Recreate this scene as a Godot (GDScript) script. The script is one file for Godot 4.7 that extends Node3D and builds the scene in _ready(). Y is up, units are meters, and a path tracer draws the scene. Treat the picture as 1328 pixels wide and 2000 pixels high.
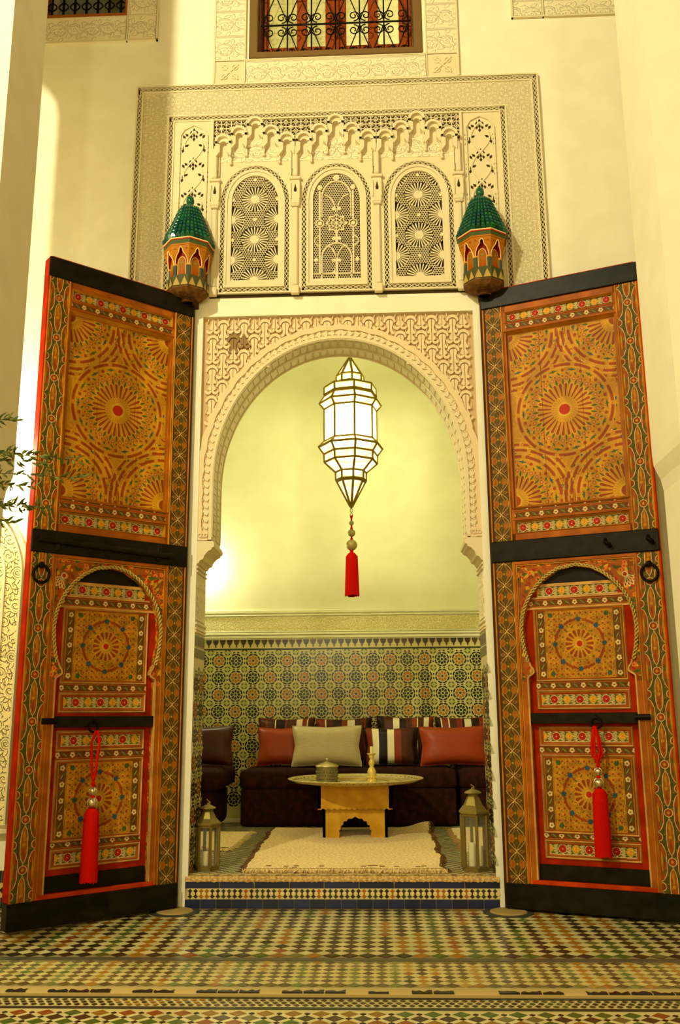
extends Node3D

# ---------------------------------------------------------------- mesh builder
class MB:
	var v := PackedVector3Array()
	var n := PackedVector3Array()
	var c := PackedColorArray()
	var u := PackedVector2Array()
	var col := Color(1, 1, 1)
	var xf := Transform3D()
	var warp = null

	func put(p: Vector3, nl: Vector3, uv: Vector2) -> void:
		v.append(warp.call(xf * p) if warp != null else xf * p)
		n.append(xf.basis * nl)
		c.append(col)
		u.append(uv)

	func flat_uv(p: Vector3, nl: Vector3) -> Vector2:
		var a := nl.abs()
		if a.z >= a.x and a.z >= a.y:
			return Vector2(p.x, -p.y)
		if a.x >= a.y:
			return Vector2(p.z, -p.y)
		return Vector2(p.x, p.z)

	func tri(a: Vector3, b: Vector3, d: Vector3) -> void:   # a, b, d run anticlockwise seen from outside
		var nl := (b - a).cross(d - a).normalized()
		put(a, nl, flat_uv(a, nl))
		put(d, nl, flat_uv(d, nl))
		put(b, nl, flat_uv(b, nl))

	func tri_n(a: Vector3, b: Vector3, d: Vector3, na: Vector3, nb: Vector3, nd: Vector3, ua := Vector2.ZERO, ub := Vector2.ZERO, ud := Vector2.ZERO) -> void:
		put(a, na, ua)
		put(d, nd, ud)
		put(b, nb, ub)

	func quad(a: Vector3, b: Vector3, d: Vector3, e: Vector3) -> void:
		tri(a, b, d)
		tri(a, d, e)

	func quad_uv(a: Vector3, b: Vector3, d: Vector3, e: Vector3, ua: Vector2, ub: Vector2, ud: Vector2, ue: Vector2) -> void:
		var nl := (b - a).cross(d - a).normalized()
		tri_n(a, b, d, nl, nl, nl, ua, ub, ud)
		tri_n(a, d, e, nl, nl, nl, ua, ud, ue)

	func face(p: Array, outward: Vector3) -> void:   # a flat convex face turned towards outward
		var nl: Vector3 = (p[1] - p[0]).cross(p[2] - p[0])
		var q := p
		if nl.dot(outward) < 0.0:
			q = p.duplicate()
			q.reverse()
		for i in range(1, q.size() - 1):
			tri(q[0], q[i], q[i + 1])

	func rect(x0: float, y0: float, x1: float, y1: float, z: float, ua := Vector2(0, 1), ub := Vector2(1, 0)) -> void:   # faces +z, uv from ua (lower left) to ub (upper right)
		quad_uv(Vector3(x0, y0, z), Vector3(x1, y0, z), Vector3(x1, y1, z), Vector3(x0, y1, z), ua, Vector2(ub.x, ua.y), ub, Vector2(ua.x, ub.y))

	func box(p0: Vector3, p1: Vector3, ch := 0.0) -> void:
		var ce := (p0 + p1) * 0.5
		var h := (p1 - p0).abs() * 0.5
		var k := minf(ch, minf(h.x, minf(h.y, h.z)) * 0.9)
		for a in 3:
			var b := (a + 1) % 3
			var d := (a + 2) % 3
			for s in [-1.0, 1.0]:
				var pts := []
				for w in [[-1.0, -1.0], [1.0, -1.0], [1.0, 1.0], [-1.0, 1.0]]:
					var q := Vector3()
					q[a] = h[a] * s
					q[b] = (h[b] - k) * w[0]
					q[d] = (h[d] - k) * w[1]
					pts.append(ce + q)
				var o := Vector3()
				o[a] = s
				face(pts, o)
			if k > 0.0:
				for s in [-1.0, 1.0]:
					for t in [-1.0, 1.0]:
						var pts := []
						for w in [[0, -1.0], [0, 1.0], [1, 1.0], [1, -1.0]]:
							var q := Vector3()
							q[a] = (h[a] if w[0] == 0 else h[a] - k) * s
							q[b] = (h[b] - k if w[0] == 0 else h[b]) * t
							q[d] = (h[d] - k) * w[1]
							pts.append(ce + q)
						var o := Vector3()
						o[a] = s
						o[b] = t
						face(pts, o)
		if k > 0.0:
			for s in [-1.0, 1.0]:
				for t in [-1.0, 1.0]:
					for w in [-1.0, 1.0]:
						var m := Vector3(s, t, w)
						face([ce + Vector3(h.x, h.y - k, h.z - k) * m, ce + Vector3(h.x - k, h.y, h.z - k) * m, ce + Vector3(h.x - k, h.y - k, h.z) * m], m)

	func prism(pts: PackedVector2Array, z0: float, z1: float, back := false, sides := true) -> void:   # an outline in the xy plane, raised from z0 to z1
		var p := pts
		var ar := 0.0
		for i in p.size():
			var q := p[(i + 1) % p.size()]
			ar += p[i].x * q.y - q.x * p[i].y
		if ar < 0.0:
			p = pts.duplicate()
			p.reverse()
		var idx := Geometry2D.triangulate_polygon(p)
		for i in range(0, idx.size(), 3):
			var a := p[idx[i]]
			var b := p[idx[i + 1]]
			var d := p[idx[i + 2]]
			if (b - a).cross(d - a) < 0.0:
				var t := b
				b = d
				d = t
			tri(Vector3(a.x, a.y, z1), Vector3(b.x, b.y, z1), Vector3(d.x, d.y, z1))
			if back:
				tri(Vector3(a.x, a.y, z0), Vector3(d.x, d.y, z0), Vector3(b.x, b.y, z0))
		if sides:
			for i in p.size():
				var a := p[i]
				var b := p[(i + 1) % p.size()]
				quad(Vector3(a.x, a.y, z0), Vector3(b.x, b.y, z0), Vector3(b.x, b.y, z1), Vector3(a.x, a.y, z1))

	var nth := 0

	func bar(a: Vector2, b: Vector2, w: float, z0: float, top: float) -> void:
		if a.distance_to(b) < 1e-5:
			return
		nth += 1
		var z1 := top + (nth % 7) * 0.00012   # crossing bars never lie in one plane
		var s := (b - a).normalized().orthogonal() * w * 0.5
		var q := [a + s, a - s, b - s, b + s]
		var r := []
		var o := []
		for p in q:
			r.append(Vector3(p.x, p.y, z1))
			o.append(Vector3(p.x, p.y, z0))
		face(r, Vector3(0, 0, 1))
		face([o[0], o[3], r[3], r[0]], Vector3(s.x, s.y, 0))
		face([o[1], o[2], r[2], r[1]], Vector3(-s.x, -s.y, 0))

	func path(pts: PackedVector2Array, w: float, z0: float, z1: float, closed := false) -> void:
		for i in (pts.size() if closed else pts.size() - 1):
			bar(pts[i], pts[(i + 1) % pts.size()], w, z0, z1)

	func band(a: PackedVector2Array, b: PackedVector2Array, z0: float, z1: float) -> void:   # the strip between two outlines with as many points each
		for i in a.size() - 1:
			face([Vector3(a[i].x, a[i].y, z1), Vector3(a[i + 1].x, a[i + 1].y, z1), Vector3(b[i + 1].x, b[i + 1].y, z1), Vector3(b[i].x, b[i].y, z1)], Vector3(0, 0, 1))
			var m := (a[i] + a[i + 1]) * 0.5 - (b[i] + b[i + 1]) * 0.5
			face([Vector3(a[i].x, a[i].y, z0), Vector3(a[i + 1].x, a[i + 1].y, z0), Vector3(a[i + 1].x, a[i + 1].y, z1), Vector3(a[i].x, a[i].y, z1)], Vector3(m.x, m.y, 0))
			face([Vector3(b[i].x, b[i].y, z0), Vector3(b[i + 1].x, b[i + 1].y, z0), Vector3(b[i + 1].x, b[i + 1].y, z1), Vector3(b[i].x, b[i].y, z1)], Vector3(-m.x, -m.y, 0))

	func lathe(prof: Array, seg := 24, smooth := true, turn := 0.0) -> void:   # [radius, height] pairs from bottom to top round the y axis
		var ns := []
		for i in prof.size():
			var a = prof[maxi(i - 1, 0)]
			var b = prof[mini(i + 1, prof.size() - 1)]
			ns.append(Vector2(b[1] - a[1], a[0] - b[0]).normalized())
		for k in seg:
			var t0 := TAU * k / seg + turn
			var t1 := TAU * (k + 1) / seg + turn
			var d0 := Vector3(sin(t0), 0, cos(t0))
			var d1 := Vector3(sin(t1), 0, cos(t1))
			for i in prof.size() - 1:
				var r0: float = prof[i][0]
				var y0: float = prof[i][1]
				var r1: float = prof[i + 1][0]
				var y1: float = prof[i + 1][1]
				var a := d0 * r0 + Vector3(0, y0, 0)
				var b := d1 * r0 + Vector3(0, y0, 0)
				var d := d1 * r1 + Vector3(0, y1, 0)
				var e := d0 * r1 + Vector3(0, y1, 0)
				if smooth:
					var n0: Vector2 = ns[i]
					var n1: Vector2 = ns[i + 1]
					var edge := Vector2(y1 - y0, r0 - r1).normalized()
					if n0.dot(edge) < 0.75:
						n0 = edge
					if n1.dot(edge) < 0.75:
						n1 = edge
					var na := d0 * n0.x + Vector3(0, n0.y, 0)
					var nb := d1 * n0.x + Vector3(0, n0.y, 0)
					var nd := d1 * n1.x + Vector3(0, n1.y, 0)
					var ne := d0 * n1.x + Vector3(0, n1.y, 0)
					if r0 > 1e-6:
						tri_n(a, b, d, na, nb, nd, Vector2(float(k) / seg, -y0), Vector2(float(k + 1) / seg, -y0), Vector2(float(k + 1) / seg, -y1))
					if r1 > 1e-6:
						tri_n(a, d, e, na, nd, ne, Vector2(float(k) / seg, -y0), Vector2(float(k + 1) / seg, -y1), Vector2(float(k) / seg, -y1))
				else:
					if r0 > 1e-6:
						tri(a, b, d)
					if r1 > 1e-6:
						tri(a, d, e)

	func tube(pts: PackedVector3Array, r: float, seg := 8, closed := false, r2 := -1.0) -> void:
		var m := pts.size()
		var up := Vector3.UP
		var rings := []
		for i in m:
			var a := pts[(i - 1 + m) % m] if closed or i > 0 else pts[0]
			var b := pts[(i + 1) % m] if closed or i < m - 1 else pts[m - 1]
			var t := (b - a).normalized()
			if i == 0 and absf(t.dot(up)) > 0.9:
				up = Vector3.RIGHT
			var s := t.cross(up).normalized()
			up = s.cross(t).normalized()
			var ring := []
			var rr := r if r2 < 0.0 else lerpf(r, r2, float(i) / (m - 1))
			for k in seg:
				var w := TAU * k / seg
				var d := s * cos(w) + up * sin(w)
				ring.append([pts[i] + d * rr, d])
			rings.append(ring)
		for i in (m if closed else m - 1):
			var ra = rings[i]
			var rb = rings[(i + 1) % m]
			for k in seg:
				var j := (k + 1) % seg
				var a: Vector3 = ra[k][0]
				var b: Vector3 = ra[j][0]
				var d: Vector3 = rb[j][0]
				var e: Vector3 = rb[k][0]
				var ua := Vector2(float(k) / seg, i * 0.1)
				if (b - a).cross(d - a).dot(ra[k][1]) > 0.0:
					tri_n(a, b, d, ra[k][1], ra[j][1], rb[j][1], ua, ua, ua)
					tri_n(a, d, e, ra[k][1], rb[j][1], rb[k][1], ua, ua, ua)
				else:
					tri_n(a, d, b, ra[k][1], rb[j][1], ra[j][1], ua, ua, ua)
					tri_n(a, e, d, ra[k][1], rb[k][1], rb[j][1], ua, ua, ua)
		if not closed:
			for q in [0, m - 1]:
				var pts2 := []
				for k in seg:
					pts2.append(rings[q][k][0])
				face(pts2, pts[q] - pts[1 if q == 0 else m - 2])

	func ball(ce: Vector3, r: float, sy := 1.0, seg := 14) -> void:
		var keep := xf
		xf = xf * Transform3D(Basis(), ce)
		var prof := []
		for i in seg / 2 + 1:
			var a := PI * i / (seg / 2) - PI / 2
			prof.append([maxf(r * cos(a), 0.0) if i > 0 and i < seg / 2 else 0.0, r * sy * sin(a)])
		lathe(prof, seg)
		xf = keep

	func grid(nu: int, nv: int, f: Callable) -> void:   # a smooth sheet through f(u, v); faces the side that u x v points to
		var p := []
		for i in nu + 1:
			var row := PackedVector3Array()
			for j in nv + 1:
				row.append(f.call(float(i) / nu, float(j) / nv))
			p.append(row)
		var nn := []
		for i in nu + 1:
			var row := PackedVector3Array()
			for j in nv + 1:
				var du: Vector3 = p[mini(i + 1, nu)][j] - p[maxi(i - 1, 0)][j]
				var dv: Vector3 = p[i][mini(j + 1, nv)] - p[i][maxi(j - 1, 0)]
				var nl := du.cross(dv)
				row.append(nl.normalized() if nl.length() > 1e-12 else Vector3.UP)
			nn.append(row)
		for i in nu:
			for j in nv:
				var ua := Vector2(float(i) / nu, 1.0 - float(j) / nv)
				var ub := Vector2(float(i + 1) / nu, ua.y)
				var ud := Vector2(ub.x, 1.0 - float(j + 1) / nv)
				var ue := Vector2(ua.x, ud.y)
				tri_n(p[i][j], p[i + 1][j], p[i + 1][j + 1], nn[i][j], nn[i + 1][j], nn[i + 1][j + 1], ua, ub, ud)
				tri_n(p[i][j], p[i + 1][j + 1], p[i][j + 1], nn[i][j], nn[i + 1][j + 1], nn[i][j + 1], ua, ud, ue)

	func mesh() -> ArrayMesh:
		var m := ArrayMesh.new()
		if v.is_empty():
			return m
		var a := []
		a.resize(Mesh.ARRAY_MAX)
		a[Mesh.ARRAY_VERTEX] = v
		a[Mesh.ARRAY_NORMAL] = n
		a[Mesh.ARRAY_COLOR] = c
		a[Mesh.ARRAY_TEX_UV] = u
		m.add_surface_from_arrays(Mesh.PRIMITIVE_TRIANGLES, a)
		return m


# ---------------------------------------------------------------- painter: flat colours drawn span by span
class Paint:
	var im: Image
	var w: int
	var h: int

	func _init(width: int, height: int, ground: Color) -> void:
		w = width
		h = height
		im = Image.create(w, h, false, Image.FORMAT_RGB8)
		im.fill(ground)

	func poly(p: PackedVector2Array, k: Color) -> void:
		var lo := 1e9
		var hi := -1e9
		for q in p:
			lo = minf(lo, q.y)
			hi = maxf(hi, q.y)
		for y in range(maxi(0, int(floor(lo))), mini(h - 1, int(ceil(hi))) + 1):
			var yc := y + 0.5
			var xs := []
			for i in p.size():
				var a := p[i]
				var b := p[(i + 1) % p.size()]
				if (a.y <= yc) != (b.y <= yc):
					xs.append(a.x + (yc - a.y) / (b.y - a.y) * (b.x - a.x))
			xs.sort()
			for i in range(0, xs.size() - 1, 2):
				var x0 := int(round(xs[i]))
				var x1 := int(round(xs[i + 1]))
				if x1 > x0:
					im.fill_rect(Rect2i(x0, y, x1 - x0, 1), k)

	func disc(ce: Vector2, r: float, k: Color, sq := 1.0) -> void:
		for y in range(maxi(0, int(ce.y - r * sq)), mini(h - 1, int(ce.y + r * sq)) + 1):
			var t := (y + 0.5 - ce.y) / (r * sq)
			if absf(t) < 1.0:
				var d := r * sqrt(1.0 - t * t)
				im.fill_rect(Rect2i(int(round(ce.x - d)), y, maxi(1, int(round(2 * d))), 1), k)

	func line(p: PackedVector2Array, t: float, k: Color, closed := false) -> void:
		for i in (p.size() if closed else p.size() - 1):
			var a := p[i]
			var b := p[(i + 1) % p.size()]
			if a.distance_to(b) < 0.01:
				continue
			var s := (b - a).normalized().orthogonal() * t * 0.5
			poly(PackedVector2Array([a + s, b + s, b - s, a - s]), k)
			if t > 3.0:
				disc(b, t * 0.5, k)

	func leaf(a: Vector2, b: Vector2, t: float, k: Color) -> void:
		var d := b - a
		var s := d.orthogonal().normalized() * t * 0.5
		poly(PackedVector2Array([a, a + d * 0.3 + s * 0.85, a + d * 0.55 + s, a + d * 0.8 + s * 0.6, b, a + d * 0.8 - s * 0.6, a + d * 0.55 - s, a + d * 0.3 - s * 0.85]), k)

	func ring(ce: Vector2, r: float, t: float, k: Color, a0 := 0.0, a1 := TAU) -> void:
		var p := PackedVector2Array()
		var m := maxi(8, int(absf(a1 - a0) * 5.0))
		for i in m + 1:
			p.append(ce + Vector2.from_angle(lerpf(a0, a1, float(i) / m)) * r)
		line(p, t, k)

	func flower(ce: Vector2, r: float, petals: int, k: Color, eye: Color, turn := 0.0) -> void:
		for i in petals:
			var d := Vector2.from_angle(TAU * i / petals + turn)
			disc(ce + d * r * 0.6, r * 0.45, k)
		disc(ce, r * 0.32, eye)

	func done(half := true) -> ImageTexture:
		if half:
			im.resize(w / 2, h / 2, Image.INTERPOLATE_BILINEAR)
		return ImageTexture.create_from_image(im)


# ---------------------------------------------------------------- nodes
var names := {}

func numbered(called: String) -> String:
	var k: int = names.get(called, 0)
	names[called] = k + 1
	return called if k == 0 else "%s_%03d" % [called, k]

func tag(o: Node3D, label := "", category := "", group := "", kind := "") -> Node3D:
	if label: o.set_meta("label", label)
	if category: o.set_meta("category", category)
	if group: o.set_meta("group", group)
	if kind: o.set_meta("kind", kind)
	return o

func thing(called: String, label: String, category: String, at := Vector3.ZERO, turn := 0.0, group := "", kind := "") -> Node3D:
	var o := Node3D.new()
	o.name = numbered(called)
	add_child(o, true)
	o.position = at
	o.rotation.y = turn
	return tag(o, label, category, group, kind)

func obj(called: String, b: MB, m: Material, parent: Node = null) -> MeshInstance3D:
	var o := MeshInstance3D.new()
	o.mesh = b.mesh()
	o.material_override = m
	o.name = called if parent else numbered(called)
	(parent if parent else self).add_child(o, true)
	return o

func put_mesh(called: String, mesh: Mesh, m: Material, parent: Node, at: Transform3D) -> MeshInstance3D:
	var o := MeshInstance3D.new()
	o.mesh = mesh
	o.material_override = m
	o.name = called
	o.transform = at
	parent.add_child(o, true)
	return o

func inside(t: Node3D) -> MB:   # a builder that takes places in the world and writes them in t's own frame
	var b := MB.new()
	b.xf = t.transform.affine_inverse()
	return b

func lin(r: float, g: float, b: float) -> Color:
	return Color(r, g, b).srgb_to_linear()

func pol(ce: Vector2, r: float, m: int, turn := 0.0) -> PackedVector2Array:
	var p := PackedVector2Array()
	for i in m:
		p.append(ce + Vector2.from_angle(TAU * i / m + turn) * r)
	return p

func pv(a: Array) -> PackedVector2Array:
	var p := PackedVector2Array()
	for i in range(0, a.size(), 2):
		p.append(Vector2(a[i], a[i + 1]))
	return p

# ---------------------------------------------------------------- materials
func mat(k: Color, rough := 0.8, metal := 0.0) -> StandardMaterial3D:
	var m := StandardMaterial3D.new()
	m.albedo_color = k
	m.roughness = rough
	m.metallic = metal
	if rough >= 0.4:
		m.metallic_specular = 0.25   # paint, plaster and cloth hardly shine
	return m

func noise_tex(size: int, freq: float, oct: int, lo: Color, hi: Color, sd: int) -> ImageTexture:
	var f := FastNoiseLite.new()
	f.seed = sd
	f.frequency = freq
	f.fractal_octaves = oct
	var g := f.get_seamless_image(size, size, false, false, 0.2)
	g.convert(Image.FORMAT_RGB8)
	var d := g.get_data()
	var lut := []
	for i in 256:
		var k := lo.lerp(hi, smoothstep(0.15, 0.85, i / 255.0))
		lut.append([k.r8, k.g8, k.b8])
	for i in range(0, d.size(), 3):
		var e = lut[d[i]]
		d[i] = e[0]
		d[i + 1] = e[1]
		d[i + 2] = e[2]
	return ImageTexture.create_from_image(Image.create_from_data(size, size, false, Image.FORMAT_RGB8, d))

func world_tex(m: StandardMaterial3D, t: Texture2D, metres: float) -> StandardMaterial3D:
	m.albedo_texture = t
	m.uv1_triplanar = true
	m.uv1_world_triplanar = true
	m.uv1_scale = Vector3.ONE / metres
	return m

func flat_tex(t: Texture2D, rough := 0.6) -> StandardMaterial3D:
	var m := mat(Color.WHITE, rough)
	m.albedo_texture = t
	return m

func relief(k: Color, t: Texture2D, per: Vector2, cm: float) -> StandardMaterial3D:   # carved plaster: uv in metres, one picture every per metres
	var m := mat(k, 0.9)
	m.heightmap_enabled = true
	m.heightmap_texture = t
	m.heightmap_scale = cm
	m.uv1_scale = Vector3(1.0 / per.x, 1.0 / per.y, 1)
	return m

# ---------------------------------------------------------------- the painters' colours and the painted boards
const OCHRE := Color(0.77, 0.53, 0.10)
const OCHRE_DEEP := Color(0.66, 0.41, 0.06)
const RUST := Color(0.61, 0.26, 0.05)
const LEAFGREEN := Color(0.27, 0.36, 0.10)
const MOSS := Color(0.36, 0.36, 0.10)
const BLUE := Color(0.20, 0.32, 0.45)
const CREAM := Color(0.90, 0.78, 0.55)
const GOLD := Color(0.83, 0.64, 0.18)
const BROWN := Color(0.38, 0.23, 0.06)
const RED := Color(0.70, 0.15, 0.03)

func tex_star_panel() -> ImageTexture:   # 0.8 m x 1.3 m board: a great star, quarter stars in the corners
	var p := Paint.new(1024, 1664, OCHRE)
	var r := RandomNumberGenerator.new()
	r.seed = 11
	for i in 900:   # small broken strapwork that fills the ground
		var a := Vector2(r.randf() * 1024, r.randf() * 1664)
		var d := Vector2.from_angle(r.randi_range(0, 15) * TAU / 16)
		p.line(PackedVector2Array([a, a + d * 26, a + d * 26 + d.rotated(0.8) * 18]), 4, GOLD if i % 2 else OCHRE_DEEP)
	var ce := Vector2(512, 800)
	var stars := [[ce, 1.0, 28], [Vector2(30, 40), 0.98, 28], [Vector2(994, 40), 0.98, 28], [Vector2(30, 1590), 0.98, 28], [Vector2(994, 1590), 0.98, 28]]
	for i in 420:   # the leaves and eyes between the stars
		var a := Vector2(r.randf() * 1024, r.randf() * 1664)
		var d := Vector2.from_angle(r.randf() * TAU)
		var k := i % 7
		if k < 2:
			p.leaf(a - d * 20, a + d * 20, 17, LEAFGREEN if i % 3 else BLUE)
		elif k < 5:
			p.leaf(a - d * 32, a + d * 32, 19, RUST)
		else:
			p.disc(a, 13, RUST)
			p.disc(a, 8, CREAM.lerp(OCHRE, 0.3), 1.2)
	for s in stars.slice(1):   # bands that sweep round the corners
		for w in [[470, 22], [520, 20]]:
			for i in 20:
				var a0 := TAU * (i + 0.1 + (0.5 if w[0] > 500 else 0.0)) / 20
				p.ring(s[0], w[0], w[1], RUST, a0, a0 + TAU * 0.7 / 20)
			p.ring(s[0], w[0] - 22, 5, GOLD)
			p.ring(s[0], w[0] + 22, 5, GOLD)
	for q in [1, 2, 3, 4, 0]:
		var s = stars[q]
		var c0: Vector2 = s[0]
		var k: float = s[1]
		var m: int = s[2]
		p.disc(c0, (440 if q == 0 else 425) * k, OCHRE)
		for i in 60:
			var d := Vector2.from_angle(TAU * i / 60.0)
			p.line(PackedVector2Array([c0 + d * (300 + 40 * (i % 2)), c0 + d.rotated(0.08) * 395]), 5, GOLD if i % 3 else OCHRE_DEEP)
		for i in m:
			var d := Vector2.from_angle(TAU * (i + 0.5) / m)
			var n := d.orthogonal()
			p.line(PackedVector2Array([c0 + d * 62 * k, c0 + d * 118 * k]), 6, GOLD)
			p.poly(PackedVector2Array([c0 + d * 112 * k - n * 8, c0 + d * 112 * k + n * 8, c0 + d * 236 * k + n * 22, c0 + d * 260 * k, c0 + d * 236 * k - n * 22]), GOLD)
			p.poly(PackedVector2Array([c0 + d * 118 * k - n * 5, c0 + d * 118 * k + n * 5, c0 + d * 232 * k + n * 13, c0 + d * 246 * k, c0 + d * 232 * k - n * 13]), RUST)
			var e := Vector2.from_angle(TAU * i / m)
			p.leaf(c0 + e * 228 * k, c0 + e * 292 * k, 17 * k, MOSS if i % 2 else LEAFGREEN)
			p.disc(c0 + d * 290 * k, 15, RUST, 1.1)
			p.disc(c0 + d * 290 * k, 9, CREAM.lerp(OCHRE, 0.25), 1.1)
			p.disc(c0 + d * 290 * k, 4, RUST)
			p.disc(c0 + e * 312 * k, 8, RUST)
			p.leaf(c0 + d.rotated(0.05) * 318 * k, c0 + d.rotated(-0.03) * 352 * k, 14, LEAFGREEN if i % 3 else RUST)
			if i % 2 == 0:
				p.leaf(c0 + e.rotated(-0.11) * 372 * k, c0 + e.rotated(0.11) * 372 * k, 15, BLUE if i % 4 else LEAFGREEN)
				p.leaf(c0 + e * 352 * k, c0 + e * 390 * k, 13, LEAFGREEN)
			else:
				p.disc(c0 + e * 366 * k, 15, RUST)
		p.ring(c0, 350 * k, 4, GOLD)
		p.ring(c0, 394 * k, 6, GOLD)
		for i in 14:
			var a0 := TAU * (i + 0.10) / 14
			var a1 := TAU * (i + 0.84) / 14
			p.ring(c0, 418 * k, 24, RUST, a0, a1)
		p.ring(c0, 442 * k, 5, GOLD)
		p.disc(c0, 66 * k, GOLD)
		p.disc(c0, 48 * k, RED if q == 0 else RUST)
	for x in [20, 1004]:
		p.line(pv([x, 0, x, 1664]), 40, OCHRE_DEEP)
	for y in [14, 1650]:
		p.line(pv([0, y, 1024, y]), 28, OCHRE_DEEP)
	for x in [318, 676]:   # the seams of the three planks
		p.line(pv([x, 0, x, 1664]), 2, BROWN)
	return p.done()

func tex_small_panel() -> ImageTexture:   # 0.6 m x 0.47 m board: a sixteen-rayed star between two vine borders
	var p := Paint.new(1200, 940, OCHRE_DEEP.lerp(OCHRE, 0.75))
	var r := RandomNumberGenerator.new()
	r.seed = 5
	for i in 620:
		var a := Vector2(r.randf() * 1200, r.randf() * 940)
		var d := Vector2.from_angle(r.randi_range(0, 7) * TAU / 8)
		p.line(PackedVector2Array([a, a + d * 24, a + d * 24 + d.orthogonal() * 16]), 5, GOLD if i % 3 else MOSS)
	var ce := Vector2(600, 470)
	for y in 12:
		for x in 12:
			var q := Vector2(180 + x * 76, 44 + y * 77)
			if q.distance_to(ce) > 330 or (x + y) % 2 == 0 and q.distance_to(ce) > 215:
				p.disc(q, 15, RUST)
				p.disc(q + Vector2(30, 24), 9, MOSS)
	p.disc(ce, 205, OCHRE)
	for i in 16:
		var d := Vector2.from_angle(TAU * i / 16)
		var n := d.orthogonal()
		p.poly(PackedVector2Array([ce + d * 84 - n * 8, ce + d * 84 + n * 8, ce + d * 190 + n * 36, ce + d * 222, ce + d * 190 - n * 36]), GOLD)
		p.poly(PackedVector2Array([ce + d * 96 - n * 6, ce + d * 96 + n * 6, ce + d * 188 + n * 25, ce + d * 206, ce + d * 188 - n * 25]), RUST)
		var e := Vector2.from_angle(TAU * (i + 0.5) / 16)
		p.line(PackedVector2Array([ce + e * 40, ce + e * 110]), 8, GOLD)
		p.disc(ce + e * 232, 16, GOLD)
		p.disc(ce + e * 232, 9, OCHRE_DEEP)
		p.disc(ce + d * 250, 11, MOSS)
	p.disc(ce, 62, GOLD)
	p.disc(ce, 40, RED)
	for i in 8:
		var a := TAU * i / 8
		p.ring(ce, 338, 34, RUST, a + 0.17, a + TAU / 8 - 0.17)
		p.ring(ce, 372, 5, GOLD, a + 0.12, a + TAU / 8 - 0.12)
		var q := ce + Vector2.from_angle(a) * 345
		for t in 4:
			var d := Vector2.from_angle(TAU * t / 8)
			p.leaf(q - d * 44, q + d * 44, 36, BLUE if (i % 2 or t % 2) else LEAFGREEN)
	for q in [Vector2(205, 62), Vector2(995, 62), Vector2(205, 880), Vector2(995, 880)]:
		p.flower(q, 34, 6, LEAFGREEN, BLUE)
	for x in [65, 1135]:
		p.line(pv([x, 0, x, 940]), 130, BROWN.lerp(OCHRE_DEEP, 0.25))
		for s in [-56, 56]:
			p.line(pv([x + s, 0, x + s, 940]), 6, GOLD)
		for i in 5:
			p.flower(Vector2(x, 60 + i * 205), 36, 5, CREAM, MOSS, i)
			p.leaf(Vector2(x - 30, 215 + i * 205), Vector2(x + 30, 108 + i * 205), 34, MOSS)
			p.line(pv([x - 18, 194 + i * 205, x + 18, 130 + i * 205]), 5, CREAM)
	p.line(pv([330, 0, 330, 940]), 3, BROWN)
	return p.done()

func tex_ogee_stile() -> ImageTexture:   # repeats upwards every 0.29 m, 0.145 m wide
	var p := Paint.new(320, 640, MOSS.lerp(BROWN, 0.35))
	var r := RandomNumberGenerator.new()
	r.seed = 3
	for i in 170:
		p.disc(Vector2(r.randf() * 320, r.randf() * 640), r.randf_range(5, 12), [LEAFGREEN, BROWN, OCHRE_DEEP][i % 3])
	for s in [-1.0, 1.0]:   # side fields
		for o in [-640, 0, 640]:
			var c0 := Vector2(160 + s * 160, o)
			p.poly(PackedVector2Array([c0 + Vector2(0, 62), c0 + Vector2(-s * 40, 92), c0 + Vector2(-s * 62, 128), c0 + Vector2(-s * 86, 200), c0 + Vector2(-s * 88, 440), c0 + Vector2(-s * 62, 512), c0 + Vector2(-s * 40, 548), c0 + Vector2(0, 578)]), RUST.lerp(OCHRE_DEEP, 0.35))
			var edge := PackedVector2Array()
			for q in [[0, 62], [40, 92], [62, 128], [86, 200], [88, 440], [62, 512], [40, 548], [0, 578]]:
				edge.append(c0 + Vector2(-s * q[0], q[1]))
			p.line(edge, 9, CREAM)
			for y in [230, 400]:
				p.leaf(c0 + Vector2(-s * 52, y), c0 + Vector2(-s * 52, y + 110), 30, MOSS)
			p.leaf(c0 + Vector2(-s * 26, 180), c0 + Vector2(-s * 26, 460), 26, OCHRE)
			p.disc(c0 + Vector2(-s * 4, 640), 52, RUST.lerp(BROWN, 0.2))
			p.ring(c0 + Vector2(-s * 4, 640), 54, 9, CREAM)
	for o in [-640, 0, 640]:   # the long pods between the medallions
		var c0 := Vector2(160, 320 + o)
		var pod := PackedVector2Array()
		for q in [[0, 82], [30, 130], [46, 200], [50, 320], [46, 440], [30, 510], [0, 558]]:
			pod.append(Vector2(160 + q[0], q[1] + o + 320))
		for q in [[-30, 510], [-46, 440], [-50, 320], [-46, 200], [-30, 130]]:
			pod.append(Vector2(160 + q[0], q[1] + o + 320))
		p.poly(pod, OCHRE_DEEP.lerp(RUST, 0.3))
		p.leaf(Vector2(160, 420 + o), Vector2(160, 620 + o), 34, OCHRE)
		p.leaf(Vector2(160, 660 + o), Vector2(160, 850 + o), 34, RUST)
		p.disc(Vector2(160, 640 + o), 22, OCHRE)
		p.line(pod, 9, CREAM, true)
		p.disc(c0, 50, RUST)
		p.disc(c0, 20, OCHRE)
		p.ring(c0, 54, 9, CREAM)
		p.line(PackedVector2Array([c0 + Vector2(0, 54), c0 + Vector2(0, 84)]), 9, CREAM)
		p.line(PackedVector2Array([c0 - Vector2(0, 54), c0 - Vector2(0, 84)]), 9, CREAM)
	return p.done()

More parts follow.
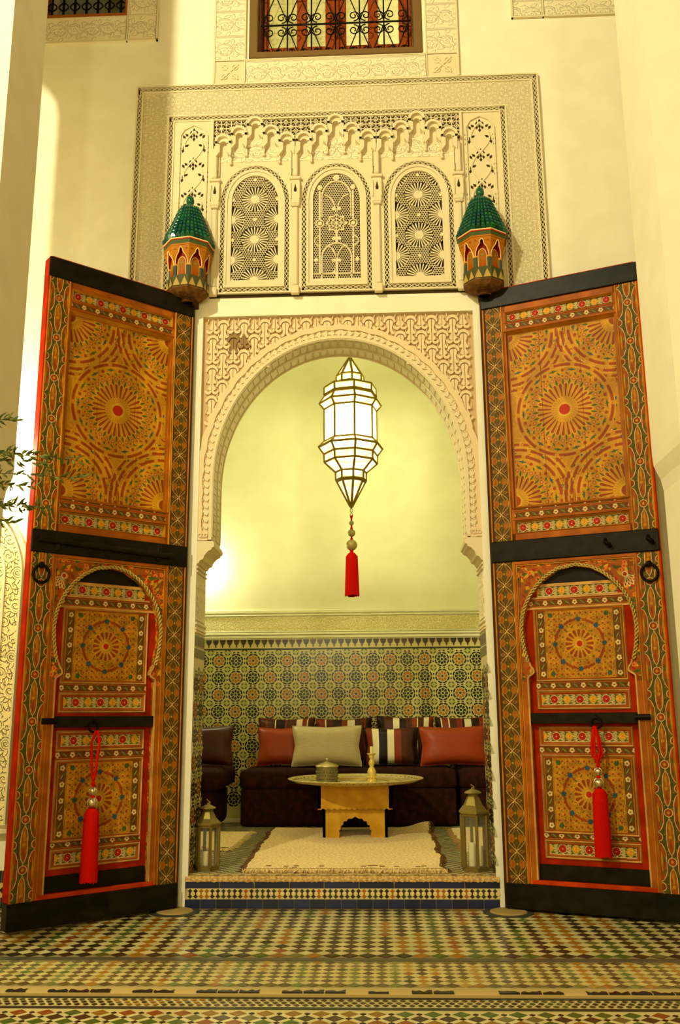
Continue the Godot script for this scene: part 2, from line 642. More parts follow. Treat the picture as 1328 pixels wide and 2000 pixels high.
func tex_lattice_stile() -> ImageTexture:   # repeats upwards every 0.16 m, 0.13 m wide
	var p := Paint.new(288, 352, BROWN.lerp(MOSS, 0.3))
	for o in [-352, 0, 352]:
		for s in [-1.0, 1.0]:
			p.disc(Vector2(144 + s * 72, 88 + o), 46, OCHRE_DEEP, 1.25)
			p.disc(Vector2(144 + s * 72, 88 + o), 22, RUST.lerp(OCHRE, 0.4), 1.3)
			p.leaf(Vector2(144 + s * 30, 264 + o), Vector2(144 + s * 118, 264 + o), 52, OCHRE_DEEP)
			p.disc(Vector2(144 + s * 74, 264 + o), 15, BLUE.lerp(MOSS, 0.5))
			var a := PackedVector2Array()
			var b := PackedVector2Array()
			for i in 25:
				var t := i / 24.0
				a.append(Vector2(144 + s * 128 * sin(t * PI), o + 264 + (t - 1.0) * 352 * 0.5 * 2.0))
				b.append(Vector2(144 + s * 64 * (1.0 - cos(t * TAU)) * 0.5 + s * 6, o + t * 352 + 264))
			p.line(a, 8, CREAM.lerp(OCHRE, 0.25))
			p.line(b, 5, GOLD)
		p.leaf(Vector2(144, 20 + o), Vector2(144, 156 + o), 46, MOSS)
		p.disc(Vector2(144, 88 + o), 15, OCHRE)
		p.line(pv([118, 232 + o, 170, 296 + o]), 10, CREAM)
		p.line(pv([170, 232 + o, 118, 296 + o]), 10, CREAM)
	return p.done()

func tex_flower_frieze() -> ImageTexture:   # a red and a yellow flower every 0.17 m, 0.075 m tall
	var p := Paint.new(512, 224, CREAM.lerp(MOSS, 0.22))
	for i in 4:
		for s in [-1.0, 1.0]:
			var x := 64 + i * 128
			p.leaf(Vector2(x - 42, 112 + s * 92), Vector2(x + 26, 112 + s * 64), 30, LEAFGREEN)
			p.leaf(Vector2(x + 44, 112 + s * 90), Vector2(x - 10, 112 + s * 50), 24, MOSS)
			p.leaf(Vector2(x - 30, 112), Vector2(x + 4, 112 + s * 74), 22, LEAFGREEN)
			p.leaf(Vector2(x - 58, 112 + s * 60), Vector2(x + 50, 112 + s * 18), 20, LEAFGREEN)
			p.disc(Vector2(x, 112 + s * 88), 8, RED)
	for o in [0, 512]:
		p.flower(Vector2(o, 112), 84, 8, CREAM, CREAM)
		p.flower(Vector2(o, 112), 72, 8, RED, RED)
		p.disc(Vector2(o, 112), 15, Color(0.95, 0.6, 0.45))
	p.flower(Vector2(256, 112), 76, 8, GOLD, GOLD)
	p.flower(Vector2(256, 112), 52, 6, Color(0.93, 0.66, 0.18), Color(0.8, 0.45, 0.1))
	for y in [4, 220]:
		p.line(pv([0, y, 512, y]), 8, CREAM)
	return p.done()

func tex_vine() -> ImageTexture:   # a pale flower and a leaf every 0.1 m, 0.055 m tall
	var p := Paint.new(256, 144, BROWN.lerp(RUST, 0.35))
	for y in [8, 136]:
		p.line(pv([0, y, 256, y]), 16, RUST)
	for o in [-256, 0, 256]:
		p.leaf(Vector2(100 + o, 28), Vector2(222 + o, 118), 52, MOSS)
		p.line(pv([128 + o, 48, 196 + o, 98]), 8, CREAM.lerp(MOSS, 0.4))
		p.disc(Vector2(106 + o, 104), 9, RUST)
		p.flower(Vector2(34 + o, 72), 44, 5, CREAM, MOSS, 0.3)
	for y in [18, 126]:
		p.line(pv([0, y, 256, y]), 4, GOLD)
	return p.done()

func tex_spandrel() -> ImageTexture:   # sprays of flowers over 0.83 m x 0.75 m
	var p := Paint.new(1024, 920, RUST.lerp(OCHRE, 0.35))
	var r := RandomNumberGenerator.new()
	r.seed = 21
	for i in 900:
		var a := Vector2(r.randf() * 1024, r.randf() * 920)
		var d := Vector2.from_angle(r.randf() * TAU)
		var k: Color = [LEAFGREEN, RUST, RED, MOSS, GOLD, RUST][i % 6]
		p.leaf(a, a + d * r.randf_range(34, 74), r.randf_range(16, 30), k)
		if i % 7 == 0:
			p.flower(a, 20, 5, Color(0.9, 0.5, 0.16), RED)
	for s in [0, 1]:
		var c0 := Vector2(90 if s == 0 else 934, 110)
		for i in 5:
			var d := Vector2.from_angle((0.3 + i * 0.32) if s == 0 else PI - (0.3 + i * 0.32))
			p.line(PackedVector2Array([c0, c0 + d * 84]), 7, CREAM)
			p.leaf(c0 + d * 60, c0 + d * 112, 30, CREAM)
			p.leaf(c0 + d * 70, c0 + d * 100, 14, RUST)
		p.disc(c0, 26, CREAM)
		p.disc(c0, 16, RED)
	return p.done()

# ---------------------------------------------------------------- carved plaster: heights, black deep, white proud
func scroll(p: Paint, at: Vector2, r: float, dir: float, k: Color, t: float) -> void:
	var q := PackedVector2Array()
	for i in 30:
		var f := i / 29.0
		q.append(at + Vector2.from_angle(dir + f * 10.0) * r * (1.0 - f * 0.88))
	p.line(q, t, k)

func tex_rosette_relief() -> ImageTexture:   # the wide band round the stucco field: rosettes in rows, 0.17 m
	var p := Paint.new(512, 512, Color(0.2, 0.2, 0.2))
	var w := Color(0.95, 0.95, 0.95)
	for q in [Vector2(0, 0), Vector2(512, 0), Vector2(0, 512), Vector2(512, 512), Vector2(256, 256)]:
		p.ring(q, 168, 22, w)
		for i in 6:
			var d := Vector2.from_angle(TAU * i / 6)
			p.leaf(q + d * 34, q + d * 150, 62, w)
			p.leaf(q + d * 60, q + d * 120, 18, Color(0.35, 0.35, 0.35))
		p.disc(q, 34, w)
	for q in [Vector2(256, 0), Vector2(0, 256), Vector2(512, 256), Vector2(256, 512)]:
		for i in 4:
			var d := Vector2.from_angle(TAU * (i + 0.5) / 4)
			p.leaf(q, q + d * 92, 40, Color(0.8, 0.8, 0.8))
		p.disc(q, 18, Color(0.3, 0.3, 0.3))
	return p.done()

func tex_vine_relief() -> ImageTexture:   # scrolling vine, one wave along and one across
	var p := Paint.new(512, 512, Color(0.15, 0.15, 0.15))
	var w := Color(0.95, 0.95, 0.95)
	for o in [-512, 0, 512]:
		for s in [0, 1]:
			var c0 := Vector2(128 + s * 256 + o, 256 + (s * 2 - 1) * 26)
			scroll(p, c0, 150, PI * s + 0.4, w, 20)
			p.flower(c0, 62, 5, w, Color(0.4, 0.4, 0.4), s)
			for i in 7:
				var d := Vector2.from_angle(i * 0.9 + s)
				p.leaf(c0 + d * 150, c0 + d.rotated(0.5) * 225, 52, Color(0.8, 0.8, 0.8))
				p.disc(c0 + d.rotated(0.2) * 108, 10, Color(0.02, 0.02, 0.02))
	for y in [14, 498]:
		p.line(pv([0, y, 512, y]), 16, w)
	return p.done()

func tex_arabesque_relief() -> ImageTexture:   # dense leaves and stems
	var p := Paint.new(640, 640, Color(0.12, 0.12, 0.12))
	var w := Color(0.95, 0.95, 0.95)
	var r := RandomNumberGenerator.new()
	r.seed = 8
	for y in 5:
		for x in 5:
			var q := Vector2(x * 160 + (80 if y % 2 else 0), y * 128)
			var turn := r.randf() * TAU
			for o in [Vector2.ZERO, Vector2(-640, 0), Vector2(640, 0), Vector2(0, 640), Vector2(0, -640)]:
				scroll(p, q + o, 66, turn, w, 13)
				for i in 5:
					var d := Vector2.from_angle(turn + i * 1.26)
					p.leaf(q + o + d * 44, q + o + d.rotated(0.55) * 98, 30, Color(0.75, 0.75, 0.75) if i % 2 else w)
				p.disc(q + o + Vector2(78, 10), 10, Color(0, 0, 0))
	return p.done()

# ---------------------------------------------------------------- the place
const HALF := 1.03      # half the doorway
const STEP := 0.214     # the room stands one step up
const BACK := -3.55     # its far wall
const THICK := -0.38    # the wall between courtyard and room
var M := {}

func materials() -> void:
	var plaster := mat(Color.WHITE, 0.85)
	world_tex(plaster, noise_tex(512, 0.012, 4, Color(0.922, 0.90, 0.81), Color(0.94, 0.92, 0.835), 4), 1.9)
	M.plaster = plaster
	M.court = world_tex(mat(Color.WHITE, 0.9), noise_tex(256, 0.012, 4, Color(0.60, 0.52, 0.38), Color(0.70, 0.62, 0.47), 5), 2.0)
	M.room = world_tex(mat(Color.WHITE, 0.85), noise_tex(512, 0.012, 4, Color(0.915, 0.905, 0.77), Color(0.93, 0.925, 0.795), 6), 2.1)
	M.stucco = mat(Color(0.875, 0.82, 0.68), 0.9)
	M.stucco_warm = mat(Color(0.89, 0.80, 0.65), 0.9)
	M.hole_shade = mat(Color(0.24, 0.185, 0.09), 0.95)  # dark colour stands in for the shade inside pierced openings
	M.rose = mat(Color(0.78, 0.66, 0.50), 0.95)
	M.rosette = relief(Color(0.875, 0.82, 0.67), tex_rosette_relief(), Vector2(0.17, 0.17), 2.0)
	M.vine = relief(Color(0.91, 0.86, 0.73), tex_vine_relief(), Vector2(0.28, 0.24), 2.2)
	var arab := tex_arabesque_relief()
	M.arabesque = relief(Color(0.92, 0.84, 0.60), arab, Vector2(0.60, 0.60), 7.0)
	M.frieze = relief(Color(0.93, 0.89, 0.66), arab, Vector2(0.42, 0.42), 1.2)
	var tint := mat(Color.WHITE, 0.25)
	tint.vertex_color_use_as_albedo = true
	M.glazed = tint
	var paint := mat(Color.WHITE, 0.55)
	paint.vertex_color_use_as_albedo = true
	M.paint = paint
	M.black = world_tex(mat(Color.WHITE, 0.5), noise_tex(256, 0.03, 4, Color(0.08, 0.065, 0.035), Color(0.16, 0.13, 0.07), 9), 0.5)
	M.iron = mat(Color(0.10, 0.08, 0.06), 0.45, 0.6)
	M.brass = mat(Color(0.66, 0.52, 0.24), 0.35, 0.9)
	M.silver = mat(Color(0.80, 0.74, 0.58), 0.28, 0.95)
	M.red_thread = mat(Color(0.76, 0.08, 0.02), 0.85)
	M.red_thread.metallic_specular = 0.1

func camera_and_light() -> void:
	var yaw := 0.04071
	var pitch := 0.218559
	var roll := -0.0070517
	var f := Vector3(-sin(yaw) * cos(pitch), sin(pitch), -cos(yaw) * cos(pitch))
	var r0 := Vector3(cos(yaw), 0, -sin(yaw))
	var u0 := r0.cross(f)
	var cam := Camera3D.new()
	cam.name = "camera"
	add_child(cam)
	cam.transform = Transform3D(Basis(r0 * cos(roll) + u0 * sin(roll), u0 * cos(roll) - r0 * sin(roll), -f), Vector3(0.27545, 1.25393, 6.5))
	cam.fov = rad_to_deg(2.0 * atan(1000.0 / 1790.5))
	cam.current = true
	var e := Environment.new()
	e.background_mode = Environment.BG_COLOR
	e.background_color = Color(0.02, 0.02, 0.03)
	e.tonemap_mode = Environment.TONE_MAPPER_LINEAR
	e.tonemap_exposure = 1.14
	e.sdfgi_enabled = true
	e.ssao_enabled = true
	e.ssil_enabled = true
	var we := WorldEnvironment.new()
	we.name = "surroundings"
	we.environment = e
	add_child(we)
	# unseen lamps on wall arms: the first throws the pillar's shadow on the left wall
	unseen_globe_lamp(Vector3(-3.3, 7.3, 6.4), Vector3(-5, 7.5, 6.4), 38.0, 0.15, "on the left wall")
	unseen_globe_lamp(Vector3(2.4, 4.4, 9.4), Vector3(2.4, 4.6, 10), 4.0, 0.22, "on the far wall, right, added unseen as fill light")  # added lamp out of view, only for fill light
	unseen_globe_lamp(Vector3(-1.0, 3.4, 9.4), Vector3(-1.0, 3.6, 10), 5.0, 0.22, "on the far wall, middle, added unseen as fill light")  # second added fill lamp, also out of view

const WARM := Color(1.0, 0.978, 0.79)

func lamp_light(called: String, at: Vector3, energy: float, size: float, k: Color, parent: Node) -> void:
	var l := OmniLight3D.new()
	l.name = called
	l.position = at
	l.light_color = k
	l.light_energy = energy
	l.light_size = size
	l.omni_range = 30.0
	l.omni_attenuation = 2.0
	l.shadow_enabled = true
	parent.add_child(l, true)

func unseen_globe_lamp(at: Vector3, foot: Vector3, energy: float, size: float, where: String) -> void:
	var t := thing("unseen_globe_lamp", "round glass courtyard lamp on an iron arm " + where, "lamp", at, 0)
	var g := MB.new()
	g.ball(Vector3.ZERO, size, 1.0, 20)
	var m := mat(Color(1, 0.95, 0.8), 0.4)
	m.emission_enabled = true
	m.emission = WARM
	m.emission_energy_multiplier = 2.0
	obj("globe", g, m, t)
	var r := MB.new()
	r.tube(PackedVector3Array([Vector3(0, size, 0), Vector3(0, size + 0.08, 0), foot - at + Vector3(0, size, 0)]), 0.014, 8)
	obj("arm", r, M.iron, t)
	lamp_light("lamp_light", Vector3.ZERO, energy, size * 0.9, WARM, t)

func ell(a: float, b: float, cy: float, cx := 0.0, m := 40) -> PackedVector2Array:   # an arch line from the right springing to the left one
	var p := PackedVector2Array()
	for i in m + 1:
		var t := PI * i / m
		p.append(Vector2(cx + a * cos(t), cy + b * sin(t)))
	return p

func front_wall() -> void:
	var b := MB.new()
	var z := THICK
	for r in [[-5.0, 0.0, -2.47, 9.6], [-2.47, 0.0, -1.73, 6.97], [-2.47, 8.2, -1.73, 9.6], [-1.73, 0.0, -HALF, 9.6], [HALF, 0.0, 5.0, 9.6],
			[-HALF, 4.25, HALF, 6.52], [-HALF, 6.52, -0.711, 7.95], [0.711, 6.52, HALF, 7.95], [-HALF, 7.95, HALF, 9.6]]:
		b.box(Vector3(r[0], r[1], z), Vector3(r[2], r[3], 0))
	var w := obj("wall_front", b, M.plaster)
	tag(w, "pale plaster courtyard wall around the tall doorway", "wall", "", "structure")
	# the arch in the doorway
	var arch := thing("trim_1", "carved plaster arch filling the head of the doorway", "arch", Vector3(0, 2.46, 0), 0, "", "structure")
	var body := inside(arch)
	var p := PackedVector2Array([Vector2(-HALF, 2.5), Vector2(-HALF, 4.25), Vector2(HALF, 4.25), Vector2(HALF, 2.5), Vector2(0.93, 2.5)])
	p.append_array(ell(0.93, 1.09, 2.965))
	p.append(Vector2(-0.93, 2.5))
	body.prism(p, z, -0.035, true)
	obj("spandrel", body, M.rose, arch)
	var sooty := inside(arch)      # where a lamp has left its soot
	var m := inside(arch)      # the carved scales: hooded buds and double hooks in staggered rows
	var row := 0
	var y := 4.335
	while y > 2.9:
		for i in range(-8, 9):
			var x := i * 0.159 + (0.0795 if row % 2 else 0.0)
			scale_motif(sooty if Vector2(x + 0.08, y - 0.06).distance_to(Vector2(-0.715, 4.03)) < 0.03 else m, x, y)
		y -= 0.122
		row += 1
	obj("carved_scales", m, M.stucco_warm, arch)
	tag(obj("sooty_scales", sooty, mat(Color(0.58, 0.47, 0.31), 0.95), arch), "soot-darkened carving")
	var ring := inside(arch)
	var lip := inside(arch)
	var a0 := PackedVector2Array()
	var a1 := PackedVector2Array()
	var a2 := PackedVector2Array()
	var a3 := PackedVector2Array()
	var n := 160
	for i in range(-22, n + 23):
		var t := PI * clampf(float(i) / n, 0, 1)
		var dy := 0.0
		if i < 0: dy = i * 0.0207
		if i > n: dy = (n - i) * 0.0207
		var wob := 0.012 * absf(sin(i * 0.42))
		var c0 := Vector2(cos(t), sin(t))
		var o := Vector2(0, 2.965 + dy)
		var q := o + c0 * Vector2(1.04 + wob, 1.19 + wob)
		a0.append(Vector2(clampf(q.x, -HALF, HALF), q.y))
		a1.append(o + c0 * Vector2(0.995 + wob * 0.8, 1.15 + wob * 0.8))
		a2.append(o + c0 * Vector2(0.952, 1.112))
		a3.append(o + c0 * Vector2(0.929, 1.089))
	ring.band(a0, a1, -0.04, -0.004)
	ring.band(a1, a2, -0.04, -0.022)
	obj("arch_band", ring, M.stucco_warm, arch)
	lip.band(a2, a3, -0.04, -0.008)
	obj("arch_lip", lip, M.stucco, arch)
	var leaves := inside(arch)
	for i in range(-9, 69):
		var t := PI * clampf(i / 60.0, 0, 1)
		var dy := 0.0
		if i < 0: dy = i * 0.052
		if i > 60: dy = (60 - i) * 0.052
		var c0 := Vector2(cos(t), sin(t))
		var o := Vector2(0, 2.965 + dy)
		var e := o + c0 * Vector2(0.956, 1.116)
		var d := c0.rotated(0.5 if t < PI / 2 else -0.5)
		var s := d.orthogonal() * 0.016
		leaves.prism(PackedVector2Array([e - s, e + d * 0.022 - s * 1.2, e + d * 0.05, e + d * 0.022 + s * 1.2, e + s]), -0.03, -0.010)
		leaves.prism(PackedVector2Array([e + d * 0.028 - s * 2.0, e + d * 0.05 - s * 1.4, e + d * 0.036 - s * 0.6]), -0.03, -0.013)
	obj("arch_leaves", leaves, M.stucco, arch)
	var blocks := inside(arch)      # the stamped underside
	for i in range(-8, 57):
		for k in 2:
			var z0 := -0.06 - k * 0.16
			var q := []
			for j in 2:
				var f := (i + 0.12 + j * 0.7 + (0.5 if k else 0.0)) / 48.0
				var t := PI * clampf(f, 0, 1)
				var dy := 0.0
				if f < 0: dy = f * 2.5
				if f > 1: dy = (1 - f) * 2.5
				for h in [0.93, 0.925]:
					q.append(Vector2(cos(t) * h, 2.965 + dy + sin(t) * (1.09 - (0.93 - h))))
			var out: Vector2 = -((q[0] + q[2]) * 0.5 - Vector2(0, 2.965)).normalized()
			if q[0].y < 2.53 or q[2].y < 2.53:
				continue
			var pts := []
			for s in [z0, z0 - 0.1]:
				for c in [1, 3]:
					pts.append(Vector3(q[c].x, q[c].y, s))
				for c in [0, 2]:
					pts.append(Vector3(q[c].x, q[c].y, s))
			var o3 := Vector3(out.x, out.y, 0)
			blocks.face([pts[0], pts[1], pts[5], pts[4]], o3)
			blocks.face([pts[0], pts[1], pts[3], pts[2]], Vector3(0, 0, 1))
			blocks.face([pts[4], pts[5], pts[7], pts[6]], Vector3(0, 0, -1))
			blocks.face([pts[0], pts[2], pts[6], pts[4]], pts[0] - pts[1])
			blocks.face([pts[1], pts[3], pts[7], pts[5]], pts[1] - pts[0])
	var lining := inside(arch)
	var lp := PackedVector2Array([Vector2(0.929, 2.505)])
	lp.append_array(ell(0.929, 1.089, 2.965, 0.0, 64))
	lp.append(Vector2(-0.929, 2.505))
	for i in lp.size() - 1:
		lining.face([Vector3(lp[i].x, lp[i].y, THICK), Vector3(lp[i + 1].x, lp[i + 1].y, THICK), Vector3(lp[i + 1].x, lp[i + 1].y, -0.03), Vector3(lp[i].x, lp[i].y, -0.03)], -Vector3(lp[i].x, lp[i].y - 2.5, 0))
	obj("underside", lining, M.stucco, arch)
	for zz in [-0.02, -0.2, -0.36]:
		var tp := PackedVector3Array()
		tp.append(Vector3(0.928, 2.53, zz))
		for q in ell(0.928, 1.088, 2.965):
			tp.append(Vector3(q.x, q.y, zz))
		tp.append(Vector3(-0.928, 2.53, zz))
		blocks.tube(tp, 0.008, 6)
	obj("underside_relief", blocks, M.stucco, arch)
	for s in [-1.0, 1.0]:      # the corbels that carry the arch
		var c := inside(arch)
		var prof := PackedVector2Array()
		for q in [[1.05, 2.33], [1.02, 2.335], [1.005, 2.36], [0.985, 2.366], [0.975, 2.395], [0.95, 2.425], [0.925, 2.437], [0.92, 2.452], [0.908, 2.456], [0.905, 2.478], [0.915, 2.5], [1.05, 2.5]]:
			prof.append(Vector2(q[0] * s, q[1]))
		c.prism(prof, THICK - 0.005, -0.002, true)
		obj("corbel", c, M.stucco, arch)
		var g := inside(arch)
		g.prism(pv([s * 0.955, 2.505, s * 1.028, 2.505, s * 1.028, 2.575, s * 0.955, 2.575]), -0.04, -0.006)
		for i in 3:
			g.path(pol(Vector2(s * (0.972 + i * 0.02), 2.54), 0.014, 8), 0.006, -0.006, 0.002, true)
		obj("corbel_block", g, M.stucco_warm, arch)
		# the jamb below: carved panel, painted band, then glazed tiles
		var j := thing("trim_2" if s < 0 else "trim_3", "plaster and tile lining of the doorway's %s side" % ("left" if s < 0 else "right"), "door lining", Vector3(s * HALF, 0, 0), 0, "", "structure")
		var xf := Transform3D(Basis(Vector3(0, 0, -s), Vector3.UP, Vector3(-s, 0, 0)), Vector3.ZERO)   # x runs along the jamb's depth, z out of it
		if s < 0:
			xf.basis = Basis(Vector3(0, 0, -1), Vector3.UP, Vector3(1, 0, 0))
		else:
			xf.basis = Basis(Vector3(0, 0, 1), Vector3.UP, Vector3(-1, 0, 0))
		var x0 := 0.0 if s < 0 else THICK
		var x1 := -THICK if s < 0 else 0.0
		var k := MB.new()
		k.xf = xf
		k.box(Vector3(x0 + 0.04, 1.93, -0.01), Vector3(x1 - 0.04, 2.25, 0.006))
		obj("carved_panel", k, M.vine, j)
		k = MB.new()
		k.xf = xf
		for yy in [2.3, 2.27, 1.895, 1.86, 1.84]:
			k.box(Vector3(x0, yy, -0.01), Vector3(x1, yy + 0.016, 0.012), 0.004)
		obj("moulding", k, M.stucco, j)
		k = MB.new()
		k.xf = xf
		k.col = lin(0.55, 0.52, 0.38)
		k.box(Vector3(x0 + 0.005, 1.74, -0.01), Vector3(x1 - 0.005, 1.83, 0.003))
		k.col = lin(0.26, 0.24, 0.17)
		for i in 7:
			var xx := x0 + 0.03 + i * 0.05
			k.box(Vector3(xx, 1.752, 0), Vector3(xx + 0.012, 1.82, 0.005))
		k.col = lin(0.40, 0.38, 0.27)
		k.box(Vector3(x0 + 0.005, 1.665, -0.01), Vector3(x1 - 0.005, 1.73, 0.004))
		obj("glazed_band", k, M.glazed, j)
		var zb := MB.new()
		zb.xf = xf
		zb.col = lin(0.86, 0.80, 0.62)
		zb.rect(x0, STEP, x1, 1.665, 0.001)
		for iy in range(-4, 4):
			for ix in 2:
				var q := Vector2(x0 + 0.095 + ix * 0.186, 0.94 + iy * 0.18)
				rosette_tiles(zb, q, (ix + iy) % 2 == 0, 0.001)
				rosette_surround(zb, q, 0.001)
		var zo := obj("zellige", zb, M.glazed, j)
		zo.set_meta("kind", "stuff")

func scale_motif(m: MB, x: float, y: float) -> void:
	var z0 := -0.036
	var z1 := -0.014
	var clear := func(q: Vector2, top: float) -> bool:   # nothing where the arch's band or the panel's edge is
		return absf(q.x) < 0.988 and q.y < top and pow(q.x / 0.985, 2) + pow(maxf(q.y - 0.03 - 2.965, 0) / 1.135, 2) > 1.0
	var o := Vector2(x, y - 0.03)
	if clear.call(o, 4.226):
		var cap := PackedVector2Array()
		for i in 11:
			cap.append(o + Vector2.from_angle(PI * (-0.04 + 1.08 * i / 10.0)) * 0.046)
		for i in 9:
			cap.append(o + Vector2(0, -0.012) + Vector2.from_angle(PI * (0.98 - 0.96 * i / 8.0)) * 0.034)
		m.prism(cap, z0, z1)
		for s in [-1.0, 1.0]:   # the lyre that runs down from under the hood
			var p := PackedVector2Array()
			for q in [[0.002, 0.014], [0.018, 0.010], [0.028, -0.008], [0.024, -0.03], [0.018, -0.05], [0.022, -0.072], [0.038, -0.092], [0.030, -0.104], [0.014, -0.10], [0.002, -0.078]]:
				p.append(o + Vector2(s * q[0], q[1]))
			m.prism(p, z0, z1 - 0.005)
	var c := Vector2(x + 0.0795, y - 0.022)      # half a step aside: the split bud over a double hook
	if clear.call(c, 4.236) and clear.call(c - Vector2(0, 0.05), 4.236):
		for s in [-1.0, 1.0]:
			m.prism(PackedVector2Array([c + Vector2(s * 0.002, 0.045), c + Vector2(s * 0.017, 0.018), c + Vector2(s * 0.013, 0.004), c + Vector2(s * 0.032, -0.030), c + Vector2(s * 0.020, -0.043), c + Vector2(s * 0.002, -0.043)]), z0, z1 - 0.003)
			var hook := PackedVector2Array()
			for i in 9:
				hook.append(c + Vector2(s * 0.0265, -0.050) + Vector2.from_angle(-PI * i / 8.0 * 1.08) * Vector2(0.0265, 0.027))
			for i in 8:
				hook.append(c + Vector2(s * 0.0265, -0.046) + Vector2.from_angle(-PI * (7 - i) / 7.0) * Vector2(0.011, 0.010))
			m.prism(hook, z0, z1)
			m.prism(PackedVector2Array([c + Vector2(s * 0.036, 0.03), c + Vector2(s * 0.030, 0.055), c + Vector2(s * 0.040, 0.044), c + Vector2(s * 0.044, 0.012)]), z0, z1 - 0.004)

# ---------------------------------------------------------------- zellige
const DARK := Color(0.12, 0.09, 0.04)
const TEAL := Color(0.09, 0.12, 0.10)
const AMBER := Color(0.64, 0.38, 0.08)
const PALE := Color(0.66, 0.68, 0.34)

func rosette_tiles(b: MB, o: Vector2, amber: bool, z: float, h := 0.002) -> void:
	b.col = (Color(0.25, 0.14, 0.06) if amber else TEAL).srgb_to_linear()
	b.prism(pol(o, 0.014, 8, PI / 8), z, z + h)
	b.col = (AMBER if amber else TEAL).srgb_to_linear()
	for i in 8:
		var d := Vector2.from_angle(TAU * i / 8)
		var s := d.orthogonal()
		b.prism(PackedVector2Array([o + d * 0.018, o + d * 0.034 - s * 0.0125, o + d * 0.049 - s * 0.014, o + d * 0.056, o + d * 0.049 + s * 0.014, o + d * 0.034 + s * 0.0125]), z, z + h)

func rosette_surround(b: MB, o: Vector2, z: float, h := 0.002) -> void:   # what lies between the stars: one cell, 0.186 x 0.18
	b.col = DARK.srgb_to_linear()
	for i in 8:
		var a := TAU * i / 8 + PI / 8
		for s in [-1.0, 1.0]:
			var d := Vector2.from_angle(a + s * 0.2)
			var e := Vector2.from_angle(a)
			var k := Vector2.from_angle(a + s * 0.33)
			b.prism(PackedVector2Array([o + e * 0.064, o + d * 0.061, o + k * 0.064, o + k * 0.076, o + d * 0.077, o + e * 0.080]), z, z + h)
	var g := o + Vector2(0.093, 0.09)
	b.col = PALE.srgb_to_linear()
	b.prism(pol(g, 0.0185, 8, PI / 8), z, z + h)
	for i in 4:
		var a := TAU * i / 4 + PI / 4
		b.col = Color(0.20, 0.24, 0.07).srgb_to_linear()
		var d := Vector2.from_angle(a)
		var s := d.orthogonal()
		b.prism(PackedVector2Array([g + d * 0.021 - s * 0.013, g + d * 0.028 - s * 0.019, g + d * 0.034, g + d * 0.028 + s * 0.019, g + d * 0.021 + s * 0.013]), z, z + h)
	b.col = lin(0.70, 0.66, 0.40)
	for i in 4:
		var d := Vector2.from_angle(TAU * i / 4)
		var s := d.orthogonal()
		b.prism(PackedVector2Array([g + d * 0.022, g + d * 0.032 - s * 0.010, g + d * 0.044, g + d * 0.032 + s * 0.010]), z, z + h)
	b.col = DARK.srgb_to_linear()
	for m in [Vector2(0.093, 0), Vector2(0, 0.09)]:      # dark bow ties where neighbouring stars meet
		var d: Vector2 = m.normalized()
		var s := d.orthogonal()
		for k in [-1.0, 1.0]:
			b.prism(PackedVector2Array([o + m + s * k * 0.006, o + m + s * k * 0.026 + d * 0.010, o + m + s * k * 0.036, o + m + s * k * 0.026 - d * 0.010]), z, z + h)

# ---------------------------------------------------------------- the carved field over the door
func fret(b: MB, p: PackedVector2Array, w: float, cell: float, z0: float, z1: float, closed := false) -> void:   # a plait of two bars between two edges
	var q := p.duplicate()
	if closed:
		q.append(p[0])
	var total := 0.0
	for i in q.size() - 1:
		total += q[i].distance_to(q[i + 1])
	var m := maxi(1, int(round(total / cell)))
	var step := total / m
	var at := []
	var seg := 0
	var left := 0.0
	for i in m + 1:
		var s := i * step
		while seg < q.size() - 2 and s > left + q[seg].distance_to(q[seg + 1]) + 1e-6:
			left += q[seg].distance_to(q[seg + 1])
			seg += 1
		var d := (q[seg + 1] - q[seg]).normalized()
		at.append([q[seg] + d * (s - left), d.orthogonal()])
	var h := w * 0.5
	for i in m:
		var a: Vector2 = at[i][0]
		var c: Vector2 = at[i + 1][0]
		var na: Vector2 = at[i][1]
		var nc: Vector2 = at[i + 1][1]
		if na.dot(nc) < 0.7:
			na = nc
		for s in [-1.0, 1.0]:
			var m1 := (a + c) * 0.5
			b.bar(a + na * s * h * 0.8, c - nc * s * h * 0.8, w * 0.13, z0, z1)
			b.bar(a + na * s * h, c + nc * s * h, w * 0.09, z0, z1)

func arch_outline(cx: float, hw: float, yb: float, ys: float, rise: float, m := 24) -> PackedVector2Array:
	var p := PackedVector2Array([Vector2(cx + hw, yb)])
	p.append_array(ell(hw, rise, ys, cx, m))
	p.append(Vector2(cx - hw, yb))
	return p

func half_ring(o: PackedVector2Array, i: PackedVector2Array, right: bool) -> PackedVector2Array:   # right or left half of the surface between two arch outlines
	var m := o.size()
	var k := m / 2
	var p := PackedVector2Array()
	var cx := o[k].x
	if right:
		p.append(Vector2(cx, o[0].y))
		for j in range(0, k + 1): p.append(o[j])
		for j in range(k, -1, -1): p.append(i[j])
		p.append(Vector2(cx, i[0].y))
	else:
		p.append(Vector2(cx, o[0].y))
		for j in range(m - 1, k - 1, -1): p.append(o[j])
		for j in range(k, m): p.append(i[j])
		p.append(Vector2(cx, i[0].y))
	return p

func in_arch(q: Vector2, cx: float, hw: float, yb: float, ys: float, rise: float) -> bool:
	if absf(q.x - cx) > hw or q.y < yb:
		return false
	return q.y < ys or pow((q.x - cx) / hw, 2) + pow((q.y - ys) / rise, 2) < 1.0

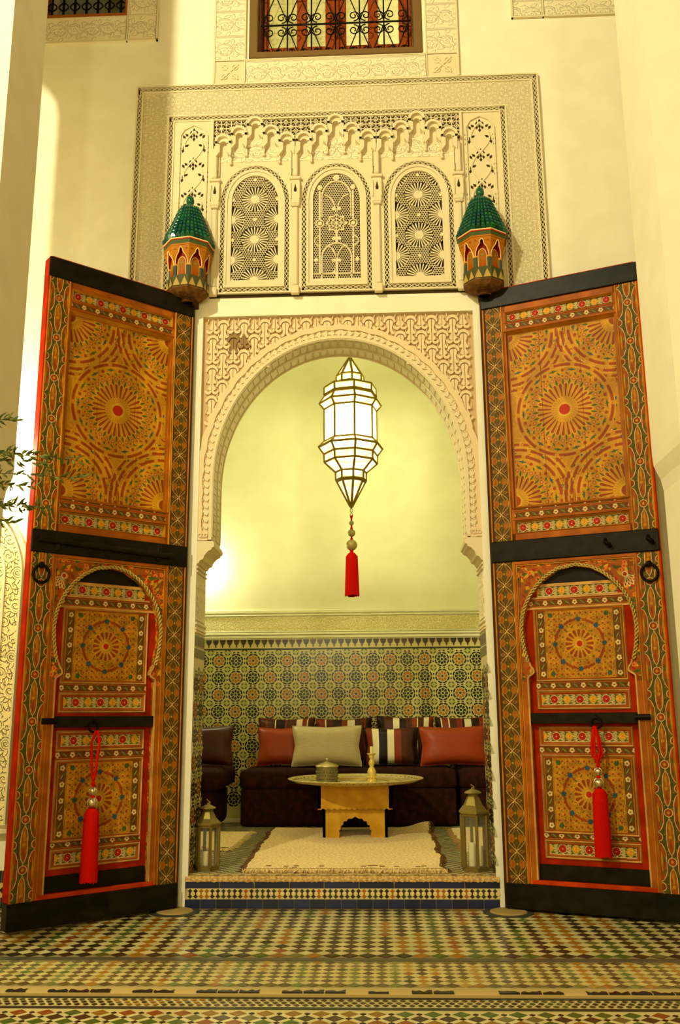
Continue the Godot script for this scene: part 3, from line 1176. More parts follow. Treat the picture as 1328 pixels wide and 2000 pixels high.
func honeycomb(b: MB, cx: float, hw: float, yb: float, ys: float, rise: float, pitch: float, w: float, z0: float, z1: float, skip: Callable) -> void:
	var r := pitch / sqrt(3.0)
	var row := 0
	var y := yb
	while y < ys + rise:
		var x := cx - hw + (pitch * 0.5 if row % 2 else 0.0)
		while x < cx + hw:
			var o := Vector2(x, y)
			if in_arch(o, cx, hw, yb, ys, rise) and not skip.call(o):
				for i in 3:
					b.bar(o + Vector2.from_angle(PI / 6 + i * PI / 3) * r, o + Vector2.from_angle(PI / 2 + i * PI / 3) * r, w, z0, z1)
			x += pitch
		y += r * 1.5
		row += 1

func star_window(n: int, cx: float) -> void:
	var t := thing("window_%d" % n, "pierced plaster window left of the middle one, a screen of rayed stars" if cx < 0 else ("pierced plaster window right of the middle one, a screen of rayed stars" if cx > 0.1 else "middle pierced plaster window, honeycomb with arches and an eight-pointed star"), "window", Vector3(cx, 4.43, 0), 0, "", "structure")
	window_frame(t, cx)
	var z0 := 0.006
	var z1 := 0.02
	var b := inside(t)
	var hw := 0.183
	if absf(cx) > 0.1:
		var stars := []
		for k in 3:
			stars.append(Vector2(cx, 5.226 - 0.346 * k))
		for k in range(-1, 3):
			for s in [-1.0, 1.0]:
				stars.append(Vector2(cx + s * 0.183, 5.053 - 0.346 * k))
		for q in stars:
			for i in 24:
				var d := Vector2.from_angle(TAU * i / 24)
				var e0 := 0.03
				while e0 < 0.1 and not in_arch(q + d * e0, cx, hw, 4.53, 5.2, 0.23):
					e0 += 0.007
				var e := 0.104
				while e > e0 and not in_arch(q + d * e, cx, hw, 4.53, 5.2, 0.23):
					e -= 0.007
				if e > e0 + 0.01:
					var s := d.orthogonal()
					b.prism(PackedVector2Array([q + d * e0 - s * 0.0022, q + d * e0 + s * 0.0022, q + d * e + s * 0.0056, q + d * e - s * 0.0056]), z0, z1)
			var disc := PackedVector2Array()
			for v in pol(q, 0.034, 24):
				disc.append(Vector2(clampf(v.x, cx - hw, cx + hw), maxf(v.y, 4.53)))
			if in_arch(q + Vector2(0, 0.02) + Vector2(-0.02 if q.x > cx + 0.1 else (0.02 if q.x < cx - 0.1 else 0.0), 0), cx, hw, 4.53, 5.2, 0.23):
				b.prism(disc, z0, z1 + 0.002)
		for k in range(-1, 3):
			for s in [-1.0, 0.0, 1.0]:
				var q := Vector2(cx + s * 0.175, (5.053 if s == 0.0 else 5.226) - 0.346 * k)
				if in_arch(q, cx, hw, 4.53, 5.2, 0.23):
					for i in 6:
						b.bar(q - Vector2.from_angle(i * PI / 6) * 0.014, q + Vector2.from_angle(i * PI / 6) * 0.014, 0.007, z0, z1)
		honeycomb(b, cx, hw, 4.53, 5.2, 0.23, 0.019, 0.0040, z0, z1 - 0.002, func(q: Vector2) -> bool: return stars.any(func(s: Vector2) -> bool: return s.distance_to(q) < 0.105))
	else:
		honeycomb(b, cx, hw, 4.53, 5.2, 0.23, 0.0185, 0.0036, z0, z1 - 0.006, func(_q: Vector2) -> bool: return false)
		var z2 := z1 + 0.003
		for s in [-1.0, 1.0]:   # posts, arches, medallions
			b.path(pv([s * 0.13, 4.575, s * 0.13, 4.97]), 0.012, z0, z2)
			b.path(pv([s * 0.115, 4.53, s * 0.115, 4.72]), 0.010, z0, z2)
			b.path(pv([s * 0.13, 5.03, s * 0.13, 5.28]), 0.014, z0, z2)
			b.path(pv([s * 0.113, 5.05, s * 0.113, 5.24]), 0.008, z0, z2)
			b.path(pol(Vector2(s * 0.13, 5.0), 0.032, 8), 0.008, z0, z2, true)
			b.prism(pol(Vector2(s * 0.13, 5.0), 0.017, 8), z0, z2)
			b.prism(pol(Vector2(s * 0.13, 5.31), 0.022, 6), z0, z2)
			b.prism(pol(Vector2(s * 0.16, 4.69), 0.02, 4), z0, z2)
			b.prism(pol(Vector2(s * 0.022, 5.125), 0.016, 6), z0, z2)
			b.prism(pol(Vector2(s * 0.022, 4.87), 0.016, 6), z0, z2)
			b.prism(pol(Vector2(s * 0.022, 4.685), 0.015, 6), z0, z2)
			var c := PackedVector2Array()
			var e := PackedVector2Array()
			var g := PackedVector2Array()
			for i in 11:
				var f := i / 10.0
				c.append(Vector2(s * (0.006 + 0.09 * (1 - cos(f * PI / 2))), 5.09 + 0.155 * sin(f * PI / 2)))
				e.append(Vector2(s * (0.006 + 0.08 * (1 - cos(f * PI / 2))), 4.69 + 0.12 * sin(f * PI / 2)))
				g.append(Vector2(s * (0.13 + 0.042 * sin(f * PI)), 4.9 - 0.1 * f))
			b.path(c, 0.007, z0, z2)
			b.path(e, 0.007, z0, z2)
			b.path(g, 0.007, z0, z2)
		var low := ell(0.115, 0.125, 4.705, 0.0, 18)
		var top := ell(0.113, 0.14, 5.225, 0.0, 18)
		b.path(low, 0.010, z0, z2)
		b.path(top, 0.010, z0, z2)
		b.path(pv([-0.18, 4.573, 0.18, 4.573]), 0.008, z0, z2)
		b.path(pv([0, 4.53, 0, 4.7]), 0.02, z0, z2)
		b.path(pv([0, 4.83, 0, 4.94]), 0.018, z0, z2)
		b.prism(pol(Vector2(0, 5.395), 0.026, 8), z0, z2)
		var star := PackedVector2Array()
		for i in 16:
			star.append(Vector2(0, 5.0) + Vector2.from_angle(TAU * i / 16 + PI / 2) * (0.082 if i % 2 == 0 else 0.058))
		b.path(star, 0.008, z0, z2, true)
		for i in 8:
			b.bar(Vector2(0, 5.0), Vector2(0, 5.0) + Vector2.from_angle(TAU * i / 8 + PI / 2) * 0.075, 0.006, z0, z2)
			b.bar(Vector2(0, 5.0) + Vector2.from_angle(TAU * i / 8) * 0.04, Vector2(0, 5.0) + Vector2.from_angle(TAU * (i + 1) / 8) * 0.04, 0.006, z0, z2)
		b.prism(PackedVector2Array([Vector2(-0.1, 4.575), Vector2(-0.04, 4.58), Vector2(-0.02, 4.6), Vector2(-0.008, 4.65), Vector2(-0.004, 4.575)]), z0, z2)
	obj("pierced_screen", b, M.stucco, t)

func window_frame(t: Node3D, cx: float) -> void:
	var o := arch_outline(cx, 0.27, 4.437, 5.2, 0.318)
	var f := arch_outline(cx, 0.236, 4.472, 5.2, 0.282)
	var i := arch_outline(cx, 0.183, 4.53, 5.2, 0.23)
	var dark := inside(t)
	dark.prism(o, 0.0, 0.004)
	obj("shade_backing", dark, M.hole_shade, t)  # shade of the openings put into the colour of a shallow sheet
	var fr := inside(t)
	var mid := arch_outline(cx, 0.253, 4.4545, 5.2, 0.3)
	fret(fr, mid, 0.034, 0.043, 0.004, 0.028, true)
	obj("fret_border", fr, M.stucco, t)
	var g := inside(t)
	var f2 := arch_outline(cx, 0.216, 4.492, 5.2, 0.262)
	for side in [true, false]:
		g.prism(half_ring(f, f2, side), 0.004, 0.038)
		g.prism(half_ring(f2, i, side), 0.004, 0.030)
	obj("window_surround", g, M.stucco, t)

func carved_field() -> void:
	var t := thing("trim_4", "large carved plaster field above the door, plaited borders around three windows", "plasterwork", Vector3(0, 4.43, 0), 0, "", "structure")
	var zt := 0.03
	# plaited borders
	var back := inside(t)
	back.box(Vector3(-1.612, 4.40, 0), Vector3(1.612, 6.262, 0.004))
	obj("shade_backing", back, M.hole_shade, t)  # dark sheet painting the shade behind the plaits and lattice
	var fr := inside(t)
	fret(fr, pv([-1.592, 4.40, -1.592, 6.238, 1.592, 6.238, 1.592, 4.40]), 0.034, 0.043, 0.004, 0.026)
	fret(fr, pv([-1.327, 4.40, -1.327, 5.965, 1.327, 5.965, 1.327, 4.40]), 0.034, 0.043, 0.004, 0.026)
	obj("plaited_border", fr, M.stucco, t)
	for r in [[-1.572, 4.40, -1.347, 5.985], [1.347, 4.40, 1.572, 5.985], [-1.572, 5.985, 1.572, 6.218]]:
		var b := inside(t)
		b.box(Vector3(r[0], r[1], 0.003), Vector3(r[2], r[3], zt - 0.006))
		obj("rosette_band", b, M.rosette, t)
	var rim := inside(t)
	for w in [[1.615, 6.268], [1.568, 6.214], [1.352, 5.99], [1.304, 5.94]]:
		rim.path(pv([-w[0], 4.40, -w[0], w[1], w[0], w[1], w[0], 4.40]), 0.012, 0.003, zt)
	# plates
	for s in [-1.0, 1.0]:
		rim.box(Vector3(s * 0.985, 4.40, 0.003), Vector3(s * 1.302, 5.936, zt - 0.008))
		rim.path(pv([s * 1.03, 4.40, s * 1.03, 5.8, s * 1.06, 5.86, s * 1.14, 5.9, s * 1.22, 5.86, s * 1.25, 5.8, s * 1.25, 4.40]), 0.012, 0.01, zt + 0.004)
		rim.path(pv([s * 0.99, 4.40, s * 0.99, 5.94]), 0.02, 0.01, zt + 0.012)
	for k in 3:
		var cx := (k - 1) * 0.64
		var o := arch_outline(cx, 0.27, 4.437, 5.2, 0.318)
		var xr := minf(cx + 0.32, 0.985)
		var xl := maxf(cx - 0.32, -0.985)
		if k == 0: xl = -0.985
		if k == 2: xr = 0.985
		var q := PackedVector2Array([Vector2(xr, 4.40), Vector2(xr, 5.66)])
		for j in 25: q.append(Vector2(lerpf(xr, xl, j / 24.0), 5.66))
		var m := o.size()
		for side in 2:
			var p := PackedVector2Array()
			var h := m / 2
			if side == 0:
				p = PackedVector2Array([Vector2(cx, 4.425), Vector2(xr, 4.425), Vector2(xr, 5.7), Vector2(cx, 5.7)])
				for j in range(h, -1, -1): p.append(o[j])
				p.append(Vector2(cx, o[0].y))
			else:
				p = PackedVector2Array([Vector2(cx, 4.425), Vector2(xl, 4.425), Vector2(xl, 5.7), Vector2(cx, 5.7)])
				for j in range(h, m): p.append(o[j])
				p.append(Vector2(cx, o[0].y))
			rim.prism(p, 0.003, zt)
	obj("moulding", rim, M.stucco, t)
	var leaf := inside(t)      # raised dark leaf inlays up the side panels, coloured like shaded holes
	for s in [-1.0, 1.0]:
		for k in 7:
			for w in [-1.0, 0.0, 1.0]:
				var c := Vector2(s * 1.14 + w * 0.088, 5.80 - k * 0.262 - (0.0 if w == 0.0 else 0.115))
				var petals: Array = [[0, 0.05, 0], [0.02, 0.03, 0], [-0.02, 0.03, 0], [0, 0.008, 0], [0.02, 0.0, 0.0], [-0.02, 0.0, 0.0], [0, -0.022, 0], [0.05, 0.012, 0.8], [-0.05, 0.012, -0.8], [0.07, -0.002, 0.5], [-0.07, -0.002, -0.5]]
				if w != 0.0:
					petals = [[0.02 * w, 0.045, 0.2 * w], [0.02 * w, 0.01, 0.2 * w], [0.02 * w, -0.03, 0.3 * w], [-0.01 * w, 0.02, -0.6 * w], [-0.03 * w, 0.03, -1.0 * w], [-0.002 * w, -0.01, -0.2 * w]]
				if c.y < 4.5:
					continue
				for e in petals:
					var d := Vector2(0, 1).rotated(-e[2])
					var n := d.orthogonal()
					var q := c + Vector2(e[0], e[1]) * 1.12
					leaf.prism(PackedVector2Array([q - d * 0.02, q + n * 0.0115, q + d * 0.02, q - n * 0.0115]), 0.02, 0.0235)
	obj("leaf_shade_inlays", leaf, M.hole_shade, t)
	var stem := inside(t)
	for s in [-1.0, 1.0]:
		for k in 5:
			for w in [-1.0, 1.0]:
				var p := PackedVector2Array()
				for i in 13:
					var f := i / 12.0
					p.append(Vector2(s * 1.14 + w * 0.075 * sin(f * PI), 5.845 - k * 0.262 - f * 0.262))
				stem.path(p, 0.012, 0.02, 0.029)
	obj("carved_stems", stem, M.stucco, t)
	# lattice between the scalloped arches
	var lat := inside(t)
	for y in 5:
		for x in 25:
			var q := Vector2(-0.96 + x * 0.08, 5.905 - y * 0.08)
			lat.bar(q - Vector2(0.04, 0.04), q + Vector2(0.04, -0.04), 0.008, 0.004, 0.02)
			lat.bar(q - Vector2(0.04, 0.04), q + Vector2(-0.04, 0.04), 0.009, 0.004, 0.02)
			lat.path(pol(q, 0.0155, 8, PI / 8), 0.006, 0.004, 0.022, true)
			lat.prism(pol(q, 0.006, 8), 0.004, 0.02)
			for i in 4:
				var e := Vector2.from_angle(i * PI / 2)
				lat.bar(q + e * 0.017, q + e * 0.04, 0.0055, 0.004, 0.02)
			for i in 4:
				var d := Vector2.from_angle(PI / 4 + i * PI / 2)
				lat.bar(q + d * 0.03, q + d * 0.056, 0.0055, 0.004, 0.02)
	var lo := obj("star_lattice", lat, M.stucco, t)
	lo.set_meta("kind", "stuff")
	var edge := inside(t)
	edge.box(Vector3(-0.985, 5.935, 0.003), Vector3(0.985, 5.948, zt))
	obj("moulding", edge, M.stucco, t)
	for k in 3:
		scalloped_arch(t, (k - 1) * 0.64)
	for x in [-0.955, -0.32, 0.32, 0.955]:      # engaged colonnettes
		var b := inside(t)
		b.box(Vector3(x - 0.032, 4.40, 0.02), Vector3(x + 0.032, 4.47, 0.062), 0.006)
		b.box(Vector3(x - 0.024, 4.47, 0.02), Vector3(x + 0.024, 5.14, 0.052), 0.012)
		b.box(Vector3(x - 0.032, 5.14, 0.02), Vector3(x + 0.032, 5.16, 0.06), 0.006)
		b.box(Vector3(x - 0.038, 5.16, 0.02), Vector3(x + 0.038, 5.37, 0.056), 0.008)
		b.box(Vector3(x - 0.046, 5.37, 0.02), Vector3(x + 0.046, 5.395, 0.066), 0.006)
		for s in [-1.0, 1.0]:
			b.box(Vector3(x + s * 0.03, 5.2, 0.05), Vector3(x + s * 0.036, 5.34, 0.064))
		obj("colonnette", b, M.stucco, t)
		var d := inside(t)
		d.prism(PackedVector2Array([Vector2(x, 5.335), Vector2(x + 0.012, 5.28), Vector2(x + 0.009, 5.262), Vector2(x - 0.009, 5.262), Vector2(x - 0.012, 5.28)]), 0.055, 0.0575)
		obj("drop_shade_inlay", d, M.hole_shade, t)  # raised dark inlay, its colour stands for a shaded hole

func scalloped_arch(t: Node3D, cx: float) -> void:
	var b := inside(t)
	var lobes := [[-0.252, 5.695], [-0.127, 5.765], [0.0, 5.845], [0.127, 5.765], [0.252, 5.695]]
	var x0 := cx - 0.315
	var x1 := cx + 0.315
	# the scalloped skin: one outline over the lobes, another inside it, and the hollow between pendants
	for q in lobes:
		var o := Vector2(cx + q[0], q[1])
		var r := 0.066
		var outer := PackedVector2Array()
		var inner := PackedVector2Array()
		var deep := PackedVector2Array()
		for i in 15:
			var a := PI * i / 14.0
			outer.append(o + Vector2.from_angle(a) * r)
			inner.append(o + Vector2.from_angle(a) * r * 0.70)
			deep.append(o + Vector2(0, -0.012) + Vector2.from_angle(a) * r * 0.42)
		b.band(outer, inner, 0.004, 0.105)
		b.band(inner, deep, 0.004, 0.078)
		var fill := deep.duplicate()
		fill.append(Vector2(o.x - r * 0.42, o.y - 0.11))
		fill.append(Vector2(o.x + r * 0.42, o.y - 0.11))
		b.prism(fill, 0.004, 0.034)
		for s in [-1.0, 1.0]:   # the pendant walls below each lobe
			var xa: float = o.x + s * r * 0.42
			var xb: float = o.x + s * r * 0.98
			b.prism(PackedVector2Array([Vector2(xa, o.y), Vector2(xb, o.y), Vector2(xb, o.y - 0.07), Vector2((xa + xb) * 0.5 + s * 0.012, o.y - 0.115), Vector2(xa, o.y - 0.075)]), 0.004, 0.078)
			b.prism(PackedVector2Array([Vector2(xa + s * 0.012, o.y - 0.06), Vector2(xb, o.y - 0.06), Vector2(xb, o.y - 0.15), Vector2((xa + xb) * 0.5 + s * 0.012, o.y - 0.17)]), 0.004, 0.055)
			b.ball(Vector3((xa + xb) * 0.5 + s * 0.012, o.y - 0.165, 0.045), 0.013)
	obj("scalloped_arch", b, M.stucco, t)
	var low := inside(t)      # plain carved ground below, down to the window's arch
	low.prism(PackedVector2Array([Vector2(x0, 5.55), Vector2(x1, 5.55), Vector2(x1, 5.68), Vector2(cx + 0.2, 5.70), Vector2(cx + 0.08, 5.78), Vector2(cx - 0.08, 5.78), Vector2(cx - 0.2, 5.70), Vector2(x0, 5.68)]), 0.003, 0.033)
	obj("carved_ground", low, M.vine, t)
	var side := inside(t)
	for s in ([-1.0, 1.0] if cx < -0.1 else [1.0]):
		side.box(Vector3(cx + s * 0.30, 5.395, 0.02), Vector3(cx + s * 0.34, 5.66, 0.07), 0.008)
		for k in 3:
			side.box(Vector3(cx + s * (0.283 + k * 0.012), 5.42 + k * 0.05, 0.02), Vector3(cx + s * (0.289 + k * 0.012), 5.62, 0.05))
	obj("impost", side, M.stucco, t)

func upper_windows() -> void:
	# stucco around the window in the middle
	var t := thing("window_4", "shuttered wooden window with scrolled iron grille high in the middle", "window", Vector3(0, 6.52, 0), 0, "", "structure")
	for r in [[-0.985, 6.50, -0.745, 7.95], [0.745, 6.50, 0.985, 7.95], [-0.73, 6.285, 0.73, 6.49]]:
		var b := inside(t)
		b.box(Vector3(r[0], r[1], 0), Vector3(r[2], r[3], 0.018))
		obj("carved_surround", b, M.vine, t)
	var rim := inside(t)
	for s in [-1.0, 1.0]:
		rim.box(Vector3(s * 0.745, 6.285, 0), Vector3(s * 0.985, 6.485, 0.016))
		for i in 4:
			var d := Vector2.from_angle(PI / 4 + i * PI / 2)
			rim.path(PackedVector2Array([Vector2(s * 0.865, 6.385), Vector2(s * 0.865, 6.385) + d * 0.1]), 0.012, 0.01, 0.024)
			rim.path(pol(Vector2(s * 0.865, 6.385) + d * 0.06, 0.024, 8), 0.007, 0.01, 0.022, true)
		rim.box(Vector3(s * 0.735, 6.27, 0), Vector3(s * 0.745, 7.95, 0.024))
		rim.box(Vector3(s * 0.985, 6.27, 0), Vector3(s * 1.0, 7.95, 0.024))
	rim.box(Vector3(-1.0, 6.27, 0), Vector3(1.0, 6.283, 0.024))
	rim.box(Vector3(-0.985, 6.49, 0), Vector3(0.985, 6.50, 0.022))
	obj("moulding", rim, M.stucco, t)
	var wood := mat(Color(0.46, 0.35, 0.20), 0.7)
	var f := inside(t)
	for s in [-1.0, 1.0]:
		f.box(Vector3(s * 0.64, 6.52, -0.2), Vector3(s * 0.711, 7.95, 0.012), 0.006)
	f.box(Vector3(-0.711, 6.515, -0.2), Vector3(0.711, 6.57, 0.016), 0.006)
	obj("window_frame", f, wood, t)
	var ow := world_tex(mat(Color.WHITE, 0.6), noise_tex(256, 0.05, 3, Color(0.42, 0.17, 0.05), Color(0.70, 0.33, 0.10), 31), 0.12)
	for k in 2:
		var sh := inside(t)
		var xa := -0.635 if k == 0 else 0.002
		var xb := -0.002 if k == 0 else 0.635
		var xm := -0.285 if k == 0 else 0.31
		for x in [[xa, xa + (0.075 if k == 0 else 0.085)], [xm - 0.042, xm + 0.042], [xb - (0.085 if k == 0 else 0.11), xb]]:
			sh.box(Vector3(x[0], 6.575, -0.13), Vector3(x[1], 7.95, -0.1), 0.006)
		sh.box(Vector3(xa, 6.64, -0.128), Vector3(xb, 6.70, -0.102), 0.005)
		sh.box(Vector3(xa, 6.575, -0.128), Vector3(xb, 6.595, -0.102), 0.004)
		obj("shutter", sh, ow, t)
		var g := inside(t)
		g.box(Vector3(xa, 6.57, -0.125), Vector3(xb, 7.95, -0.121))
		obj("pane", g, glass(0.22, Color(0.95, 0.9, 0.6)), t)
	iron_grille(t, -0.62, 0.62, 6.58, 7.95, -0.04)
	# the window at the top left
	var w := thing("window_5", "small window with iron balusters at the top left of the wall", "window", Vector3(-2.1, 6.97, 0), 0, "", "structure")
	var f2 := inside(w)
	f2.box(Vector3(-2.47, 6.96, -0.12), Vector3(-1.73, 7.005, 0.01), 0.006)
	for s in [-2.47, -1.76]:
		f2.box(Vector3(s, 7.0, -0.12), Vector3(s + 0.03, 8.2, 0.01), 0.004)
	obj("window_frame", f2, mat(Color(0.62, 0.34, 0.12), 0.6), w)
	for i in 7:
		var x := -2.40 + i * 0.098
		var b := inside(w)
		b.tube(PackedVector3Array([Vector3(x, 7.0, -0.05), Vector3(x, 7.7, -0.05)]), 0.011, 8)
		for s in [-1.0, 1.0]:
			var c := PackedVector3Array()
			var e := PackedVector3Array()
			for j in 13:
				var a := j / 12.0 * 5.2
				c.append(Vector3(x + s * (0.024 - 0.018 * cos(a) * (1 - j * 0.03)), 7.025 + 0.018 * sin(a), -0.05))
				e.append(Vector3(x + s * (0.01 + 0.03 * sin(j / 12.0 * PI)), 7.09 + j * 0.006, -0.05))
			b.tube(c, 0.005, 6)
			b.tube(e, 0.006, 6)
		obj("baluster", b, M.iron, w)
	# carved borders under the windows left and right
	for s in [-1.0, 1.0]:
		var c := thing("trim_5" if s < 0 else "trim_6", "carved plaster border at the top %s of the wall" % ("left, round the small window" if s < 0 else "right"), "plasterwork", Vector3(s * 2.0, 6.7, 0), 0, "", "structure")
		var xo := 1.47 if s < 0 else 1.44
		var yb := 6.715 if s < 0 else 6.80
		var yt := 6.95 if s < 0 else 7.03
		for r in [[xo + 0.27, yb + 0.02, 3.3, yt], [xo + 0.02, yt + 0.012, xo + 0.25, 8.3], [xo + 0.02, yb + 0.02, xo + 0.25, yt]]:
			var b := inside(c)
			b.box(Vector3(s * r[0], r[1], 0), Vector3(s * r[2], r[3], 0.018))
			obj("carved_border", b, M.vine, c)
		var m := inside(c)
		m.box(Vector3(s * xo, yb, 0), Vector3(s * 3.3, yb + 0.014, 0.024))
		m.box(Vector3(s * xo, yb, 0), Vector3(s * (xo + 0.014), 8.3, 0.024))
		m.box(Vector3(s * (xo + 0.252), yb, 0), Vector3(s * (xo + 0.264), 8.3, 0.022))
		m.box(Vector3(s * xo, yt, 0), Vector3(s * 3.3, yt + 0.01, 0.022))
		obj("moulding", m, M.stucco, c)

func glass(a: float, k := Color(0.95, 0.97, 0.95)) -> StandardMaterial3D:
	var m := mat(Color(k.r, k.g, k.b, a), 0.05)
	m.transparency = BaseMaterial3D.TRANSPARENCY_ALPHA
	return m

func iron_grille(t: Node3D, x0: float, x1: float, y0: float, y1: float, z: float) -> void:
	var b := inside(t)
	for y in [6.60, 6.86, 7.14, 7.42]:
		b.tube(PackedVector3Array([Vector3(x0, y, z), Vector3(x1, y, z)]), 0.008, 6)
	var n := 7
	for i in n:
		var x := lerpf(x0 + 0.02, x1 - 0.02, i / float(n - 1))
		b.tube(PackedVector3Array([Vector3(x, y0, z), Vector3(x, y1, z)]), 0.007, 6)
	obj("grille_bars", b, M.iron, t)
	for i in n - 1:
		var x := lerpf(x0 + 0.02, x1 - 0.02, (i + 0.5) / float(n - 1))
		for y in [6.86, 7.42]:
			var g := inside(t)
			for sx in [-1.0, 1.0]:
				for sy in [-1.0, 1.0]:
					var p := PackedVector3Array()
					for j in 26:   # a bar that starts on the stile, meets the rail and curls in
						var f := j / 25.0
						var a := -PI / 2 + f * 9.0
						var r := 0.05 * (1.0 - f * 0.8)
						p.append(Vector3(x + sx * (0.052 + r * cos(a)), y + sy * (0.068 + r * sin(a)), z))
					g.tube(p, 0.005, 6)
					g.tube(PackedVector3Array([Vector3(x + sx * 0.1, y + sy * 0.02, z), Vector3(x + sx * 0.012, y + sy * 0.26, z)]), 0.005, 6)
			obj("grille_scroll", g, M.iron, t)
	for i in 12:
		var g := inside(t)
		var x := lerpf(x0 + 0.05, x1 - 0.05, i / 11.0)
		var p := PackedVector3Array()
		for j in 18:
			var f := j / 17.0
			p.append(Vector3(x + (1 - 2 * (i % 2)) * 0.03 * (1 - f * 0.7) * cos(f * 8.0), 6.605 + 0.022 * (1 - f * 0.7) * sin(f * 8.0), z + 0.006))
		g.tube(p, 0.005, 6)
		obj("grille_scroll", g, M.iron, t)

# ---------------------------------------------------------------- the room behind the doorway
func room() -> void:
	var b := MB.new()
	b.box(Vector3(-3.4, 0, BACK - 0.3), Vector3(3.4, STEP - 0.004, THICK + 0.002))
	b.box(Vector3(-1.048, 0, THICK), Vector3(1.05, STEP - 0.004, -0.012))
	var fl := obj("floor", b, mat(Color(0.62, 0.56, 0.42), 0.5))
	tag(fl, "raised floor of the seating room behind the doorway", "floor", "", "structure")
	var mosaic := MB.new()      # its small worn mosaic, pale grey and brown
	mosaic.xf = Transform3D(Basis(Vector3(1, 0, 0), Vector3(0, 0, -1), Vector3(0, 1, 0)), Vector3(0, STEP - 0.004, 0))
	var r := RandomNumberGenerator.new()
	r.seed = 77
	for i in range(-38, 39):
		for k in 70:
			var q := Vector2(i * 0.042, 0.03 + k * 0.042)
			if absf(q.x) < 0.6 and q.y > 0.25 and q.y < 2.2 or absf(q.x) > HALF and q.y < -THICK + 0.02 or absf(q.x) > 1.6:
				continue
			var s := 0.84 + r.randf() * 0.12
			mosaic.col = (Color(0.70, 0.66, 0.50) if (i + k) % 2 else [Color(0.42, 0.38, 0.26), Color(0.48, 0.50, 0.38), Color(0.55, 0.48, 0.30)][r.randi() % 3]).srgb_to_linear() * s
			mosaic.prism(pol(q, 0.0285, 4, PI / 4), 0, 0.003, false)
	var mo := obj("mosaic", mosaic, M.glazed, fl)
	mo.set_meta("kind", "stuff")
	b = MB.new()
	b.box(Vector3(-3.4, 0, BACK - 0.3), Vector3(3.4, 5.6, BACK))
	var bw := obj("wall_back", b, M.room)
	tag(bw, "back wall of the seating room, plaster above and mosaic tiles below", "wall", "", "structure")
	for s in [-1.0, 1.0]:
		b = MB.new()
		b.box(Vector3(s * 3.2, 0, BACK), Vector3(s * 3.5, 5.6, THICK))
		var w := obj("wall_left" if s < 0 else "wall_right", b, M.room)
		tag(w, "%s side wall of the seating room" % ("left" if s < 0 else "right"), "wall", "", "structure")
	b = MB.new()
	b.box(Vector3(-3.5, 5.4, BACK - 0.3), Vector3(3.5, 5.7, THICK))
	tag(obj("ceiling", b, M.room), "ceiling of the seating room", "ceiling", "", "structure")
	# carved frieze and mouldings above the tiles
	var t := thing("trim_7", "carved plaster frieze along the room's back wall above the mosaic", "frieze", Vector3(0, 2.1, BACK), 0, "", "structure")
	b = inside(t)
	b.box(Vector3(-2.2, 2.165, BACK), Vector3(2.2, 2.315, BACK + 0.02))
	obj("carved_band", b, M.frieze, t)
	b = inside(t)
	for q in [[2.355, 0.035, 0.03], [2.325, 0.012, 0.03], [2.150, 0.012, 0.03], [2.118, 0.022, 0.038], [2.082, 0.03, 0.03]]:
		b.box(Vector3(-2.2, q[0], BACK), Vector3(2.2, q[0] + q[1], BACK + q[2]), 0.005)
	b.box(Vector3(-2.2, 2.07, BACK), Vector3(2.2, 2.355, BACK + 0.012))
	obj("moulding", b, M.frieze if false else M.room, t)
	# merlon tiles
	var mer := thing("trim_8", "row of dark stepped merlon tiles on a pale ground above the star mosaic", "tiles", Vector3(0, 1.98, BACK), 0, "", "structure")
	b = inside(mer)
	b.col = lin(0.80, 0.74, 0.48)
	b.box(Vector3(-2.2, 1.975, BACK), Vector3(2.2, 2.07, BACK + 0.006))
	obj("pale_ground", b, M.glazed, mer)
	b = inside(mer)
	b.col = lin(0.16, 0.17, 0.10)
	b.box(Vector3(-2.2, 1.96, BACK), Vector3(2.2, 1.976, BACK + 0.009), 0.003)
	obj("dark_line", b, M.glazed, mer)
	var kinds := []
	for k in [Color(0.22, 0.15, 0.07), Color(0.17, 0.15, 0.09), Color(0.30, 0.22, 0.08), Color(0.24, 0.13, 0.08)]:
		b = MB.new()
		b.col = k.srgb_to_linear()
		b.prism(pv([-0.031, 0.09, 0.031, 0.09, 0.031, 0.066, 0.026, 0.062, 0.026, 0.052, 0.018, 0.044, 0.012, 0.036, 0.007, 0.03, 0.006, 0.008, -0.006, 0.008, -0.007, 0.03, -0.012, 0.036, -0.018, 0.044, -0.026, 0.052, -0.026, 0.062, -0.031, 0.066]), 0, 0.004)
		kinds.append(b.mesh())
	for i in range(-23, 22):
		put_mesh("merlon_tile", kinds[r.randi() % 4], M.glazed, mer, Transform3D(Basis(), Vector3(0.02 + i * 0.0762, 0.0, 0.006)))
	# the star mosaic
	var z := thing("trim_9", "star mosaic of black, amber and green tiles on the room's back wall", "tiles", Vector3(0, STEP, BACK), 0, "", "structure")
	b = inside(z)
	b.col = lin(0.76, 0.73, 0.47)
	b.rect(-2.2, STEP, 2.2, 1.96, BACK + 0.002)
	for ix in 24:
		for iy in 9:
			var q := Vector2(-1.465 + (ix - 3) * 0.1862, 1.843 - iy * 0.18)
			if q.y > 0.3:
				rosette_surround(b, q, BACK + 0.002)
	var zo := obj("mosaic", b, M.glazed, z)
	zo.set_meta("kind", "stuff")
	var two := []
	for k in [true, false]:
		b = MB.new()
		rosette_tiles(b, Vector2.ZERO, k, 0.002)
		two.append(b.mesh())
	for ix in 24:
		for iy in 9:
			var q := Vector2(-1.465 + (ix - 3) * 0.1862, 1.843 - iy * 0.18)
			if q.y < 0.3 or (iy > 4 and q.x > -0.85):
				continue
			put_mesh("star_tile", two[0 if (ix + 1 + iy) % 2 == 0 else 1], M.glazed, z, Transform3D(Basis(), Vector3(q.x, q.y - STEP, 0)))
	step_riser()
	wall_sconce()

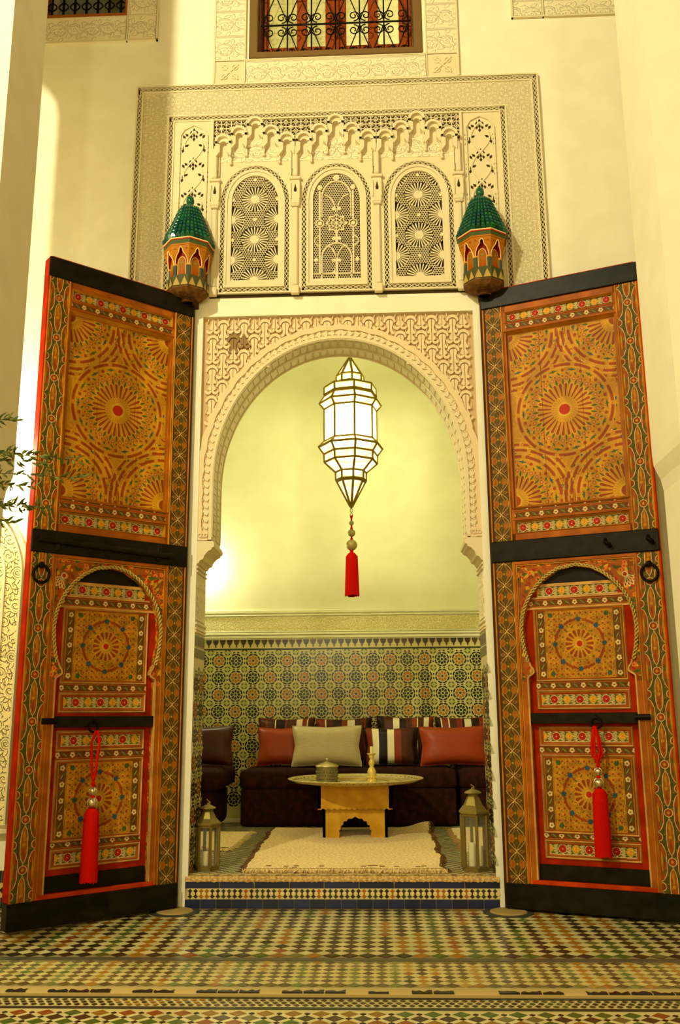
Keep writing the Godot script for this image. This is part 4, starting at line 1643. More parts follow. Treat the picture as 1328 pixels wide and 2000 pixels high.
func step_riser() -> void:
	var t := thing("trim_10", "worn tiled step up into the room, blue tiles and a crossed band", "step", Vector3(0, 0, 0), 0, "", "structure")
	var b := inside(t)
	b.col = lin(0.72, 0.62, 0.40)
	b.box(Vector3(-1.048, 0, -0.02), Vector3(1.05, STEP - 0.012, 0.0))
	obj("mortar", b, M.paint, t)
	var r := RandomNumberGenerator.new()
	r.seed = 12
	var blues := [Color(0.10, 0.14, 0.27), Color(0.12, 0.16, 0.31), Color(0.08, 0.12, 0.22)]
	for i in 9:      # broken upper row
		var x0 := -1.045 + i * 0.2335
		var x1 := x0 + 0.229
		b = inside(t)
		b.col = (blues[i % 3] as Color).srgb_to_linear()
		var p := PackedVector2Array([Vector2(x0, 0.132), Vector2(x1, 0.132)])
		for j in 14:
			var f := 1.0 - j / 13.0
			p.append(Vector2(lerpf(x0, x1, f), 0.198 - r.randf() * r.randf() * (0.042 if i < 8 else 0.06) - (0.018 if j == 0 or j == 13 else 0.0)))
		b.prism(p, 0, 0.005)
		obj("blue_tile", b, M.glazed, t)
	for i in 20:
		var x0 := -1.045 + i * 0.1047
		b = inside(t)
		b.col = (blues[(i * 7) % 3] as Color).srgb_to_linear()
		b.box(Vector3(x0, 0.004, 0), Vector3(x0 + 0.102, 0.06, 0.005), 0.0015)
		obj("blue_tile", b, M.glazed, t)
	b = inside(t)
	b.col = lin(0.84, 0.78, 0.58)
	b.box(Vector3(-1.03, 0.063, 0), Vector3(1.05, 0.130, 0.003))
	obj("pale_ground", b, M.glazed, t)
	var shapes := []
	for k in [Color(0.20, 0.12, 0.06), Color(0.66, 0.38, 0.10), Color(0.22, 0.25, 0.12), Color(0.24, 0.22, 0.14)]:
		b = MB.new()
		b.col = k.srgb_to_linear()
		b.prism(pv([0, 0.064, 0.008, 0.064 - 0.008, 0.0165, 0.05, 0.009, 0.044, 0.006, 0.04, 0.009, 0.034, 0.0, 0.032, -0.009, 0.034, -0.006, 0.04, -0.009, 0.044, -0.0165, 0.05, -0.008, 0.056]), 0.003, 0.0055)
		shapes.append(b.mesh())
	var eight := MB.new()
	eight.col = lin(0.88, 0.80, 0.52)
	eight.prism(pol(Vector2.ZERO, 0.0148, 8, PI / 8), 0.003, 0.006)
	var em := eight.mesh()
	for i in 55:
		var x := -1.012 + i * 0.0376
		var k: int = [0, 0, 1, 1, 0, 0, 3, 2, 0, 0, 1, 0, 2, 2, 0, 3][(i / 1 * 1 + (i / 16) * 3) % 16]
		put_mesh("arrow_tile", shapes[k], M.glazed, t, Transform3D(Basis(), Vector3(x, 0.0645, 0)))
		put_mesh("arrow_tile", shapes[k], M.glazed, t, Transform3D(Basis(Vector3(1, 0, 0), Vector3(0, -1, 0), Vector3(0, 0, 1)), Vector3(x, 0.1295, 0)))
		put_mesh("octagon_tile", em, M.glazed, t, Transform3D(Basis(), Vector3(x + 0.0188, 0.097, 0)))
	# the crumbled mortar lip along the edge
	b = inside(t)
	b.col = Color.WHITE
	var f := FastNoiseLite.new()
	f.seed = 4
	f.frequency = 7.0
	b.grid(180, 8, func(u: float, v: float) -> Vector3:
		var x := lerpf(-1.048, 1.05, u)
		var n := f.get_noise_2d(x * 4.0, v * 0.6)
		var a := v * PI * 0.62
		return Vector3(x, STEP - 0.02 - 0.012 * v * v + 0.021 * cos(a) + 0.004 * n - (0.012 * maxf(0, f.get_noise_1d(x * 9.0)) if v > 0.8 else 0.0), -0.055 + 0.066 * sin(minf(a, PI / 2)) + 0.006 * n))
	obj("mortar_lip", b, world_tex(mat(Color.WHITE, 0.95), noise_tex(256, 0.04, 4, Color(0.66, 0.50, 0.28), Color(0.88, 0.76, 0.50), 15), 0.25), t)

func wall_sconce() -> void:   # the lamp behind the left jamb: only its light on the back wall is seen
	var t := thing("wall_lamp", "small glass wall lamp behind the doorway's left jamb", "lamp", Vector3(-1.72, 2.78, BACK))
	var b := MB.new()
	b.box(Vector3(-0.03, -0.06, 0), Vector3(0.03, 0.06, 0.02), 0.006)
	b.tube(PackedVector3Array([Vector3(0, 0, 0.01), Vector3(0, 0, 0.10), Vector3(0, 0.04, 0.12)]), 0.008, 8)
	obj("bracket", b, M.brass, t)
	b = MB.new()
	b.ball(Vector3(0, 0.1, 0.12), 0.06)
	var m := mat(Color(1, 0.95, 0.8), 0.4)
	m.emission_enabled = true
	m.emission = WARM
	m.emission_energy_multiplier = 2.0
	obj("globe", b, m, t)
	lamp_light("lamp_light", Vector3(0, 0.1, 0.12), 0.8, 0.05, WARM, t)

# ---------------------------------------------------------------- the octagonal hanging lantern
func hanging_lantern() -> void:
	var c := Vector3(0.044, 2.3, -1.75)
	var t := thing("hanging_lantern", "tall eight-sided glass lantern with brass ribs, lit, a red tassel below", "lantern", c)
	var turn := deg_to_rad(10.4)
	var prof := [[0.006, 4.60], [0.128, 4.405], [0.132, 4.335], [0.128, 4.325], [0.245, 4.285], [0.247, 4.215], [0.243, 4.20], [0.292, 4.125], [0.247, 4.07], [0.247, 3.755], [0.300, 3.70], [0.250, 3.632], [0.247, 3.555], [0.142, 3.462], [0.140, 3.385], [0.132, 3.372], [0.008, 3.135]]
	# a flared collar is a row of its own; [i, i + 1] bands that hold glass
	var glow := glass(0.6, Color(1.0, 0.96, 0.82))
	glow.emission_enabled = true
	glow.emission = Color(1.0, 0.95, 0.74)
	glow.emission_energy_multiplier = 1.35
	var hot := glow.duplicate()
	hot.emission_energy_multiplier = 3.2
	var ribs := inside(t)
	for i in prof.size() - 1:
		var r0: float = prof[i][0]
		var r1: float = prof[i + 1][0]
		var y0: float = prof[i][1]
		var y1: float = prof[i + 1][1]
		for k in 8:
			var a := turn + k * TAU / 8
			var e := turn + (k + 1) * TAU / 8
			var p := [c * Vector3(1, 0, 1) + Vector3(sin(a) * r0, y0, cos(a) * r0), c * Vector3(1, 0, 1) + Vector3(sin(e) * r0, y0, cos(e) * r0), c * Vector3(1, 0, 1) + Vector3(sin(e) * r1, y1, cos(e) * r1), c * Vector3(1, 0, 1) + Vector3(sin(a) * r1, y1, cos(a) * r1)]
			if r0 > 0.02:
				ribs.tube(PackedVector3Array([p[0], p[1]]), 0.0118, 6)
			ribs.tube(PackedVector3Array([p[0], p[3]]), 0.0118, 6)
			if y0 - y1 > 0.012:
				var g := inside(t)
				g.face(p, (p[0] + p[2]) * 0.5 - Vector3(c.x, (y0 + y1) * 0.5, c.z))
				obj("pane", g, hot if i == 8 else glow, t)
	ribs.ball(Vector3(c.x, 4.60, c.z), 0.014)
	ribs.tube(PackedVector3Array([Vector3(c.x, 4.6, c.z), Vector3(c.x, 5.4, c.z)]), 0.006, 6)
	ribs.ball(Vector3(c.x, 3.13, c.z), 0.012)
	obj("frame", ribs, mat(Color(0.52, 0.44, 0.15), 0.6, 0.3), t)
	var bulb := inside(t)
	bulb.ball(Vector3(c.x, 3.95, c.z), 0.05, 1.4)
	var bm := mat(Color(1, 0.95, 0.8), 0.5)
	bm.emission_enabled = true
	bm.emission = WARM
	bm.emission_energy_multiplier = 12.0
	obj("bulb", bulb, bm, t)
	lamp_light("lamp_light", Vector3(0, 3.95 - c.y, 0), 5.4, 0.05, Color(0.97, 0.952, 0.69), t)
	var ring := inside(t)
	for w in [[3.10, 0.018], [3.055, 0.02]]:
		var p := PackedVector3Array()
		for i in 12:
			p.append(Vector3(c.x + cos(TAU * i / 12) * w[1] * 0.6, w[0] + sin(TAU * i / 12) * w[1], c.z))
		ring.tube(p, 0.004, 6, true)
	obj("ring", ring, M.brass, t)
	var pale := mat(Color(0.70, 0.64, 0.40), 0.4, 0.4)
	for w in [[2.983, 0.023], [2.889, 0.036], [2.776, 0.052]]:
		var b := inside(t)
		b.ball(Vector3(c.x, w[0], c.z), w[1], 1.0, 18)
		obj("bead", b, pale, t)
	tassel(t, c * Vector3(1, 0, 1), [3.04, 2.93, 2.83], 2.70, 2.304, 0.05, 0.062)

func tassel(t: Node3D, at: Vector3, knots: Array, top: float, bottom: float, r0: float, r1: float) -> void:
	var b := inside(t)
	for y in knots:
		b.ball(at + Vector3(0, y, 0), 0.013, 1.3, 10)
	b.tube(PackedVector3Array([at + Vector3(0, knots[0], 0), at + Vector3(0, top, 0)]), 0.008, 8)
	b.tube(PackedVector3Array([at + Vector3(0, top + 0.05, 0), at + Vector3(0, top - 0.02, 0)]), r0 * 0.34, 10)
	obj("cord", b, M.red_thread, t)
	b = inside(t)      # the skirt: threads round a bundle
	var h := b.xf
	b.xf = h * Transform3D(Basis(), at)
	b.lathe([[r1 * 0.7, bottom + 0.012], [r1 * 0.93, bottom + 0.02], [r0 * 0.95, top - 0.06], [r0 * 0.9, top - 0.02], [r0 * 0.55, top]], 20)
	var r := RandomNumberGenerator.new()
	r.seed = 6
	for i in 54:
		var a := TAU * i / 54.0
		var d := Vector3(sin(a), 0, cos(a))
		var e := bottom + r.randf() * 0.012
		b.tube(PackedVector3Array([d * r0 * 0.5 + Vector3(0, top, 0), d * r0 + Vector3(0, top - 0.03, 0), d * lerpf(r0, r1, 0.5) + Vector3(0, (top + bottom) * 0.5, 0), d * r1 + Vector3(0, e, 0)]), r1 * 0.075, 5)
	var s := obj("skirt", b, M.red_thread, t)
	b = inside(t)
	b.xf = h * Transform3D(Basis(), at)
	b.lathe([[r0 * 1.07, top - 0.075], [r0 * 1.10, top - 0.062], [r0 * 1.07, top - 0.05]], 20)
	obj("binding", b, M.red_thread, s)

# ---------------------------------------------------------------- seats and cushions
func soft_box(b: MB, p0: Vector3, p1: Vector3, r: float, bulge := 0.0) -> void:   # upholstery: a rounded block
	var ce := (p0 + p1) * 0.5
	var h := (p1 - p0) * 0.5
	var n := 14
	for a in 3:
		for s in [-1.0, 1.0]:
			var f := func(u: float, v: float) -> Vector3:
				var q := Vector3()
				var uu := u * 2.0 - 1.0
				var vv := v * 2.0 - 1.0
				q[a] = s
				q[(a + 1) % 3] = uu * s
				q[(a + 2) % 3] = vv
				var big := h - Vector3.ONE * r
				var w := q
				# keep the grid dense near the rounded edges
				for k in [(a + 1) % 3, (a + 2) % 3]:
					w[k] = signf(q[k]) * pow(absf(q[k]), 0.55)
				var p := w * h
				var core := p.clamp(-big, big)
				var d := p - core
				var out := core + (d.normalized() * r if d.length() > 1e-6 else Vector3.ZERO)
				if d.length() <= 1e-6:
					out = p
				if a == 1 and s > 0 and bulge > 0.0:
					out.y += bulge * (1.0 - uu * uu) * (1.0 - vv * vv)
				return ce + out
			b.grid(n, n, f)

func cushion(label: String, at: Vector3, w: float, h: float, d: float, lean: float, m: Material, group := "", turn := 0.0, roll := 0.0) -> void:
	var t := thing("cushion", label, "cushion", at, 0, group)
	t.rotation = Vector3(lean, turn, roll)
	var b := MB.new()
	for s in [-1.0, 1.0]:
		b.grid(26, 18, func(u: float, v: float) -> Vector3:
			var x := u * 2.0 - 1.0
			var y := v * 2.0 - 1.0
			var k := pow(maxf(0.0, (1.0 - x * x * x * x) * (1.0 - y * y * y * y)), 0.55)
			var ax := 1.0 - 0.10 * (1.0 - y * y * 0.2) * pow(absf(y), 0.0) * (1.0 - absf(y)) * absf(x)
			var ay := 1.0 - 0.10 * (1.0 - absf(x)) * absf(y)
			var wr := 0.006 * sin(x * 9.0 + y * 5.0) * (absf(x) * absf(y)) + 0.004 * sin(y * 21.0) * pow(absf(x), 6.0)
			return Vector3(s * x * w * 0.5 * ax, h * 0.5 + y * h * 0.5 * ay, s * (d * 0.5 * k + wr * k)))
	obj("cover", b, m, t)
	b = MB.new()
	var p := PackedVector3Array()
	for i in 4:
		for j in 12:
			var f := j / 12.0 * 2.0 - 1.0
			var x: float = [f, 1.0, -f, -1.0][i]
			var y: float = [-1.0, f, 1.0, -f][i]
			p.append(Vector3(x * w * 0.5 * (1.0 - 0.10 * (1.0 - absf(y)) * absf(x)), h * 0.5 + y * h * 0.5 * (1.0 - 0.10 * (1.0 - absf(x)) * absf(y)), 0))
	b.tube(p, 0.004, 5, true)
	obj("piping", b, m, t)

func satin(k: Color, sd: int) -> StandardMaterial3D:
	var m := mat(Color.WHITE, 0.4)
	m.metallic_specular = 0.35
	m.albedo_texture = noise_tex(128, 0.05, 3, k * 0.965, k * 1.03, sd)
	m.uv1_scale = Vector3(1, 5, 1)
	return m

func stripes(cols: Array) -> StandardMaterial3D:
	var p := Paint.new(512, 32, Color(0.2, 0.1, 0.08))
	var x := 0.0
	var total := 0.0
	for q in cols: total += q[0]
	for q in cols:
		p.im.fill_rect(Rect2i(int(x / total * 512.0), 0, int(ceil(q[0] / total * 512.0)), 32), q[1])
		x += q[0]
	var m := flat_tex(p.done(false), 0.42)
	return m

func seats() -> void:
	var velvet := world_tex(mat(Color.WHITE, 0.8), noise_tex(256, 0.02, 4, Color(0.13, 0.05, 0.03), Color(0.20, 0.085, 0.05), 41), 0.5)
	velvet.metallic_specular = 0.2
	for q in [["long dark brown velvet bench in the middle under the striped cushions", -1.10, 1.012, -3.47, -2.70], ["dark brown velvet bench end at the right, beside the long bench", 1.03, 2.6, -3.47, -2.71]]:
		var t := thing("bench", q[0], "bench", Vector3(q[1] * 0.5 + q[2] * 0.5, STEP, -3.1))
		var b := inside(t)
		soft_box(b, Vector3(q[1] + 0.015, STEP, q[3]), Vector3(q[2] - 0.01, 0.575, q[4] - 0.012), 0.035)
		obj("base", b, velvet, t)
		b = inside(t)
		soft_box(b, Vector3(q[1], 0.555, q[3]), Vector3(q[2], 0.748, q[4] + 0.006), 0.055, 0.006)
		obj("mattress", b, velvet, t)
	var lt := thing("bench", "rounded red-brown bench end at the far left with the mattress overhanging", "bench", Vector3(-1.9, STEP, -2.7))
	var lb := inside(lt)
	soft_box(lb, Vector3(-2.7, STEP, -3.15), Vector3(-1.27, 0.60, -2.32), 0.09)
	obj("base", lb, velvet, lt)
	lb = inside(lt)
	soft_box(lb, Vector3(-2.75, 0.575, -3.2), Vector3(-1.20, 0.775, -2.27), 0.08, 0.01)
	obj("mattress", lb, velvet, lt)
	var dk := Color(0.14, 0.07, 0.045)
	var br := Color(0.28, 0.13, 0.07)
	var rs := Color(0.46, 0.18, 0.08)
	var wh := Color(0.82, 0.77, 0.62)
	var s1 := stripes([[2, br], [0.4, rs], [2, br], [0.3, wh], [2.4, dk], [0.3, rs], [2.6, br], [1.5, wh], [1.2, rs], [0.3, wh], [1.6, br]])
	var s2 := stripes([[2.2, rs], [0.3, wh], [1.6, br], [2.2, dk], [1.4, rs], [1.8, wh], [0.3, dk], [2.0, br], [0.4, rs], [1.4, dk]])
	var s3 := stripes([[2.0, dk], [2.4, br], [1.7, wh], [1.8, dk], [1.6, br], [1.3, rs], [0.3, wh], [1.6, br], [1.4, wh], [1.2, rs]])
	var s4 := stripes([[1.2, dk], [0.3, wh], [1.4, rs], [0.3, wh], [1.6, br], [1.3, rs], [0.4, dk], [1.5, wh], [1.8, dk], [1.2, rs], [1.8, br]])
	for q in [["tall striped back cushion behind the small rust cushion", -0.70, 0.595, 0.475, s1, 0.0], ["tall striped back cushion behind the silver cushion", -0.09, 0.585, 0.468, s2, 0.02], ["tall striped back cushion, highest, behind the white-and-black striped one", 0.53, 0.595, 0.485, s3, -0.02], ["tall striped back cushion behind the wide rust cushion at the right", 1.15, 0.595, 0.475, s4, 0.01]]:
		cushion(q[0], Vector3(q[1], 0.764, -3.28), q[2], q[3], 0.19, -0.16, q[4], "striped back cushions", 0.0, q[5])
	var rust := satin(Color(0.56, 0.20, 0.03), 51)
	cushion("narrow rust satin cushion left of the silver one", Vector3(-0.74, 0.764, -3.05), 0.47, 0.385, 0.16, -0.20, rust, "cushions in front")
	cushion("silver-beige satin cushion with gathered corners", Vector3(-0.258, 0.764, -2.90), 0.70, 0.40, 0.17, -0.22, satin(Color(0.74, 0.68, 0.54), 52), "cushions in front")
	cushion("dark cushion with bold white, rust and black stripes", Vector3(0.385, 0.764, -3.03), 0.57, 0.375, 0.16, -0.20, stripes([[0.8, dk], [1.5, rs], [1.7, wh], [2.2, Color(0.10, 0.06, 0.05)], [1.7, wh], [1.8, rs], [1.5, br], [1.6, Color(0.24, 0.14, 0.09)], [1.4, dk]]), "cushions in front")
	cushion("wide rust satin cushion at the right end of the bench", Vector3(1.01, 0.764, -2.92), 0.68, 0.385, 0.17, -0.20, rust, "cushions in front", 0.0, 0.01)
	cushion("plain brown satin cushion on the far left bench", Vector3(-1.45, 0.785, -2.70), 0.58, 0.38, 0.17, -0.12, satin(Color(0.25, 0.11, 0.07), 53))

# ---------------------------------------------------------------- tray table and what stands on it
func tray_table() -> void:
	var c := Vector3(0.05, STEP, -2.06)
	var t := thing("tray_table", "low pale wooden table under a big round brass tray", "table", c)
	var wood := world_tex(mat(Color.WHITE, 0.55), noise_tex(256, 0.012, 3, Color(0.74, 0.54, 0.13), Color(0.80, 0.61, 0.17), 61), 0.6)
	var b := inside(t)
	# apron: four boards with a notched lower edge
	for i in 4:
		var rot := Basis(Vector3.UP, i * PI / 2)
		var keep := b.xf
		b.xf = keep * Transform3D(rot, c)
		var p := PackedVector2Array([Vector2(0.322, 0.445), Vector2(-0.322, 0.445)])
		var x := -0.322
		p.append(Vector2(x, 0.258))
		for k in 13:
			var xm := x + 0.644 / 13.0
			p.append(Vector2(x + 0.012, 0.258 - 0.004))
			p.append(Vector2((x + xm) * 0.5, 0.249))
			p.append(Vector2(xm - 0.012, 0.258 - 0.004))
			p.append(Vector2(xm - 0.004, 0.262))
			x = xm
		p.append(Vector2(0.322, 0.258))
		b.prism(p, 0.292, 0.322, true)
		b.xf = keep
	b.box(c + Vector3(-0.31, 0.42, -0.31), c + Vector3(0.31, 0.452, 0.31))
	obj("apron", b, wood, t)
	for i in 4:      # the four arched sides of the base
		b = inside(t)
		var rot := Basis(Vector3.UP, i * PI / 2)
		b.xf = b.xf * Transform3D(rot, c)
		var p := PackedVector2Array([Vector2(0.28, 0.012), Vector2(0.28, 0.28), Vector2(-0.28, 0.28), Vector2(-0.28, 0.012), Vector2(-0.14, 0.012)])
		for q in [[-0.135, 0.05], [-0.14, 0.075], [-0.125, 0.085], [-0.125, 0.115], [-0.105, 0.122], [-0.10, 0.15], [-0.075, 0.152], [-0.06, 0.172], [-0.03, 0.172], [0, 0.19]]:
			p.append(Vector2(q[0], q[1]))
		for q in [[0.03, 0.172], [0.06, 0.172], [0.075, 0.152], [0.10, 0.15], [0.105, 0.122], [0.125, 0.115], [0.125, 0.085], [0.14, 0.075], [0.135, 0.05], [0.14, 0.012]]:
			p.append(Vector2(q[0], q[1]))
		b.prism(p, 0.255, 0.28, true)
		obj("side_panel", b, wood, t)
	for sx in [-1.0, 1.0]:
		for sz in [-1.0, 1.0]:
			b = inside(t)
			b.box(c + Vector3(sx * 0.228, 0.0, sz * 0.228), c + Vector3(sx * 0.279, 0.03, sz * 0.279), 0.006)
			obj("foot", b, wood, t)
	# the tray lies on the table: a thing of its own
	var tr := thing("tray", "large round engraved brass tray lying on the low table", "tray", c + Vector3(0, 0.452, 0))
	b = MB.new()
	b.lathe([[0.0, 0.0], [0.46, 0.0], [0.54, 0.010], [0.59, 0.030], [0.607, 0.034], [0.609, 0.040], [0.601, 0.043], [0.588, 0.038], [0.552, 0.018], [0.46, 0.007], [0.0, 0.007]], 72)
	var brass := world_tex(mat(Color.WHITE, 0.38, 0.35), noise_tex(256, 0.06, 3, Color(0.72, 0.66, 0.42), Color(0.86, 0.80, 0.58), 62), 0.25)
	obj("dish", b, brass, tr)
	b = MB.new()
	for i in 60:
		var a := TAU * i / 60.0
		b.ball(Vector3(sin(a) * 0.562, 0.028, cos(a) * 0.585), 0.012, 0.4, 8)
	for w in [0.52, 0.42, 0.30, 0.16]:
		var p := PackedVector3Array()
		for i in 48:
			p.append(Vector3(sin(TAU * i / 48) * w, 0.0085 + (0.004 if w > 0.5 else 0.0), cos(TAU * i / 48) * w))
		b.tube(p, 0.004, 5, true)
	obj("engraved_ring", b, M.brass, tr)
	var top := c.y + 0.459
	var pot := thing("sugar_pot", "round lidded silver pot on the left of the tray", "pot", Vector3(-0.205, top, -2.03))
	var pewter := mat(Color(0.50, 0.46, 0.30), 0.4, 0.6)
	b = MB.new()
	b.lathe([[0.0, 0.0], [0.094, 0.0], [0.096, 0.006], [0.094, 0.012], [0.096, 0.125], [0.099, 0.13], [0.099, 0.136], [0.0, 0.136]], 32)
	for k in 3:
		for i in 24:
			var a := TAU * (i + 0.5 * (k % 2)) / 24.0
			b.ball(Vector3(sin(a) * 0.095, 0.035 + k * 0.028, cos(a) * 0.095), 0.009, 1.0, 6)
	obj("body", b, pewter, pot)
	b = MB.new()
	b.lathe([[0.102, 0.134], [0.106, 0.14], [0.10, 0.147], [0.07, 0.158], [0.04, 0.17], [0.018, 0.178], [0.0, 0.18]], 32)
	obj("lid", b, M.silver, pot)
	b = MB.new()
	b.lathe([[0.008, 0.176], [0.007, 0.186], [0.013, 0.192], [0.014, 0.199], [0.006, 0.206], [0.0, 0.208]], 16)
	obj("knob", b, M.silver, pot)
	var cs := thing("candlestick", "turned brass candlestick in the middle of the tray", "candlestick", Vector3(0.196, top, -2.05))
	b = MB.new()
	b.lathe([[0.0, 0.0], [0.047, 0.0], [0.047, 0.014], [0.040, 0.02], [0.043, 0.06], [0.036, 0.07], [0.040, 0.09], [0.026, 0.118], [0.016, 0.130], [0.022, 0.142], [0.028, 0.165], [0.018, 0.19], [0.014, 0.20], [0.026, 0.214], [0.020, 0.226], [0.040, 0.240], [0.042, 0.247], [0.0, 0.247]], 24)
	obj("stem", b, mat(Color(0.84, 0.73, 0.36), 0.4, 0.25), cs)
	b = MB.new()
	for i in 10:
		var a := TAU * i / 10.0
		b.ball(Vector3(sin(a) * 0.041, 0.04, cos(a) * 0.041), 0.009, 1.4, 8)
	obj("beading", b, mat(Color(0.84, 0.73, 0.36), 0.4, 0.25), cs)
	var cd := thing("candle", "short cream candle in the brass candlestick", "candle", Vector3(0.196, top + 0.247, -2.05))
	b = MB.new()
	b.lathe([[0.0, 0.0], [0.014, 0.0], [0.014, 0.055], [0.010, 0.06], [0.0, 0.057]], 16)
	obj("wax", b, mat(Color(0.92, 0.84, 0.6), 0.5), cd)
	b = MB.new()
	b.tube(PackedVector3Array([Vector3(0, 0.055, 0), Vector3(0.001, 0.068, 0)]), 0.0012, 5)
	obj("wick", b, M.iron, cd)

# ---------------------------------------------------------------- candle lanterns on the sill
func floor_lantern(label: String, at: Vector3, r: float, h: float, roof: float, top: float, turn: float, candles: Array) -> void:
	var t := thing("candle_lantern", label, "lantern", at, turn, "candle lanterns on the sill")
	var tin := mat(Color(0.50, 0.43, 0.21), 0.42, 0.5)
	var b := MB.new()
	var ring := func(rr: float, y: float) -> Array:
		var p := []
		for k in 6:
			p.append(Vector3(sin(TAU * k / 6) * rr, y, cos(TAU * k / 6) * rr))
		return p
	for q in [[0.0, 0.03], [h - 0.018, h]]:
		b.lathe([[0.0, q[0]], [r, q[0]], [r, q[1]], [0.0, q[1]]], 6, false)
	obj("base", b, tin, t)
	for k in 6:
		var a := TAU * k / 6
		var p := Vector3(sin(a), 0, cos(a)) * (r - 0.006)
		b = MB.new()
		b.xf = Transform3D(Basis(Vector3.UP, a), p)
		b.box(Vector3(-0.010, 0.02, -0.009), Vector3(0.010, h - 0.01, 0.009), 0.003)
		obj("post", b, tin, t)
		var e := TAU * (k + 1) / 6
		var p2 := Vector3(sin(e), 0, cos(e)) * (r - 0.006)
		b = MB.new()
		b.face([p + Vector3(0, 0.03, 0), p2 + Vector3(0, 0.03, 0), p2 + Vector3(0, h - 0.02, 0), p + Vector3(0, h - 0.02, 0)], p + p2)
		obj("pane", b, glass(0.06), t)
	b = MB.new()
	b.lathe([[r * 1.12, h], [r * 1.10, h + 0.012], [r * 0.72, h + (roof - h) * 0.48], [r * 0.48, h + (roof - h) * 0.9], [r * 0.44, roof]], 6, false)
	obj("roof", b, tin, t)
	b = MB.new()
	b.lathe([[r * 0.36, roof - 0.004], [r * 0.36, roof + 0.014], [r * 0.62, roof + 0.022], [r * 0.58, roof + 0.03], [r * 0.25, roof + 0.044], [0.01, roof + 0.05], [0.008, roof + 0.06]], 16)
	obj("cap", b, tin, t)
	b = MB.new()
	var p := PackedVector3Array()
	for i in 14:
		var f := i / 13.0
		p.append(Vector3(0.012 * sin(f * 5.0) * (1.0 - 0.3 * f), lerpf(roof + 0.05, top, f), 0.006 * cos(f * 4.0)))
	b.tube(p, 0.005, 6)
	obj("hook", b, tin, t)
	for q in candles:
		var c := MB.new()
		c.xf = Transform3D(Basis(), Vector3(q[0], 0.03, q[1]))
		c.lathe([[0.0, 0.0], [q[2], 0.0], [q[2], q[3] - 0.01], [q[2] * 0.8, q[3]], [0.0, q[3] - 0.006]], 20)
		obj("candle", c, mat(Color(0.90, 0.86, 0.68), 0.5), t)

# ---------------------------------------------------------------- rugs
func rug(label: String, corners: Array, th: float, sd: int, fringe: Color, lift := false) -> void:   # corners: front left, front right, back right, back left (x, z)
	var at := Vector3((corners[0].x + corners[2].x) * 0.5, STEP - 0.001, (corners[0].y + corners[2].y) * 0.5)
	var t := thing("rug", label, "rug", at)
	var f := FastNoiseLite.new()
	f.seed = sd
	f.frequency = 1.6
	var place := func(u: float, v: float) -> Vector3:
		var a: Vector2 = corners[0].lerp(corners[1], u)
		var b: Vector2 = corners[3].lerp(corners[2], u)
		var q := a.lerp(b, v)
		var e := f.get_noise_2d(q.x * 2.0, q.y * 2.0)
		q += Vector2(e, f.get_noise_2d(q.y * 2.0 + 9.0, q.x)) * 0.03
		var up := 0.0
		if lift:
			up = 0.05 * exp(-pow((u - 0.98) / 0.09, 2) - pow((v - 1.0) / 0.06, 2))
		return Vector3(q.x - at.x, th + 0.006 * e + up, q.y - at.z)
	var b := MB.new()
	b.grid(60, 60, place)
	for k in 60:
		for side in 4:
			var p: Vector3
			var q: Vector3
			var u0 := k / 60.0
			var u1 := (k + 1) / 60.0
			match side:
				0:
					p = place.call(u0, 0.0)
					q = place.call(u1, 0.0)
				1:
					p = place.call(1.0, u0)
					q = place.call(1.0, u1)
				2:
					p = place.call(u1, 1.0)
					q = place.call(u0, 1.0)
				_:
					p = place.call(0.0, u1)
					q = place.call(0.0, u0)
			b.quad(Vector3(p.x, 0.001, p.z), Vector3(q.x, 0.001, q.z), q, p)
	var m := world_tex(mat(Color.WHITE, 0.95), noise_tex(512, 0.045, 4, Color(0.80, 0.66, 0.42), Color(0.95, 0.85, 0.62), sd + 3), 0.7)
	m.rim_enabled = true
	m.rim = 0.4
	var o := obj("woven_field", b, m, t)
	var r := RandomNumberGenerator.new()
	r.seed = sd
	b = MB.new()
	for side in [0, 1, 3]:
		for k in 110:
			var f0 := k / 109.0
			var p: Vector3 = place.call(f0, 0.0) if side == 0 else (place.call(1.0, f0) if side == 1 else place.call(0.0, f0))
			var d := Vector3(0, 0, 1) if side == 0 else (Vector3(1, 0, 0) if side == 1 else Vector3(-1, 0, 0))
			var l := r.randf_range(0.03, 0.06) * (0.7 if side else 1.0)
			d = (d + Vector3(r.randf_range(-0.5, 0.5), 0, r.randf_range(-0.5, 0.5))).normalized()
			b.col = ((Color(0.90, 0.78, 0.54) if side == 0 else fringe) * r.randf_range(0.85, 1.05)).srgb_to_linear()
			b.tube(PackedVector3Array([p - d * 0.012 + Vector3(0, 0.003, 0), p + d * l * 0.5 + Vector3(0, -th * 0.35, 0), Vector3((p + d * l).x, 0.005, (p + d * l).z)]), 0.0045, 5, false, 0.002)
	var fo := obj("fringe", b, M.paint, o)
	fo.set_meta("kind", "stuff")
	b = MB.new()
	b.col = lin(0.42, 0.30, 0.12)
	for k in 14:      # the dark stitches near the front
		var p: Vector3 = place.call(0.08 + 0.88 * r.randf(), 0.045 + r.randf() * 0.03)
		b.box(p + Vector3(-0.018, 0.0, -0.004), p + Vector3(0.018, 0.004, 0.004), 0.001)
	for k in 50:
		var p: Vector3 = place.call((k + 0.05) / 50.0, 0.02)
		var q: Vector3 = place.call((k + 0.9) / 50.0, 0.02)
		b.tube(PackedVector3Array([p + Vector3(0, 0.001, 0), q + Vector3(0, 0.001, 0)]), 0.003, 5)
	var so := obj("stitches", b, M.paint, o)
	so.set_meta("kind", "stuff")

